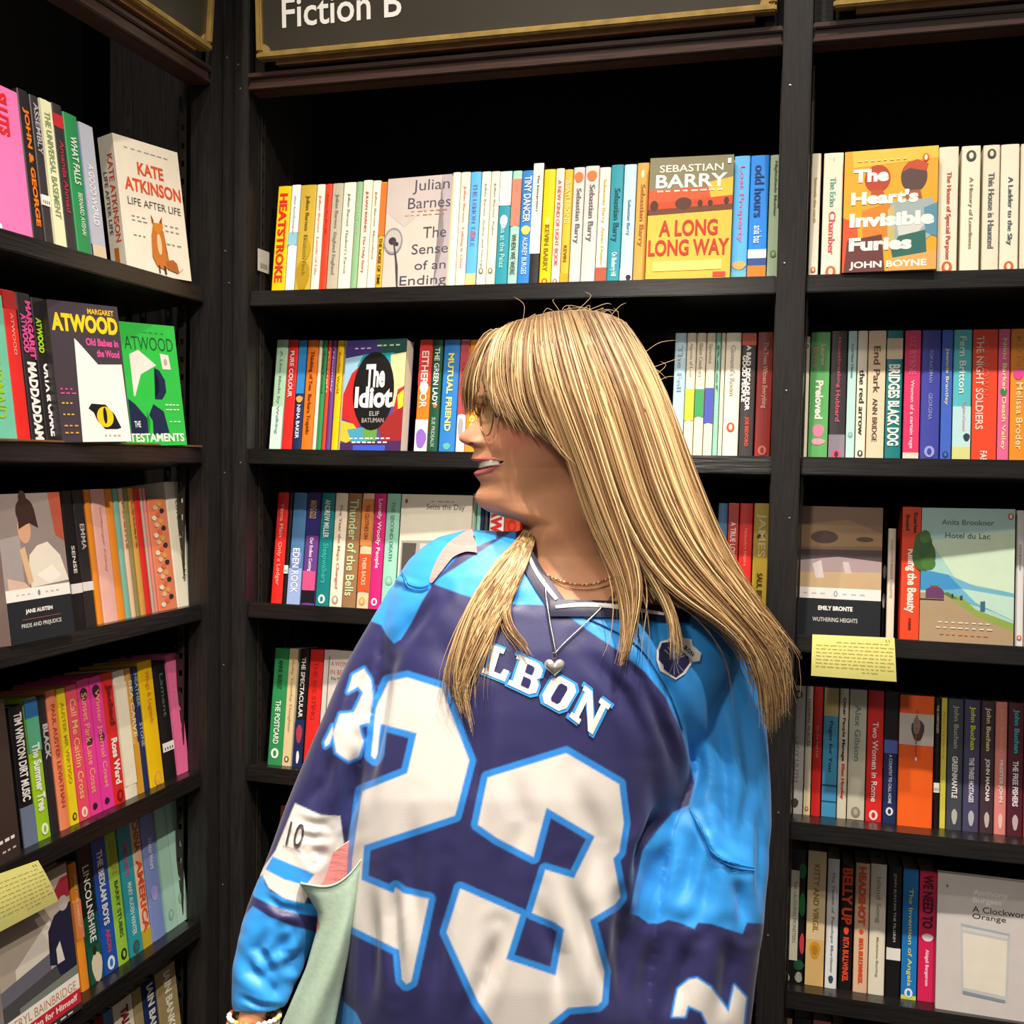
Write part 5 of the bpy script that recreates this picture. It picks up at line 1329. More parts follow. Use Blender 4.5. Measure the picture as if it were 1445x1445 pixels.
for arm, sg in ((armL, 1), (armR, -1)):
    bp.append(closed_tube(tube_rings(arm, flat=0.9)))
    hx, hy_, _, hdp = arm[-2]
    for k in range(4):                         # four fingers, unequal, curled back towards the palm
        fx = hx + (-22 + k * 15)
        L_ = [52, 60, 56, 44][k] if sg > 0 else [44, 56, 60, 52][k]
        bp.append(closed_tube(tube_rings([(fx, hy_ - 10, 9.5, hdp), (fx - 1, hy_ + L_ * .35, 9.3, hdp - .004), (fx, hy_ + L_ * .7, 8.6, hdp + .006), (fx + 2 * sg, hy_ + L_, 7.6, hdp + .022), (fx + 2 * sg, hy_ + L_ + 4, 4, hdp + .026)], n=14)))
    tx_ = hx + 26 * sg
    bp.append(closed_tube(tube_rings([(tx_ - 12 * sg, hy_ - 52, 11, hdp), (tx_ + 4 * sg, hy_ - 28, 11, hdp - .006), (tx_ + 13 * sg, hy_ - 2, 10, hdp - .008), (tx_ + 14 * sg, hy_ + 20, 8.6, hdp - .004), (tx_ + 13 * sg, hy_ + 25, 4, hdp - .002)], n=14)))
for sg in (-1, 1):
    hc = HIP + RT * [1, 1, 0] * 0.085 * sg
    zz = [HIP[2] + .04, HIP[2] - .08, .62, .47, .40, .25, .12, .07]
    rr_ = [.085, .088, .07, .056, .054, .052, .038, .040]
    bp.append(closed_tube([ring_w((hc[0], hc[1], z_), r_, r_ * 1.02) for z_, r_ in zip(zz, rr_)]))
bm_ = remesh(bp, 0.0048, 5)
bV, bQ = get_co(bm_), None
bF = np.zeros(len(bm_.loops), np.int32); bm_.loops.foreach_get('vertex_index', bF)
bQ = bF.reshape(-1, 4)
bV2, bQ2 = merge([(head_me_V, head_me_Q), (bV, bQ)])
body_me = mesh_np(bV2, bQ2, name='body')
hx_, hy_, hz_ = proj(head_me_V)
skin = np.tile(np.array(hexlin('dc9f78')), (len(bV2), 1))
nH = len(head_me_V)
blush = np.exp(-((hx_ - 728) / 26) ** 2 - ((hy_ - 618) / 20) ** 2) * 0.8 + np.exp(-((hx_ - 652) / 12) ** 2 - ((hy_ - 618) / 10) ** 2) * 0.5
skin[:nH] = skin[:nH] * (1 - blush[:, None]) + np.array(hexlin('d47c66')) * blush[:, None]
skin[:nH][facemask == 1] = hexlin('c96e68')
skin[:nH][facemask == 2] = hexlin('6a2c28')
nostril = (np.hypot((hx_ - 664.5) / 4.5, (hy_ - 626.5) / 2.2) < 1)
skin[:nH][nostril] = hexlin('8a4436')
scal = (hy_ < 505) | ((hx_ > 835) & (hy_ < 735))
skin[:nH][scal] = hexlin('8d6e48')
brow = np.exp(-((hy_ - (561 + (hx_ - 690) * .12)) / 3.0) ** 2) * (hx_ > 676) * (hx_ < 722)
skin[:nH] = skin[:nH] * (1 - .75 * brow[:, None]) + np.array(hexlin('7a5636')) * .75 * brow[:, None]
set_attr(body_me, 'skin_tone', skin)
M_SKIN = mat('skin', 'dc9f78', rough=0.48, spec=0.4, attr='skin_tone', sub=0.12, noise=0.05, nscale=120, bump=0.04)
body = plink('body', body_me, M_SKIN)
bpy.data.meshes.remove(bm_)


# teeth, eyes
def face_pt(px_, y, inset=0.0):
    """point on the near side of the face at picture column/row, moved inwards"""
    d_ = (hx_ - px_) ** 2 + (hy_ - y) ** 2 + np.where(hz_ > HD + .02, 1e6, 0)
    return head_me_V[np.argmin(d_)]


M_TOOTH = mat('tooth_enamel', 'efe6d6', rough=0.25)
mouth_c = P(775, 657, HD)
for k in range(12):
    a0_ = -0.72 + k * 0.118 + 0.004
    a1_ = a0_ + 0.113
    R0 = (775 - 676.2) * mmpx / math.cos(YAWF)
    ht = 12.5 - 0.85 * abs(k - 5.5)
    bm = bmesh.new()
    vs = []
    for (aa, rr_) in ((a0_, R0), (a1_, R0), (a1_, R0 - .004), (a0_, R0 - .004)):
        for yy in (648.5, 648.5 + ht):
            f1 = rr_ * math.cos(aa) ** .80
            s1 = .0625 * (rr_ / R0) * math.copysign(abs(math.sin(aa)) ** .9, aa)
            vs.append(bm.verts.new(P(775, yy, HD) + f1 * fdir + s1 * sdir))
    for f1 in ((0, 2, 3, 1), (2, 4, 5, 3), (4, 6, 7, 5), (6, 0, 1, 7), (0, 6, 4, 2), (1, 3, 5, 7)):
        bm.faces.new([vs[i] for i in f1])
    bmesh.ops.bevel(bm, geom=bm.edges[:], offset=0.0008, segments=2, affect='EDGES')
    me = bpy.data.meshes.new('tooth'); bm.to_mesh(me); bm.free()
    plink('tooth', me, M_TOOTH)
M_EYE = mat('eye_white', 'ece6df', rough=0.15)
M_IRIS = mat('iris', '4a6a84', rough=0.15)
M_LASH = mat('eyelash', '2a1c14', rough=0.6)
for sg in (-1, 1):
    ec = P(775, 586, HD) + fdir * 0.058 + sdir * 0.023 * sg
    bm = bmesh.new(); bmesh.ops.create_uvsphere(bm, u_segments=20, v_segments=14, radius=0.0118, matrix=Matrix.Translation(ec))
    for f1 in bm.faces: f1.smooth = True
    me = bpy.data.meshes.new('eyeball'); bm.to_mesh(me); bm.free()
    eo = plink('eyeball', me, M_EYE)
    lk = fdir * .96 + sdir * .12 * sg - UP * .1; lk /= np.linalg.norm(lk)
    bm = bmesh.new(); bmesh.ops.create_uvsphere(bm, u_segments=16, v_segments=10, radius=0.0066, matrix=Matrix.Translation(ec + lk * .0066))
    me = bpy.data.meshes.new('iris'); bm.to_mesh(me); bm.free()
    plink('iris', me, M_IRIS, eo)
    # upper lid with lashes
    Vl, Fl = [], []
    for k in range(9):
        a_ = -0.9 + k * .225
        dirv = fdir * math.cos(a_) + sdir * math.sin(a_)
        for rr_, up_ in ((.0122, .0035), (.0128, .0075), (.019, .0058 if k % 2 else .0045)):
            Vl.append(ec + dirv * rr_ + UP * up_)
    for k in range(8):
        Fl += [(3 * k, 3 * k + 3, 3 * k + 4, 3 * k + 1)]
        if k % 1 == 0: Fl += [(3 * k, 3 * k + 3, 3 * k + 2)]
    plink('eyelashes', mesh_from(Vl, Fl), M_LASH)

# ---- jersey -------------------------------------------------------------------
JT = [(750, 655, 780, 1.352, .028), (758, 620, 800, 1.35, .045), (770, 600, 820, 1.35, .057), (790, 577, 855, 1.35, .068), (815, 560, 905, 1.348, .08), (840, 548, 965, 1.346, .09), (862, 541, 1020, 1.344, .097),
      (885, 537, 1045, 1.342, .103), (920, 533, 1052, 1.34, .112), (960, 527, 1040, 1.338, .118), (1010, 517, 1015, 1.335, .122), (1070, 503, 985, 1.333, .125), (1130, 494, 965, 1.33, .128), (1210, 486, 955, 1.33, .13),
      (1300, 477, 950, 1.33, .134), (1400, 471, 950, 1.33, .14), (1500, 466, 955, 1.335, .145), (1570, 464, 958, 1.335, .147)]
jp = [closed_tube([torso_ring(*r_, pw=0.80, n=120) for r_ in JT])]
sl = resample([(590, 845, 44, 1.345), (565, 900, 50, 1.34), (540, 960, 56, 1.338), (503, 1050, 58, 1.33), (458, 1150, 56, 1.325), (425, 1230, 54, 1.312), (398, 1300, 54, 1.30), (376, 1365, 47, 1.285), (366, 1408, 40, 1.275), (365, 1424, 37, 1.272)], 34)
jp.append(closed_tube(tube_rings(sl, n=72, flat=0.82)))
sr = resample([(985, 905, 50, 1.342), (1005, 945, 58, 1.338), (1015, 1000, 62, 1.332), (1020, 1070, 63, 1.322), (1015, 1140, 72, 1.312), (1000, 1205, 85, 1.302), (988, 1290, 89, 1.292), (972, 1370, 93, 1.284), (962, 1450, 94, 1.28), (955, 1530, 85, 1.275), (953, 1560, 78, 1.272)], 38)
jp.append(closed_tube(tube_rings(sr, n=84, flat=0.72)))
jm = remesh(jp, 0.0033, 7)
jco, jno = get_co(jm), get_no(jm)
jx, jy, jz = proj(jco)
c7 = (320, 740, 1.80625)
cS3 = (340, 880, 3.6125)
cB2 = (310, 1100, 4.188)
cB3 = (840, 1100, 4.188)
front = np.clip(-(jno @ FW) * 3 + 0.2, 0, 1)
disp = np.zeros(len(jco))
FOLDS = [  # (points, width px, depth m), crop coordinates
    (cB3, [(600, 240), (560, 500), (520, 780)], 11, -.0070), (cB3, [(690, 330), (660, 600), (610, 900)], 10, -.0060), (cB3, [(455, 330), (380, 560), (330, 800)], 10, -.0050), (cB3, [(830, 560), (870, 720), (890, 900)], 8, -.0050),
    (cB3, [(960, 100), (985, 400), (975, 830)], 6, -.0045), (cB3, [(560, 900), (500, 1150), (420, 1445)], 14, -.0070), (cB3, [(780, 900), (800, 1100), (770, 1445)], 12, -.0060), (cB3, [(380, 870), (330, 1100), (260, 1445)], 14, -.0080),
    (cB3, [(740, 120), (800, 330), (850, 500)], 9, -.0040), (cB3, [(900, 0), (870, 300), (900, 500)], 8, -.0035), (cB3, [(560, 170), (640, 320), (700, 430), (820, 510), (940, 540)], 3.5, .0030), (cB3, [(575, 230), (650, 360), (700, 460)], 3, -.0025),
    (cB3, [(210, 720), (200, 1000), (160, 1445)], 12, -.0100), (cB3, [(540, 120), (440, 200), (290, 400), (215, 760)], 9, -.0080),
    (c7, [(1100, 330), (1150, 480), (1180, 600)], 9, -.0045), (c7, [(1170, 420), (1200, 620), (1190, 740)], 9, -.0050), (c7, [(1240, 430), (1270, 640), (1280, 860)], 9, -.0045), (c7, [(1300, 400), (1330, 600), (1340, 760)], 8, -.0035), (c7, [(1060, 290), (1080, 360), (1130, 470)], 8, -.0035),
    (c7, [(960, 290), (1060, 400), (1130, 560), (1160, 700)], 8, -.0050), (c7, [(900, 300), (1010, 430), (1080, 580)], 10, -.0040), (c7, [(1080, 560), (1100, 720), (1080, 900), (1010, 1273)], 12, -.0080),
    (c7, [(1000, 850), (1010, 1000), (960, 1273)], 12, -.0070), (c7, [(870, 880), (920, 1050), (990, 1273)], 10, -.0060), (c7, [(790, 940), (840, 1100), (850, 1273)], 10, -.0045), (c7, [(690, 1030), (660, 1150), (620, 1273)], 10, -.0050), (c7, [(560, 860), (540, 1060), (520, 1273)], 11, -.0050),
    (c7, [(432, 870), (425, 1000), (430, 1200)], 8, -.0060), (c7, [(480, 700), (470, 900), (490, 1100)], 12, -.0030), (c7, [(380, 900), (370, 1100), (360, 1273)], 10, -.0050), (c7, [(660, 400), (640, 560), (625, 800)], 12, -.0035), (c7, [(740, 620), (760, 760), (730, 900)], 13, -.0025), (c7, [(900, 640), (940, 800), (930, 960)], 13, -.0035),
    (c7, [(440, 250), (400, 400), (372, 560), (345, 760)], 9, -.0080), (c7, [(540, 170), (470, 260), (420, 330)], 9, -.0040), (c7, [(370, 330), (330, 420), (300, 560)], 8, -.0040), (c7, [(330, 560), (320, 680), (300, 780)], 10, -.0060), (c7, [(270, 560), (250, 650), (200, 740)], 9, -.0040),
    (c7, [(620, 170), (700, 190), (790, 200)], 8, -.0020), (c7, [(400, 100), (430, 140), (500, 160)], 4, .0020), (c7, [(500, 280), (560, 330), (650, 350)], 16, -.0020),
    (cB2, [(290, 860), (220, 1000), (300, 1130), (440, 1170)], 8, -.0060), (cB2, [(120, 950), (180, 1130), (330, 1240), (470, 1150)], 8, -.0055), (cB2, [(540, 960), (470, 1060), (330, 1150)], 7, -.0050), (cB2, [(400, 900), (350, 1010), (420, 1080)], 9, -.0050), (cB2, [(90, 1275), (240, 1340), (400, 1345)], 3, -.0030),
    (cB2, [(460, 250), (560, 270), (680, 260)], 5, -.0022), (cB2, [(440, 320), (560, 350), (640, 320)], 5, -.0022), (cB2, [(520, 420), (600, 440), (560, 480)], 6, -.0030), (cB2, [(230, 660), (350, 760), (560, 800)], 5, -.0030),
]
for cp_, pts, wd_, am in FOLDS:
    pl = cr(pts, *cp_)
    dd = seg_dist(jx, jy, pl)
    ln_ = sum(math.hypot(q[0] - p_[0], q[1] - p_[1]) for p_, q in zip(pl[:-1], pl[1:]))
    tap = np.ones(len(jx))
    for e_ in (pl[0], pl[-1]):
        tt_ = np.clip(np.hypot(jx - e_[0], jy - e_[1]) / (ln_ * .42), 0, 1)
        tap *= tt_ * tt_ * (3 - 2 * tt_)
    am = am * tap * 1.5
    wd_ = wd_ * 1.15
    disp += am * (np.exp(-(dd / wd_) ** 2) - 0.22 * np.exp(-((dd - 2.0 * wd_) / wd_) ** 2))
# gentle random drape over the whole cloth, front and back
nz = np.zeros(len(jco))
for k in range(14):
    kv = RNG.normal(size=3) * [38, 38, 11]
    nz += np.sin(jco @ kv + RNG.uniform(0, 6.28)) / 14 ** .5
disp = disp * front + nz * 0.0009
jco2 = jco + jno * disp[:, None]
jm.vertices.foreach_set('co', jco2.astype(np.float32).ravel())
jm.update()
# finer cloth mesh
o_ = bpy.data.objects.new('tmp', jm); COL.objects.link(o_)
md = o_.modifiers.new('s', 'SUBSURF'); md.levels = 1
jer = bpy.data.meshes.new_from_object(o_.evaluated_get(bpy.context.evaluated_depsgraph_get()))
bpy.data.objects.remove(o_)
co, no = get_co(jer), get_no(jer)
x, y, z = proj(co)
facing = (no @ FW) < 0.05
loopv = np.zeros(len(jer.loops), np.int32); jer.loops.foreach_get('vertex_index', loopv)
quads = loopv.reshape(-1, 4)

NAVY, LBLUE, MBLUE, WHITE = (np.array(hexlin(h)) for h in ('2b2a5c', '2f97ea', '2b86dc', 'dcd6d0'))
colr = np.tile(NAVY, (len(co), 1))
def paint(poly, c, grow=0.0, mask=None, soft=1.0):
    sel = np.ones(len(co), bool) if mask is None else mask
    xs, ys_ = [p_[0] for p_ in poly], [p_[1] for p_ in poly]
    sel = sel & (x > min(xs) - 14 - grow) & (x < max(xs) + 14 + grow) & (y > min(ys_) - 14 - grow) & (y < max(ys_) + 14 + grow)
    ids = np.nonzero(sel)[0]
    if not len(ids): return
    d_ = sdf(x[ids], y[ids], poly) - grow
    a_ = np.clip(0.5 - d_ / (2 * soft), 0, 1)[:, None]
    colr[ids] = colr[ids] * (1 - a_) + c * a_
# shoulder yokes
YOKE_R = [(770, 700), (790, 853), (800, 868), (835, 893), (875, 920), (910, 948), (940, 985), (960, 1030), (968, 1055), (980, 1105), (972, 1136), (950, 1146), (925, 1175), (907, 1200), (897, 1245), (889, 1289),
          (900, 1292), (915, 1303), (930, 1303), (943, 1298), (962, 1303), (980, 1311), (985, 1302), (1005, 1304), (1048, 1318), (1054, 1302), (1072, 1303), (1110, 1303), (1130, 1100), (1130, 860), (1000, 780)]
paint(YOKE_R, LBLUE)
paint([(738, 740), (610, 822), (612, 824), (655, 840), (700, 852), (778, 854), (772, 830), (745, 770)], LBLUE)
paint([(700, 735), (640, 745), (590, 770), (560, 800), (530, 850), (520, 875), (538, 882), (546, 897), (556, 908), (566, 902), (580, 880), (595, 850), (612, 822), (650, 780), (700, 760)], LBLUE)
# lower navy of the far sleeve is the ground colour; sleeve bands on the near one
paint(cr([(445, 140), (540, 185), (600, 210), (712, 216), (740, 420), (640, 600), (515, 700), (500, 740), (380, 700), (290, 640), (262, 585), (230, 560), (330, 420)], *cB2), WHITE)
paint(cr([(312, 455), (420, 500), (515, 538), (560, 560), (500, 640), (466, 614), (380, 590), (294, 545), (270, 530)], *cB2), LBLUE)
paint(cr([(255, 560), (268, 620), (300, 660), (400, 710), (525, 735), (640, 740), (640, 840), (590, 812), (450, 790), (300, 740), (200, 690), (190, 640)], *cB2), LBLUE)
paint(cr([(190, 690), (300, 740), (450, 800), (620, 812), (640, 1000), (560, 890), (420, 860), (300, 820), (180, 745)], *cB2), NAVY)
paint(cr([(195, 748), (300, 815), (420, 862), (580, 905), (640, 1000), (560, 1250), (420, 1445), (0, 1445), (40, 1000), (150, 800)], *cB2), LBLUE)
# hem panel
paint(cr([(262, 1120), (288, 1150), (296, 1215), (330, 1245), (352, 1290), (352, 1500), (240, 1500)], *c7), LBLUE)
paint([(460, 1500), (960, 1500), (960, 1590), (450, 1590)], LBLUE)
W2 = cr([(412, 400), (460, 390), (548, 418), (618, 602), (582, 742), (350, 818), (343, 906), (425, 940), (430, 925), (450, 940), (515, 955), (470, 1165), (458, 1172), (447, 1160), (440, 1085), (312, 1022), (320, 850), (345, 680), (460, 634), (484, 532), (392, 508), (384, 585), (378, 598), (368, 590), (380, 470)], *c7)
W3 = cr([(665, 645), (865, 583), (1000, 662), (1012, 760), (1000, 835), (985, 852), (1000, 930), (1003, 950), (990, 968), (925, 1008), (945, 1080), (962, 1140), (956, 1215), (945, 1226), (870, 1232), (800, 1290), (690, 1290), (640, 1215), (560, 1040), (595, 928), (748, 995), (712, 1108), (838, 1150), (860, 1032), (838, 1015), (778, 990), (812, 880), (885, 902), (938, 795), (815, 722), (782, 848), (690, 800), (640, 765)], *c7)
for Wp in (W2, W3):
    paint(Wp, MBLUE, grow=9.5, mask=facing)
# hem of 2 and blue drop inside it
for Wp in (W2, W3):
    paint(Wp, WHITE, mask=facing)
S3 = cr([(570, 262), (628, 228), (662, 290), (672, 360), (655, 505), (600, 518), (625, 600), (600, 680), (550, 700), (485, 655), (470, 560), (505, 460), (575, 455), (622, 350), (598, 320), (545, 350)], *cS3)
S2b = cr([(425, 605), (468, 520), (470, 560), (450, 615), (430, 628)], *cS3)
for Wp in (S3, S2b):
    paint(Wp, MBLUE, grow=4.0, mask=facing)
for Wp in (S3, S2b):
    paint(Wp, WHITE, mask=facing)
S2 = cr([(555, 1183), (600, 1176), (680, 1226), (788, 1375), (822, 1218), (892, 1290), (870, 1500), (690, 1500), (630, 1372), (548, 1335), (530, 1400), (457, 1400), (490, 1235)], *cB3)
paint(S2, MBLUE, grow=3.0, mask=facing)
paint(S2, WHITE, mask=facing)
# neck opening: drop the faces there
OPEN = [(738, 700), (739, 770), (760, 808), (789, 850), (850, 852), (905, 858), (962, 866), (1000, 850), (960, 820), (900, 780), (870, 700)]
opn = inside(x, y, OPEN)
near = np.hypot(x - 810, (y - 770)) < 75
keepq = ~(opn[quads].all(1) | near[quads].all(1) & (y[quads] < 800).all(1))
keepq &= ~((y[quads] < 792).all(1) & (x[quads] > 745).all(1) & (x[quads] < 850).all(1))
used = np.unique(quads[keepq])
remap = -np.ones(len(co), np.int64); remap[used] = np.arange(len(used))
jq = remap[quads[keepq]]
jbvh = BVHTree.FromPolygons([tuple(v) for v in jco2], [tuple(q) for q in np.array([p.vertices for p in jm.polygons])], epsilon=0.0)
jersey_me = mesh_np(co[used], jq, name='jersey')
set_attr(jersey_me, 'cloth_colour', colr[used])
M_JERSEY = mat('jersey_knit', '2b2a5c', rough=0.42, spec=0.45, attr='cloth_colour', sheen=0.15, bump=0.10, nscale=900)
jersey = plink('jersey', jersey_me, M_JERSEY)
bpy.data.meshes.remove(jer)


def on_cloth(px_, py_, off=0.0012):
    d_ = Vector(ray(px_, py_)); d_.normalize()
    h = jbvh.ray_cast(Vector(CAM), d_)
    if h[0] is None: return None
    n_ = h[1] if h[1].dot(d_) < 0 else -h[1]
    return np.array(h[0] + n_ * off)


def decal(name, pts, hexc, off=0.0012, parent=None, cell=5.0, label=None, material=None):
    """flat print laid on the cloth: polygon in picture coordinates, split fine and dropped onto the surface"""
    bm = bmesh.new()
    vs = [bm.verts.new((a_, b_, 0)) for a_, b_ in pts]
    bm.faces.new(vs)
    bmesh.ops.triangulate(bm, faces=bm.faces[:])
    for _ in range(3):
        es = [e for e in bm.edges if e.calc_length() > cell]
        if not es: break
        bmesh.ops.subdivide_edges(bm, edges=es, cuts=1, use_grid_fill=False)
        bmesh.ops.triangulate(bm, faces=bm.faces[:])
    last = None
    for v in bm.verts:
        q = on_cloth(v.co.x, v.co.y, off)
        if q is None: q = last if last is not None else P(v.co.x, v.co.y, 1.23)
        last = q
        v.co = q
    me = bpy.data.meshes.new(name); bm.to_mesh(me); bm.free()
    o = plink(name, me, material or paper(hexc), parent)
    if label: o['label'] = label
    return o


# surname lettering: slab letters set on an arc
GLYPH = {
    'A': ([(0, 0), (.3, 0), (.3, .16), (.25, .16), (.3, .34), (.66, .34), (.71, .16), (.64, .16), (.64, 0), (1, 0), (1, .16), (.93, .16), (.68, 1), (.32, 1), (.1, .16), (0, .16)], [(.36, .5), (.6, .5), (.48, .84)]),
    'L': ([(0, 0), (.95, 0), (1, .38), (.78, .38), (.72, .18), (.45, .18), (.45, .84), (.6, .84), (.6, 1), (0, 1), (0, .84), (.15, .84), (.15, .18), (0, .18)], None),
    'B': ([(0, 0), (.78, 0), (1, .14), (1, .40), (.88, .52), (.98, .62), (.98, .86), (.78, 1), (0, 1), (0, .84), (.13, .84), (.13, .16), (0, .16)], None),
    'O': ([(.2, 0), (.8, 0), (1, .2), (1, .8), (.8, 1), (.2, 1), (0, .8), (0, .2)], None),
    'N': ([(0, 0), (.38, 0), (.38, .15), (.28, .15), (.28, .66), (.72, 0), (.9, 0), (.9, .85), (1, .85), (1, 1), (.62, 1), (.62, .85), (.72, .85), (.72, .36), (.3, 1), (0, 1), (0, .85), (.1, .85), (.1, .15), (0, .15)], None)}
HOLES = {'B': [[(.42, .16), (.7, .16), (.72, .22), (.72, .38), (.68, .44), (.42, .44)], [(.42, .58), (.66, .58), (.7, .64), (.7, .78), (.66, .84), (.42, .84)]], 'O': [[(.38, .18), (.62, .18), (.68, .26), (.68, .74), (.62, .82), (.38, .82), (.32, .74), (.32, .26)]], 'A': [[(.36, .5), (.6, .5), (.48, .84)]]}
LET = [('A', (578, 352), (640, 372), 80), ('L', (652, 384), (705, 400), 82), ('B', (716, 414), (778, 444), 84), ('O', (800, 448), (862, 482), 86), ('N', (880, 500), (950, 545), 92)]
LET = [('A', (585, 345), (648, 362), (610, 283)), ('L', (650, 378), (712, 402), (672, 305)), ('B', (716, 408), (785, 440), (742, 330)), ('O', (796, 448), (858, 482), (836, 380)), ('N', (872, 490), (938, 540), (912, 410))]
for ch, bl, br, tl_ in LET:
    bl, br, tl_ = (np.array(q) for q in (bl, br, tl_))
    def mp(pts, g=0.0):
        c_ = np.mean(pts, axis=0)
        out = []
        for u_, v_ in pts:
            if g:
                u_ = u_ + g * np.sign(u_ - .5) * 1.15 * (1 if abs(u_ - .5) > .2 else .3); v_ = v_ + g * np.sign(v_ - .5) * (1 if abs(v_ - .5) > .2 else .4)
            q = bl + (br - bl) * u_ + (tl_ - bl) * v_
            out.append((c7[0] + q[0] / c7[2], c7[1] + q[1] / c7[2]))
        return out
    g0 = GLYPH[ch][0]
    o1 = decal('name_letter', mp(g0, 0.075), '3a9ae8', 0.0014, jersey)
    decal('letter_face', mp(g0), 'eeeae4', 0.0020, o1)
    for hh in HOLES.get(ch, []):
        decal('letter_counter', mp(hh), '2b2a5c', 0.0026, o1)
# crest: outlined shield with a slanting banner
shield = cr([(835, 598), (870, 590), (888, 575), (905, 598), (985, 660), (1000, 700), (960, 762), (915, 790), (880, 770), (835, 745), (842, 720), (818, 690), (818, 640)], 700, 740, 3.6125)
s0 = decal('crest', shield, 'e8e4df', 0.0016, jersey, label='shield crest patch')
decal('crest_field', cr([(842, 606), (885, 600), (915, 625), (975, 675), (982, 705), (948, 752), (915, 778), (885, 760), (852, 735), (850, 715), (828, 688), (828, 645)], 700, 740, 3.6125), '23244a', 0.0022, s0)
for k in range(7):
    a0_ = -2.4 + k * .33
    decal('crest_ray', cr([(905, 690), (905 + 70 * math.cos(a0_), 690 + 70 * math.sin(a0_)), (905 + 70 * math.cos(a0_ + .06), 690 + 70 * math.sin(a0_ + .06))], 700, 740, 3.6125), '9aa0b4', 0.0026, s0)
for k in range(4):
    a0_ = .9 + k * .33
    decal('crest_ray', cr([(905, 690), (905 + 75 * math.cos(a0_), 690 + 75 * math.sin(a0_)), (905 + 75 * math.cos(a0_ + .05), 690 + 75 * math.sin(a0_ + .05))], 700, 740, 3.6125), '8a90a8', 0.0026, s0)
ban = decal('crest_banner', cr([(892, 560), (925, 552), (938, 578), (990, 590), (996, 620), (1038, 655), (1030, 695), (1000, 700), (890, 600)], 700, 740, 3.6125), 'efeae6', 0.0032, s0)
for k, ch in enumerate('ALBON'):
    q0 = np.array([918 + k * 15.5, 612 + k * 13.0])
    ax = np.array([13.0, 9.5]); ay = np.array([9.0, -19.0])
    uvt, fs, _a = text_geo(ch, 0.03)
    Vt = []
    for u_, v_ in uvt:
        q = q0 + ax * u_ + ay * v_
        r_ = on_cloth(700 + q[0] / 3.6125, 740 + q[1] / 3.6125, 0.0040)
        Vt.append(r_)
    plink('banner_letter', mesh_from(Vt, fs), paper('2a2730'), ban)
# maker's mark on the sleeve band
M_INK = paper('4a4648')
def cloth_text(s_, o_, ax, ay, crop, name, hexc, bold=0.0, off=0.0016):
    uvt, fs, _a = text_geo(s_, bold)
    Vt = [on_cloth(crop[0] + (o_[0] + ax[0] * u_ + ay[0] * v_) / crop[2], crop[1] + (o_[1] + ax[1] * u_ + ay[1] * v_) / crop[2], off) for u_, v_ in uvt]
    if all(q is not None for q in Vt):
        plink(name, mesh_from(Vt, fs), paper(hexc), jersey)
cloth_text('10', (392, 385), (88, 22), (32, -138), cB2, 'sleeve_mark', '4a4648')
cloth_text('LONDON', (378, 398), (98, 36), (6, -14), cB2, 'sleeve_mark', '6a6668')


# ribbons on the cloth: collar
def ribbon(name, pts, wpx, hexc, off, parent, thick=0.0016, material=None, n=40):
    c_ = resample(pts, n)
    Vr, Fr = [], []
    for i in range(n):
        t = c_[min(i + 1, n - 1)] - c_[max(i - 1, 0)]
        nn = np.array([-t[1], t[0]]) / (np.hypot(*t) + 1e-9)
        wv = np.interp(i / (n - 1), np.linspace(0, 1, len(wpx)), wpx)
        cen = on_cloth(*c_[i], off)
        for s_, extra in ((-.5, 0), (-.25, .0006), (0, .0009), (.25, .0006), (.5, 0)):
            q = c_[i] + nn * wv * s_
            r_ = on_cloth(q[0], q[1], off + extra * (thick / .0016))
            Vr.append(r_ if r_ is not None else (cen if cen is not None else P(q[0], q[1], 1.27)))
    for i in range(n - 1):
        for j in range(4):
            a_ = i * 5 + j
            Fr.append((a_, a_ + 1, a_ + 6, a_ + 5))
    return plink(name, mesh_from(Vr, Fr, True), material or paper(hexc), parent)


cp1 = [(736, 752), (742, 782), (754, 808), (770, 832), (790, 860)]
co1 = ribbon('collar', cp1, [17, 20, 23, 25, 26], '201f3e', 0.0028, jersey)
ribbon('collar_stripe', [(741, 770), (748, 792), (758, 812), (772, 832), (785, 848)], [3, 5, 5.5, 5.5, 5], 'eae6e2', 0.0046, co1)
co2 = ribbon('collar', [(776, 859), (820, 860), (870, 862), (920, 867), (972, 872)], [24, 23, 23, 22, 18], '201f3e', 0.0034, jersey)
ribbon('collar_stripe', [(783, 859), (820, 856), (860, 858), (900, 864), (935, 869)], [4, 6, 6, 5.5, 4], 'eae6e2', 0.0052, co2)
ribbon('yoke_seam', cr([(780, 853), (890, 905)], 0, 0, 1) + [(940, 972), (962, 1030)], [2.2, 2.2, 2.2], '24507f', 0.0012, jersey)
for dy in (0, 6):
    ribbon('sleeve_seam', cr([(560, 165 + dy * 2), (640, 300 + dy * 3), (690, 420 + dy * 2), (800, 490 + dy * 3), (935, 520 + dy * 3)], *cB3), [2.6, 2.6, 2.6], '2a86d2', 0.0016, jersey)
    ribbon('sleeve_seam', [(568, 806 + dy * .8), (578, 824 + dy * .8), (594, 829 + dy * .8), (606, 826 + dy * .6)], [2.0, 2.2, 2.0], '2a86d2', 0.0014, jersey)
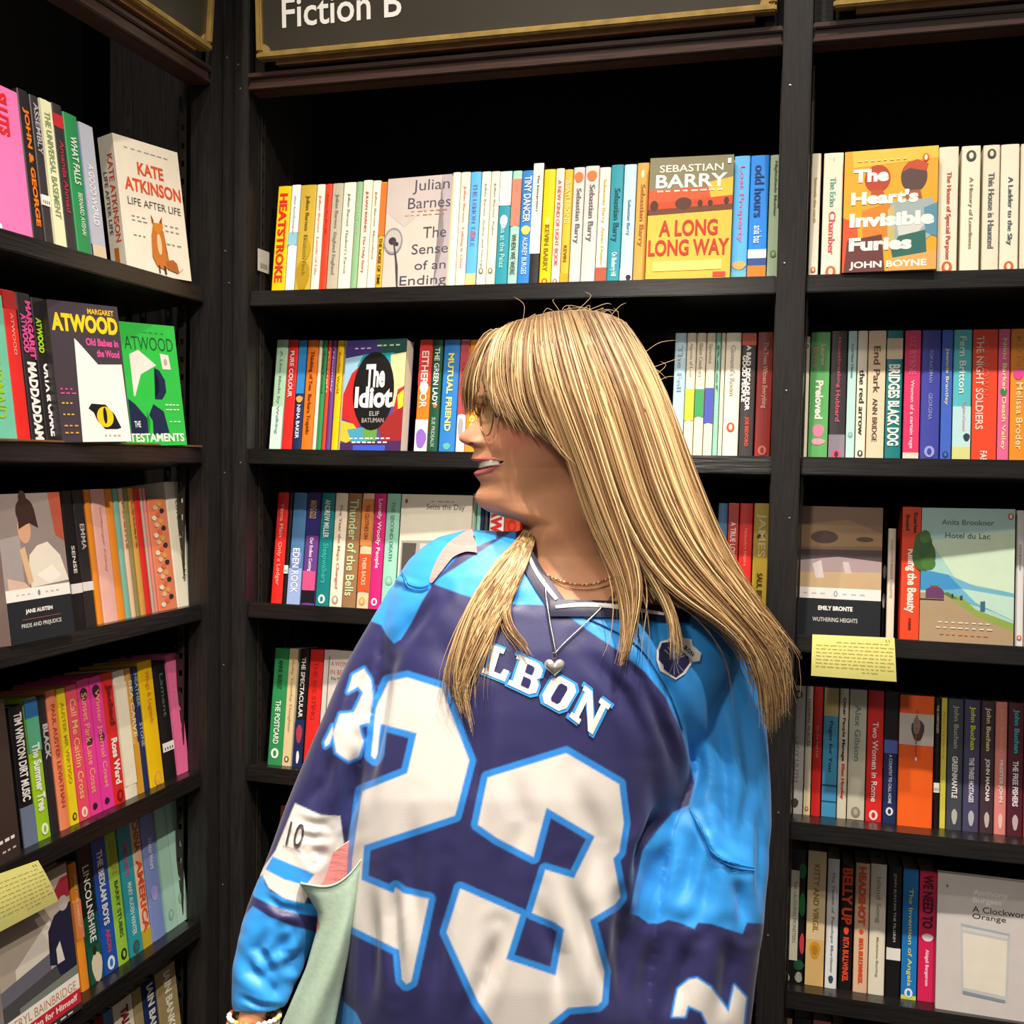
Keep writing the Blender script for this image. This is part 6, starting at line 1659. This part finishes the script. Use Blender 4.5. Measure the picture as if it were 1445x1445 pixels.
# ------------------------------------------------------------------ trousers and shoes
M_DENIM = mat('blue_denim', '34405e', rough=0.85, noise=0.4, nscale=160)
tp = [closed_tube([ring_w((HIP[0], HIP[1], z_), rx, ry) for z_, rx, ry in ((HIP[2] + .10, .155, .115), (HIP[2] + .0, .178, .128), (HIP[2] - .09, .185, .13))])]
for sg in (-1, 1):
    hc = HIP + RT * [1, 1, 0] * 0.09 * sg
    tp.append(closed_tube([ring_w((hc[0], hc[1], z_), r_, r_ * 1.05) for z_, r_ in zip([HIP[2], HIP[2] - .1, .6, .45, .3, .09], [.092, .095, .082, .07, .068, .072])]))
tm = remesh(tp, 0.008, 4)
tm.polygons.foreach_set('use_smooth', [True] * len(tm.polygons))
plink('trousers', tm, M_DENIM)
M_SHOE = mat('white_canvas_shoe', 'd8d4cc', rough=0.7)
for sg in (-1, 1):
    hc = HIP + RT * [1, 1, 0] * 0.09 * sg
    rings = []
    for t_, w_, h_ in ((-.075, .022, .05), (-.065, .036, .085), (-.02, .04, .09), (.05, .044, .07), (.11, .048, .055), (.155, .04, .045), (.175, .018, .03)):
        th = np.linspace(0, 2 * np.pi, 20, endpoint=False)
        c_ = np.array([hc[0], hc[1], 0]) - _h * t_
        rings.append(c_ + np.outer(np.cos(th) * w_, RT * [1, 1, 0]) + np.outer(np.maximum((np.sin(th) + 1) / 2 * h_, 0.0), [0, 0, 1]))
    V, Q = closed_tube(rings)
    plink('shoe', mesh_np(V, Q), M_SHOE)


# ------------------------------------------------------------------ glasses, necklaces, bracelet
def wire(name, pts, r, material, closed=False, parent=None, n=8, person_part=True):
    pts = np.asarray(pts, float)
    k = len(pts)
    rings = []
    for i in range(k):
        a_ = pts[(i - 1) % k] if closed else pts[max(i - 1, 0)]
        b_ = pts[(i + 1) % k] if closed else pts[min(i + 1, k - 1)]
        t = b_ - a_; t /= np.linalg.norm(t) + 1e-12
        u_ = np.cross(t, [0.3, 0.2, 0.93]); u_ /= np.linalg.norm(u_) + 1e-12
        v_ = np.cross(t, u_)
        th = np.linspace(0, 2 * np.pi, n, endpoint=False)
        rings.append(pts[i] + r * (np.cos(th)[:, None] * u_ + np.sin(th)[:, None] * v_))
    if closed: rings.append(rings[0])
    V, Q = loft(rings)
    me = mesh_np(V, Q)
    return plink(name, me, material, parent) if person_part else link(name, me, material, parent)


M_GWIRE = mat('thin_gold_wire', '9a7c48', rough=0.3, metal=0.85)
M_SILVER = mat('silver_chain', 'b8b2ac', rough=0.28, metal=0.9)
gl_root = empty('glasses', P(690, 590, 1.28), 0, 'thin round wire-rimmed glasses half hidden under the blonde fringe', 'glasses')
GINV = Matrix.Translation(-Vector(P(690, 590, 1.28)))
def glink(name, me, m_, parent=None):
    me.transform(GINV); return link(name, me, m_, parent or gl_root)
def gwire(name, pts, r, closed=False, parent=None):
    pts = np.asarray(pts, float); k = len(pts); rings = []
    for i in range(k):
        a_ = pts[(i - 1) % k] if closed else pts[max(i - 1, 0)]
        b_ = pts[(i + 1) % k] if closed else pts[min(i + 1, k - 1)]
        t = b_ - a_; t /= np.linalg.norm(t) + 1e-12
        u_ = np.cross(t, [0.3, 0.2, 0.93]); u_ /= np.linalg.norm(u_); v_ = np.cross(t, u_)
        th = np.linspace(0, 2 * np.pi, 8, endpoint=False)
        rings.append(pts[i] + r * (np.cos(th)[:, None] * u_ + np.sin(th)[:, None] * v_))
    if closed: rings.append(rings[0])
    V, Q = loft(rings)
    return glink(name, mesh_np(V, Q), M_GWIRE, parent)
M_LENS = bpy.data.materials.new('clear_lens'); M_LENS.use_nodes = True
_nt = M_LENS.node_tree; _nt.nodes.clear()
_o = _nt.nodes.new('ShaderNodeOutputMaterial'); _m = _nt.nodes.new('ShaderNodeMixShader'); _t = _nt.nodes.new('ShaderNodeBsdfTransparent'); _g = _nt.nodes.new('ShaderNodeBsdfGlossy')
_t.inputs[0].default_value = (.95, .96, .96, 1); _g.inputs['Roughness'].default_value = .03
_f = _nt.nodes.new('ShaderNodeFresnel'); _f.inputs[0].default_value = 1.3
_m.inputs[0].default_value = .035; _nt.links.new(_t.outputs[0], _m.inputs[1]); _nt.links.new(_g.outputs[0], _m.inputs[2]); _nt.links.new(_m.outputs[0], _o.inputs[0])
for sg in (-1, 1):
    c_ = P(775, 590, HD) + fdir * .0815 + sdir * .031 * sg
    ax = sdir * math.cos(.18) * sg - fdir * math.sin(.18)      # lens wraps back towards the temple
    th = np.linspace(0, 2 * np.pi, 40, endpoint=False)
    pts = c_ + np.outer(np.cos(th) * .0235, ax) + np.outer(np.sin(th) * .0225, UP)
    rim = gwire('lens_rim', pts, .00085, True)
    V = np.vstack([[c_], pts]); nf = np.cross(ax, UP); nf /= np.linalg.norm(nf)
    me = mesh_from(np.vstack([V - nf * .0004, V + nf * .0004]), [(0, i + 1, (i + 1) % 40 + 1) for i in range(40)] + [(41, 41 + (i + 1) % 40 + 1, 41 + i + 1) for i in range(40)] + [(i + 1, (i + 1) % 40 + 1, 41 + (i + 1) % 40 + 1, 41 + i + 1) for i in range(40)])
    glink('lens', me, M_LENS, rim)
    hinge = c_ + ax * .0235 + UP * .006
    ear = P(775, 588, HD) + sdir * .078 * sg - fdir * .012
    gwire('temple_arm', [hinge, hinge + sdir * .006 * sg - fdir * .004, hinge + sdir * .009 * sg - fdir * .02, (hinge + ear) / 2 + sdir * .006 * sg, ear, ear - fdir * .015 - UP * .012], .0008)
bc = P(775, 586, HD) + fdir * .0865
gwire('bridge', [bc - sdir * .008, bc - sdir * .004 + UP * .002 + fdir * .003, bc + sdir * .004 + UP * .002 + fdir * .003, bc + sdir * .008], .0009)

hb_v = [tuple(v) for v in head_me_V]
hbvh = BVHTree.FromPolygons(hb_v, [tuple(q) for q in head_me_Q])


def on_body(px_, py_, off=0.002):
    d_ = Vector(ray(px_, py_)); d_.normalize()
    best = None
    for bv_ in (hbvh, jbvh):
        h = bv_.ray_cast(Vector(CAM), d_)
        if h[0] is None: continue
        if bv_ is jbvh and inside(np.array([px_]), np.array([py_]), OPEN)[0]: continue
        if best is None or h[3] < best[3]: best = h
    if best is None: return P(px_, py_, 1.28)
    n_ = best[1] if best[1].dot(d_) < 0 else -best[1]
    return np.array(best[0] + n_ * off)


def beads(name, pts, n, sizes, cols, root):
    c_ = resample(pts, n)
    for i in range(n):
        q = on_body(*c_[i], 0.0022)
        bm = bmesh.new(); bmesh.ops.create_icosphere(bm, subdivisions=1, radius=sizes[i % len(sizes)], matrix=Matrix.Translation(q))
        for f1 in bm.faces: f1.smooth = True
        me = bpy.data.meshes.new(name); bm.to_mesh(me); bm.free()
        me.transform(Matrix.Translation(-root.location))
        link(name, me, cols[i % len(cols)], root)


M_PEARL = mat('pearl_bead', 'f2e6cc', rough=0.2)
M_GBEAD = mat('gold_bead', 'c79a45', rough=0.25, metal=0.9)
M_RBEAD = mat('amber_bead', 'a8552c', rough=0.25)
nk = empty('bead_necklace', P(815, 820, 1.28), 0, 'short gold and pearl bead necklace around the bare neck', 'necklace')
beads('bead', [(764, 806), (772, 812), (785, 818), (800, 823), (820, 826), (840, 824), (860, 817), (874, 812)], 44, [.0013, .0011, .0017, .0011, .0013], [M_PEARL, M_GBEAD, M_PEARL, M_RBEAD, M_GBEAD], nk)
def chain(name, pts, n, r, m_, root, off=.002, twist=True):
    c_ = np.array([on_body(a_, b_, off) for a_, b_ in resample(pts, n)])
    me_o = []
    k = len(c_); rings = []
    for i in range(k):
        t = c_[min(i + 1, k - 1)] - c_[max(i - 1, 0)]; t /= np.linalg.norm(t) + 1e-12
        u_ = np.cross(t, FW); u_ /= np.linalg.norm(u_); v_ = np.cross(t, u_)
        rr_ = r * (1.25 if i % 2 else .8)
        th = np.linspace(0, 2 * np.pi, 6, endpoint=False)
        rings.append(c_[i] + rr_ * (np.cos(th)[:, None] * u_ + np.sin(th)[:, None] * v_))
    V, Q = loft(rings)
    me = mesh_np(V - np.array(root.location), Q)
    return link(name, me, m_, root)
chain('fine_chain', [(770, 812), (785, 822), (805, 831), (830, 833), (852, 829), (870, 820)], 60, .0005, M_GBEAD, nk)
hk = empty('heart_necklace', P(783, 940, 1.24), 0, 'silver chain necklace with a heart pendant hanging over the jersey', 'necklace')
chain('chain', [(768, 812), (770, 840), (776, 880), (781, 905), (784, 922)], 90, .0011, M_SILVER, hk, .0045)
chain('chain', [(784, 922), (800, 905), (825, 882), (850, 858), (868, 836)], 90, .0010, M_SILVER, hk, .0045)
hc_ = on_body(782, 942, .006)
V, Fh = [], []
th = np.linspace(0, 2 * np.pi, 36, endpoint=False)
hx2 = 16 * np.sin(th) ** 3; hy2 = 13 * np.cos(th) - 5 * np.cos(2 * th) - 2 * np.cos(3 * th) - np.cos(4 * th)
sc_ = .0115 / 16
rings = []
for s_, dep in ((.02, .0052), (.5, .0045), (.85, .0028), (1.0, 0), (.85, -.0022), (.02, -.003)):
    rings.append(hc_ + np.outer(hx2 * sc_ * s_, RT) + np.outer(hy2 * sc_ * s_, UP) - FW * dep)
V, Q = loft(rings)
link('pendant', mesh_np(V - np.array(hk.location), Q), mat('polished_silver_heart', 'e6ded6', rough=0.15, metal=0.7), hk)
rg = [hc_ + UP * .0125 + RT * .0025 * math.cos(a_) + UP * .0035 * math.sin(a_) for a_ in np.linspace(0, 2 * np.pi, 16, endpoint=False)]
k = len(rg)
V, Q = loft([np.array([p + RT * .0008 * math.cos(b_) - FW * .0008 * math.sin(b_) for b_ in np.linspace(0, 2 * np.pi, 6, endpoint=False)]) for p in rg] )
link('pendant_ring', mesh_np(V - np.array(hk.location), Q), M_SILVER, hk)

# beaded bracelets at the sleeve end
br_ = empty('bead_bracelet', P(360, 1440, 1.265), 0, 'stacked bead bracelets in white and bright colours at the sleeve cuff', 'bracelet')
bcols = [mat('bead_' + h, h, rough=0.3) for h in ('f2ece2', 'f2ece2', 'c9853a', 'f2ece2', 'd84a3a', 'e8c85a', 'f2ece2', '6aa84a')]
for rowk, (yy, rpx) in enumerate(((1433, 35), (1442, 34), (1451, 33))):
    for i in range(26):
        a_ = 2 * math.pi * (i + .5 * rowk) / 26
        q = P(359 - rowk * 1.5, yy + 1.5 * math.sin(a_ + .4), 1.266) + RT * math.cos(a_) * rpx * 1.266 / F_PX + _h * math.sin(a_) * rpx * .85 * 1.266 / F_PX
        bm = bmesh.new(); bmesh.ops.create_icosphere(bm, subdivisions=1, radius=.0036, matrix=Matrix.Translation(q) @ Matrix.Scale(1, 4))
        for f1 in bm.faces: f1.smooth = True
        me = bpy.data.meshes.new('bead'); bm.to_mesh(me); bm.free()
        me.transform(Matrix.Translation(-br_.location))
        link('bead', me, bcols[(i * 5 + rowk * 3) % 8], br_)

# ------------------------------------------------------------------ tote bag held under the arm
tb = empty('tote_bag', P(450, 1440, 1.35), 0, 'mint green bag with a pink lining, tucked between arm and jersey', 'bag')
TINV = -np.array(tb.location)
M_MINT = mat('mint_canvas', 'b4cdb8', rough=0.8, noise=0.12, nscale=200, bump=0.1)
M_PINKL = mat('pink_lining', 'e08f8a', rough=0.7, noise=0.12, nscale=40, bump=0.3, stretch=(1, 1, 8))
nB = 64
thb = np.linspace(0, 2 * np.pi, nB, endpoint=False)
def bag_ring(t, inset=0.0):
    """t 0 = rim, 1 = bottom"""
    out = []
    for a_ in thb:
        c_, s_ = math.cos(a_), math.sin(a_)
        u_ = (1 - c_) / 2                          # 0 left .. 1 right
        rim_front = np.array([424 + 92 * u_, 1250 - 30 * u_ + 14 * math.sin(math.pi * u_)])
        rim_back = np.array([424 + 96 * u_, 1244 - 82 * u_])
        k_ = (1 - s_) / 2                          # 0 = back ... front when s_ > 0
        top = rim_back * k_ + rim_front * (1 - k_)
        xl = np.interp(t, [0, .15, .35, .7, 1], [top[0], 440, 432, 402, 385])
        bot_y = 1640
        yy = top[1] + (bot_y - top[1]) * t
        lx = np.interp(t, [0, .05, .12, .3, .5, 1], [424, 436, 452, 432, 398, 375])
        rx = np.interp(t, [0, .12, .3, .6, 1], [516, 506, 495, 470, 462])
        xx = lx + (rx - lx) * u_ if t > 0 else top[0]
        hd_ = np.interp(t, [0, .2, 1], [.022, .024, .022]) * (1 - inset)
        fold = .0035 * math.sin(u_ * 9 + t * 7) * min(1, t * 4)
        out.append(P(xx + (2 if c_ > 0 else -2) * inset * 8, yy, np.interp(t, [0, .3, 1], [1.268, 1.262, 1.26]) - hd_ * np.sign(s_) * abs(s_) ** .8 - fold))
    return np.array(out)
tr_ = [bag_ring(t) for t in (0, .008, .016, .024, .05, .1, .15, .2, .3, .4, .5, .6, .7, .8, .9, 1)]
for i in (1, 3):                                   # two stitched ridges under the rim
    cc = tr_[i].mean(0); tr_[i] = cc + (tr_[i] - cc) * 1.02
V, Q = loft(tr_ + [tr_[-1].mean(0) + (tr_[-1] - tr_[-1].mean(0)) * .01])
link('bag_body', mesh_np(V + TINV, Q), M_MINT, tb)
ti = [bag_ring(t, .10) for t in (0, .05, .1, .2, .35)]
V, Q = loft(ti)
link('lining', mesh_np(V + TINV, Q[:, ::-1]), M_PINKL, tb)
rimp = bag_ring(0)
V, Q = loft([np.array([p + UP * .0016 * math.cos(b_) - FW * .0016 * math.sin(b_) for b_ in np.linspace(0, 2 * np.pi, 6, endpoint=False)]) for p in np.vstack([rimp, rimp[:1]])])
link('rim_binding', mesh_np(V + TINV, Q), M_MINT, tb)
# strap over the shoulder
ctr = [(671, 765), (654, 769), (635, 781), (620, 803), (609, 823)]
wst = [34, 24, 18, 13, 4]
c_ = resample(ctr, 24)
Vr, Fr = [], []
for i in range(24):
    t = c_[min(i + 1, 23)] - c_[max(i - 1, 0)]
    nn = np.array([-t[1], t[0]]) / np.hypot(*t)
    wv = np.interp(i / 23, np.linspace(0, 1, 5), wst)
    cen = on_cloth(*c_[i], .003)
    for s_ in (-.5, -.2, .2, .5):
        q = on_cloth(*(c_[i] + nn * wv * s_), .003)
        Vr.append(q if q is not None else (cen if cen is not None else P(*c_[i], 1.33)))
for i in range(23):
    for j in range(3):
        Fr.append((i * 4 + j, i * 4 + j + 1, i * 4 + j + 5, i * 4 + j + 4))
link('strap', mesh_from(np.array(Vr) + TINV, Fr, True), M_PINKL, tb)

# ------------------------------------------------------------------ hair
# guides: rows of (px, py, depth offset from the head axis); strands run between neighbouring guides
G_NEAR = [
    [(714, 462, -.010), (697, 478, -.035), (688, 502, -.045), (684, 524, -.052), (684, 542, -.056), (688, 556, -.060)],
    [(720, 457, -.014), (703, 476, -.045), (695, 508, -.062), (694, 540, -.070), (700, 565, -.076), (706, 582, -.078)],
    [(732, 452, -.016), (718, 476, -.050), (711, 515, -.070), (714, 555, -.078), (728, 588, -.082), (744, 612, -.084)],
    [(745, 449, -.018), (736, 478, -.055), (733, 522, -.078), (740, 565, -.085), (760, 603, -.088), (790, 632, -.090)],
    [(755, 446, -.018), (750, 480, -.058), (753, 532, -.082), (770, 585, -.088), (798, 632, -.090), (826, 660, -.092)],
]
G_NEAR2 = [  # the lock that hangs to a point in front of the shoulder
    [(755, 446, -.018), (752, 480, -.058), (760, 535, -.082), (780, 592, -.088), (802, 650, -.090), (818, 705, -.090), (840, 760, -.094), (868, 812, -.100), (880, 860, -.106), (882, 905, -.112), (876, 940, -.12)],
    [(765, 444, -.018), (765, 480, -.060), (778, 540, -.085), (800, 602, -.091), (824, 665, -.094), (848, 730, -.098), (872, 790, -.100), (887, 840, -.105), (890, 890, -.11), (880, 930, -.12)],
    [(776, 441, -.016), (781, 480, -.060), (797, 545, -.086), (822, 612, -.092), (846, 685, -.096), (870, 752, -.098), (889, 808, -.102), (893, 850, -.106), (888, 892, -.112), (880, 930, -.118)],
    [(790, 439, -.014), (798, 480, -.060), (818, 550, -.087), (842, 620, -.093), (866, 695, -.097), (888, 762, -.100), (902, 812, -.104), (901, 850, -.108), (892, 885, -.112), (884, 915, -.116)],
]
G_NEAR3 = [  # the mass sweeping back over the shoulder
    [(784, 440, -.014), (790, 480, -.062), (810, 548, -.089), (836, 622, -.095), (862, 700, -.099), (892, 768, -.102), (930, 822, -.106), (975, 856, -.108), (1025, 885, -.106), (1062, 925, -.100), (1078, 985, -.094)],
    [(798, 439, -.013), (810, 480, -.059), (832, 550, -.086), (858, 626, -.093), (884, 706, -.097), (918, 775, -.100), (962, 830, -.104), (1015, 868, -.104), (1055, 908, -.100), (1078, 955, -.094), (1085, 1010, -.088)],
    [(812, 438, -.012), (828, 481, -.056), (854, 550, -.083), (880, 630, -.090), (906, 710, -.095), (944, 782, -.099), (992, 838, -.102), (1040, 882, -.101), (1072, 922, -.095), (1088, 975, -.088), (1090, 1035, -.082)],
    [(824, 438, -.010), (842, 482, -.054), (870, 550, -.080), (896, 630, -.088), (922, 710, -.094), (962, 785, -.098), (1012, 842, -.100), (1056, 890, -.098), (1084, 935, -.090), (1094, 990, -.084)],
    [(842, 440, -.006), (862, 482, -.046), (892, 550, -.070), (918, 630, -.080), (946, 710, -.088), (985, 785, -.092), (1032, 845, -.094), (1070, 895, -.090), (1093, 940, -.080), (1094, 1020, -.076)],
    [(858, 444, .000), (880, 485, -.034), (910, 550, -.055), (938, 630, -.068), (966, 710, -.078), (1000, 785, -.084), (1043, 846, -.086), (1080, 898, -.080), (1100, 940, -.070), (1100, 1000, -.066)],
    [(872, 450, .008), (896, 490, -.015), (926, 555, -.035), (952, 635, -.050), (978, 712, -.060), (1008, 780, -.068), (1046, 840, -.074), (1080, 892, -.070), (1096, 925, -.062), (1088, 965, -.060)],
    [(880, 455, .020), (906, 495, .008), (935, 560, -.010), (960, 640, -.025), (985, 712, -.036), (1010, 775, -.046), (1040, 832, -.056), (1070, 880, -.058), (1086, 920, -.055)],
    [(882, 462, .035), (908, 502, .030), (938, 565, .015), (965, 645, .0), (990, 715, -.012), (1010, 770, -.022), (1030, 820, -.036)],
]
G_FAR = [   # fringe on the far side of the face, and the lock that falls in front of the far shoulder
    [(700, 468, .010), (682, 480, .016), (668, 505, .022), (660, 535, .026), (658, 562, .028), (662, 588, .030)],
    [(706, 465, .004), (690, 476, .004), (676, 500, .006), (668, 530, .008), (665, 560, .010), (667, 585, .012)],
    [(711, 463, -.004), (697, 475, -.010), (684, 500, -.014), (677, 530, -.018), (675, 556, -.020), (676, 578, -.02)],
]
G_LOCK = [
    [(752, 730, .00), (735, 760, -.02), (700, 800, -.05), (668, 850, -.08), (648, 900, -.10), (636, 950, -.11), (640, 985, -.11)],
    [(752, 735, .00), (738, 768, -.02), (708, 815, -.05), (680, 865, -.08), (662, 920, -.10), (655, 975, -.11), (672, 1040, -.115)],
    [(754, 740, .00), (742, 775, -.02), (718, 825, -.05), (696, 868, -.08), (676, 910, -.10), (660, 950, -.11), (650, 985, -.115)],
    [(757, 748, .00), (746, 780, -.02), (728, 825, -.05), (706, 865, -.08), (684, 905, -.10), (664, 945, -.11), (650, 985, -.115)],
]
G_WISP = [
    [(756, 745, .00), (744, 780, -.02), (726, 825, -.05), (712, 860, -.08), (718, 890, -.10), (738, 915, -.11), (745, 935, -.11)],
    [(758, 750, .00), (747, 785, -.02), (730, 825, -.05), (717, 855, -.08), (722, 884, -.10), (740, 908, -.11), (748, 925, -.11)],
]
G_BACK = [  # far side and underneath, closing the head of hair
    [(800, 442, .02), (830, 470, .05), (860, 530, .075), (880, 600, .08), (900, 680, .075), (930, 760, .06), (970, 830, .03)],
    [(840, 446, .02), (880, 485, .045), (910, 550, .055), (940, 630, .05), (968, 710, .04), (1000, 780, .02), (1040, 850, -.01)],
    [(760, 448, .02), (790, 475, .055), (820, 540, .08), (840, 620, .085), (860, 700, .078), (890, 780, .06), (930, 850, .03)],
]
G_INNER = [  # darker under-layer behind the jaw and over the neck
    [(800, 560, -.068), (812, 620, -.072), (822, 680, -.070), (840, 740, -.070), (862, 800, -.078), (885, 850, -.090)],
    [(840, 560, -.070), (850, 620, -.074), (862, 680, -.072), (880, 740, -.072), (905, 800, -.078), (935, 850, -.090)],
    [(880, 560, -.050), (893, 620, -.055), (905, 690, -.060), (930, 760, -.066), (965, 820, -.076), (1010, 865, -.088)],
    [(915, 560, -.020), (930, 620, -.028), (950, 700, -.04), (985, 770, -.05), (1030, 835, -.066), (1070, 890, -.078)],
]


def strands(guides, n, steps, spread, rad, jit, seed, taper=0.35, clump=26, stray=0.03, wig=1.0):
    rg_ = np.random.default_rng(seed)
    gs = np.array([resample(g, steps) for g in guides])            # (G, steps, 3)
    G = len(guides)
    tt_ = np.linspace(0, 1, steps)
    out, cols = [], []
    cl = rg_.uniform(0, G - 1, clump * max(G - 1, 1))
    cl_tone = rg_.normal(0, 1, len(cl))
    cl_off = rg_.normal(0, 1, (len(cl), 2))
    cl_ph = rg_.uniform(0, 6.28, (len(cl), 2))
    for _ in range(n):
        k = rg_.integers(len(cl))
        t0 = cl[k]
        own = np.clip(t0 + rg_.normal(0, .32), 0, G - 1.0001)
        pos = own + (np.clip(t0, 0, G - 1.0001) - own) * (tt_ ** 1.2) * .72   # strands gather into locks towards the tip
        i = np.minimum(pos.astype(int), G - 2); f_ = (pos - i)[:, None]
        idx = np.arange(steps)
        c_ = gs[i, idx] * (1 - f_) + gs[i + 1, idx] * f_
        ln = rg_.uniform(.82, 1.03) if wig == 1.0 else 1 - .3 * rg_.random() ** 2.2
        w1 = np.sin(tt_ * 5 + cl_ph[k, 0]) * tt_ * 3.0 * wig + cl_off[k, 0] * tt_ * 4 * wig
        w2 = rg_.normal(0, 1) * tt_ * jit + rg_.normal(0, 1) * 1.2
        fly = (rg_.random() < stray) * rg_.normal(0, 12)
        c_ = c_.copy()
        c_[:, 0] += w1 + w2 + fly * tt_ ** 2
        c_[:, 1] += rg_.normal(0, 1) * 2.0 * (tt_ > .05) + fly * .3 * tt_ ** 2
        c_[:, 2] += rg_.uniform(-1, 1) * spread + cl_off[k, 1] * .003
        if ln < 1: c_ = np.array([np.interp(tt_ * ln, tt_, c_[:, q]) for q in range(3)]).T
        out.append((c_, rad * rg_.uniform(.7, 1.25)))
        cols.append((cl_tone[k] * .6 + rg_.normal(0, .55)))
    return out, cols


ROOTC, MIDC, LIGHTC, DARKC = (np.array(hexlin(h)) for h in ('6b5138', 'ad895c', 'dfc592', '775639'))


def build_hair(name, sets, parent_label=None, clear=True):
    Vs, Qs, Cs = [], [], []
    o_ = 0
    for (data, cols), steps, tone in sets:
        N = 4
        for (c_, rad), cc in zip(data, cols):
            pts = np.array([P(a_, b_, HD + d_) for a_, b_, d_ in c_])
            if clear:
                for q in range(len(pts)):
                    if (c_[q][1] > 800 and c_[q][2] < -.03) or (tone == .4 and c_[q][1] > 752):
                        h = jbvh.ray_cast(Vector(CAM), Vector(pts[q] - CAM).normalized())
                        if h[0] is not None:
                            ds = h[3] - np.linalg.norm(pts[q] - CAM)
                            lim = .004 + .006 * abs(math.sin(q * .7 + rad * 9e3))
                            if ds < lim:
                                dv = (pts[q] - CAM) / np.linalg.norm(pts[q] - CAM)
                                pts[q] = np.array(h[0]) - dv * lim
            t = np.gradient(pts, axis=0); t /= np.linalg.norm(t, axis=1)[:, None] + 1e-12
            u_ = np.cross(t, FW); u_ /= np.linalg.norm(u_, axis=1)[:, None] + 1e-12
            v_ = np.cross(t, u_)
            K = len(pts)
            w_ = rad * np.interp(np.linspace(0, 1, K), [0, .1, .7, 1], [.8, 1, .85, .15])
            th = np.linspace(0, 2 * np.pi, N, endpoint=False)
            ring = pts[:, None, :] + w_[:, None, None] * (np.cos(th)[None, :, None] * u_[:, None, :] + np.sin(th)[None, :, None] * v_[:, None, :])
            V, Q = loft(ring)
            s_ = np.linspace(0, 1, K)
            m_ = np.clip(.5 + .36 * cc, 0, 1)
            base = DARKC * (1 - m_) + MIDC * m_ if m_ < .5 else MIDC * (1 - (m_ - .5) * 2) + LIGHTC * (m_ - .5) * 2
            rootmix = np.clip(1 - s_ / .22, 0, 1)[:, None] * .85 * tone
            col_ = base * (1 - rootmix) + ROOTC * .75 * rootmix
            Vs.append(V); Qs.append(Q + o_); Cs.append(np.repeat(col_, N, axis=0)); o_ += len(V)
    me = mesh_np(np.concatenate(Vs), np.concatenate(Qs))
    set_attr(me, 'strand_tone', np.concatenate(Cs))
    M_HAIR = mat('blonde_hair', 'c99f62', rough=0.44, spec=0.42, attr='strand_tone')
    return plink(name, me, M_HAIR)


build_hair('hair', [
    (strands(G_NEAR, 620, 14, .006, .0008, 5, 1, clump=8, stray=.08), 14, 1.0),
    (strands(G_NEAR2, 1000, 18, .007, .0010, 2, 2, wig=.3), 18, 1.0),
    (strands(G_NEAR3, 2700, 18, .008, .00105, 6, 22, clump=16), 18, 1.0),
    (strands(G_NEAR3, 110, 18, .006, .0008, 24, 23, stray=.5), 18, 1.0),
    (strands([[(860, 700, -.094), (885, 760, -.1), (915, 810, -.104), (940, 855, -.108), (952, 895, -.112), (956, 935, -.116)], [(870, 700, -.094), (897, 760, -.1), (928, 812, -.104), (950, 860, -.108), (958, 900, -.112), (959, 930, -.116)]], 60, 14, .004, .0009, 3, 24), 14, .0),
    (strands(G_BACK, 700, 12, .008, .0016, 5, 3), 12, 1.0),
    (strands(G_INNER, 900, 12, .010, .0015, 5, 4), 12, 0.0)], clear=True)
build_hair('fringe', [(strands(G_FAR, 260, 12, .004, .0009, 3, 5), 12, 1.0)], clear=False)
build_hair('front_lock', [(strands(G_LOCK, 210, 16, .006, .00085, 5, 6, clump=9, stray=.10), 16, 0.4), (strands(G_WISP, 26, 16, .003, .0008, 3, 7), 16, .4)])
# a few single flyaway hairs
fl = []
rgf = np.random.default_rng(9)
for k in range(46):
    a0 = rgf.uniform(-2.2, .5)
    bx, by = 800 + 118 * math.cos(a0), 545 + 108 * math.sin(a0)
    ex_, ey_ = bx + rgf.normal(6, 22), by + rgf.normal(-2, 16)
    fl.append((np.array(resample([(bx, by, -.01), ((bx + ex_) / 2 + rgf.normal(0, 6), (by + ey_) / 2 - 6, -.01), (ex_, ey_, -.01)], 8)), .00028))
for k in range(40):
    bx, by = rgf.uniform(1070, 1095), rgf.uniform(880, 1010)
    fl.append((np.array(resample([(bx, by, -.07), (bx + rgf.uniform(5, 18), by + rgf.uniform(-12, 22), -.07), (bx + rgf.uniform(-5, 26), by + rgf.uniform(10, 60), -.07)], 8)), .0003))
tag(build_hair('flyaway_hair', [((fl, [0.6] * len(fl)), 8, 0)], clear=False), kind='stuff')
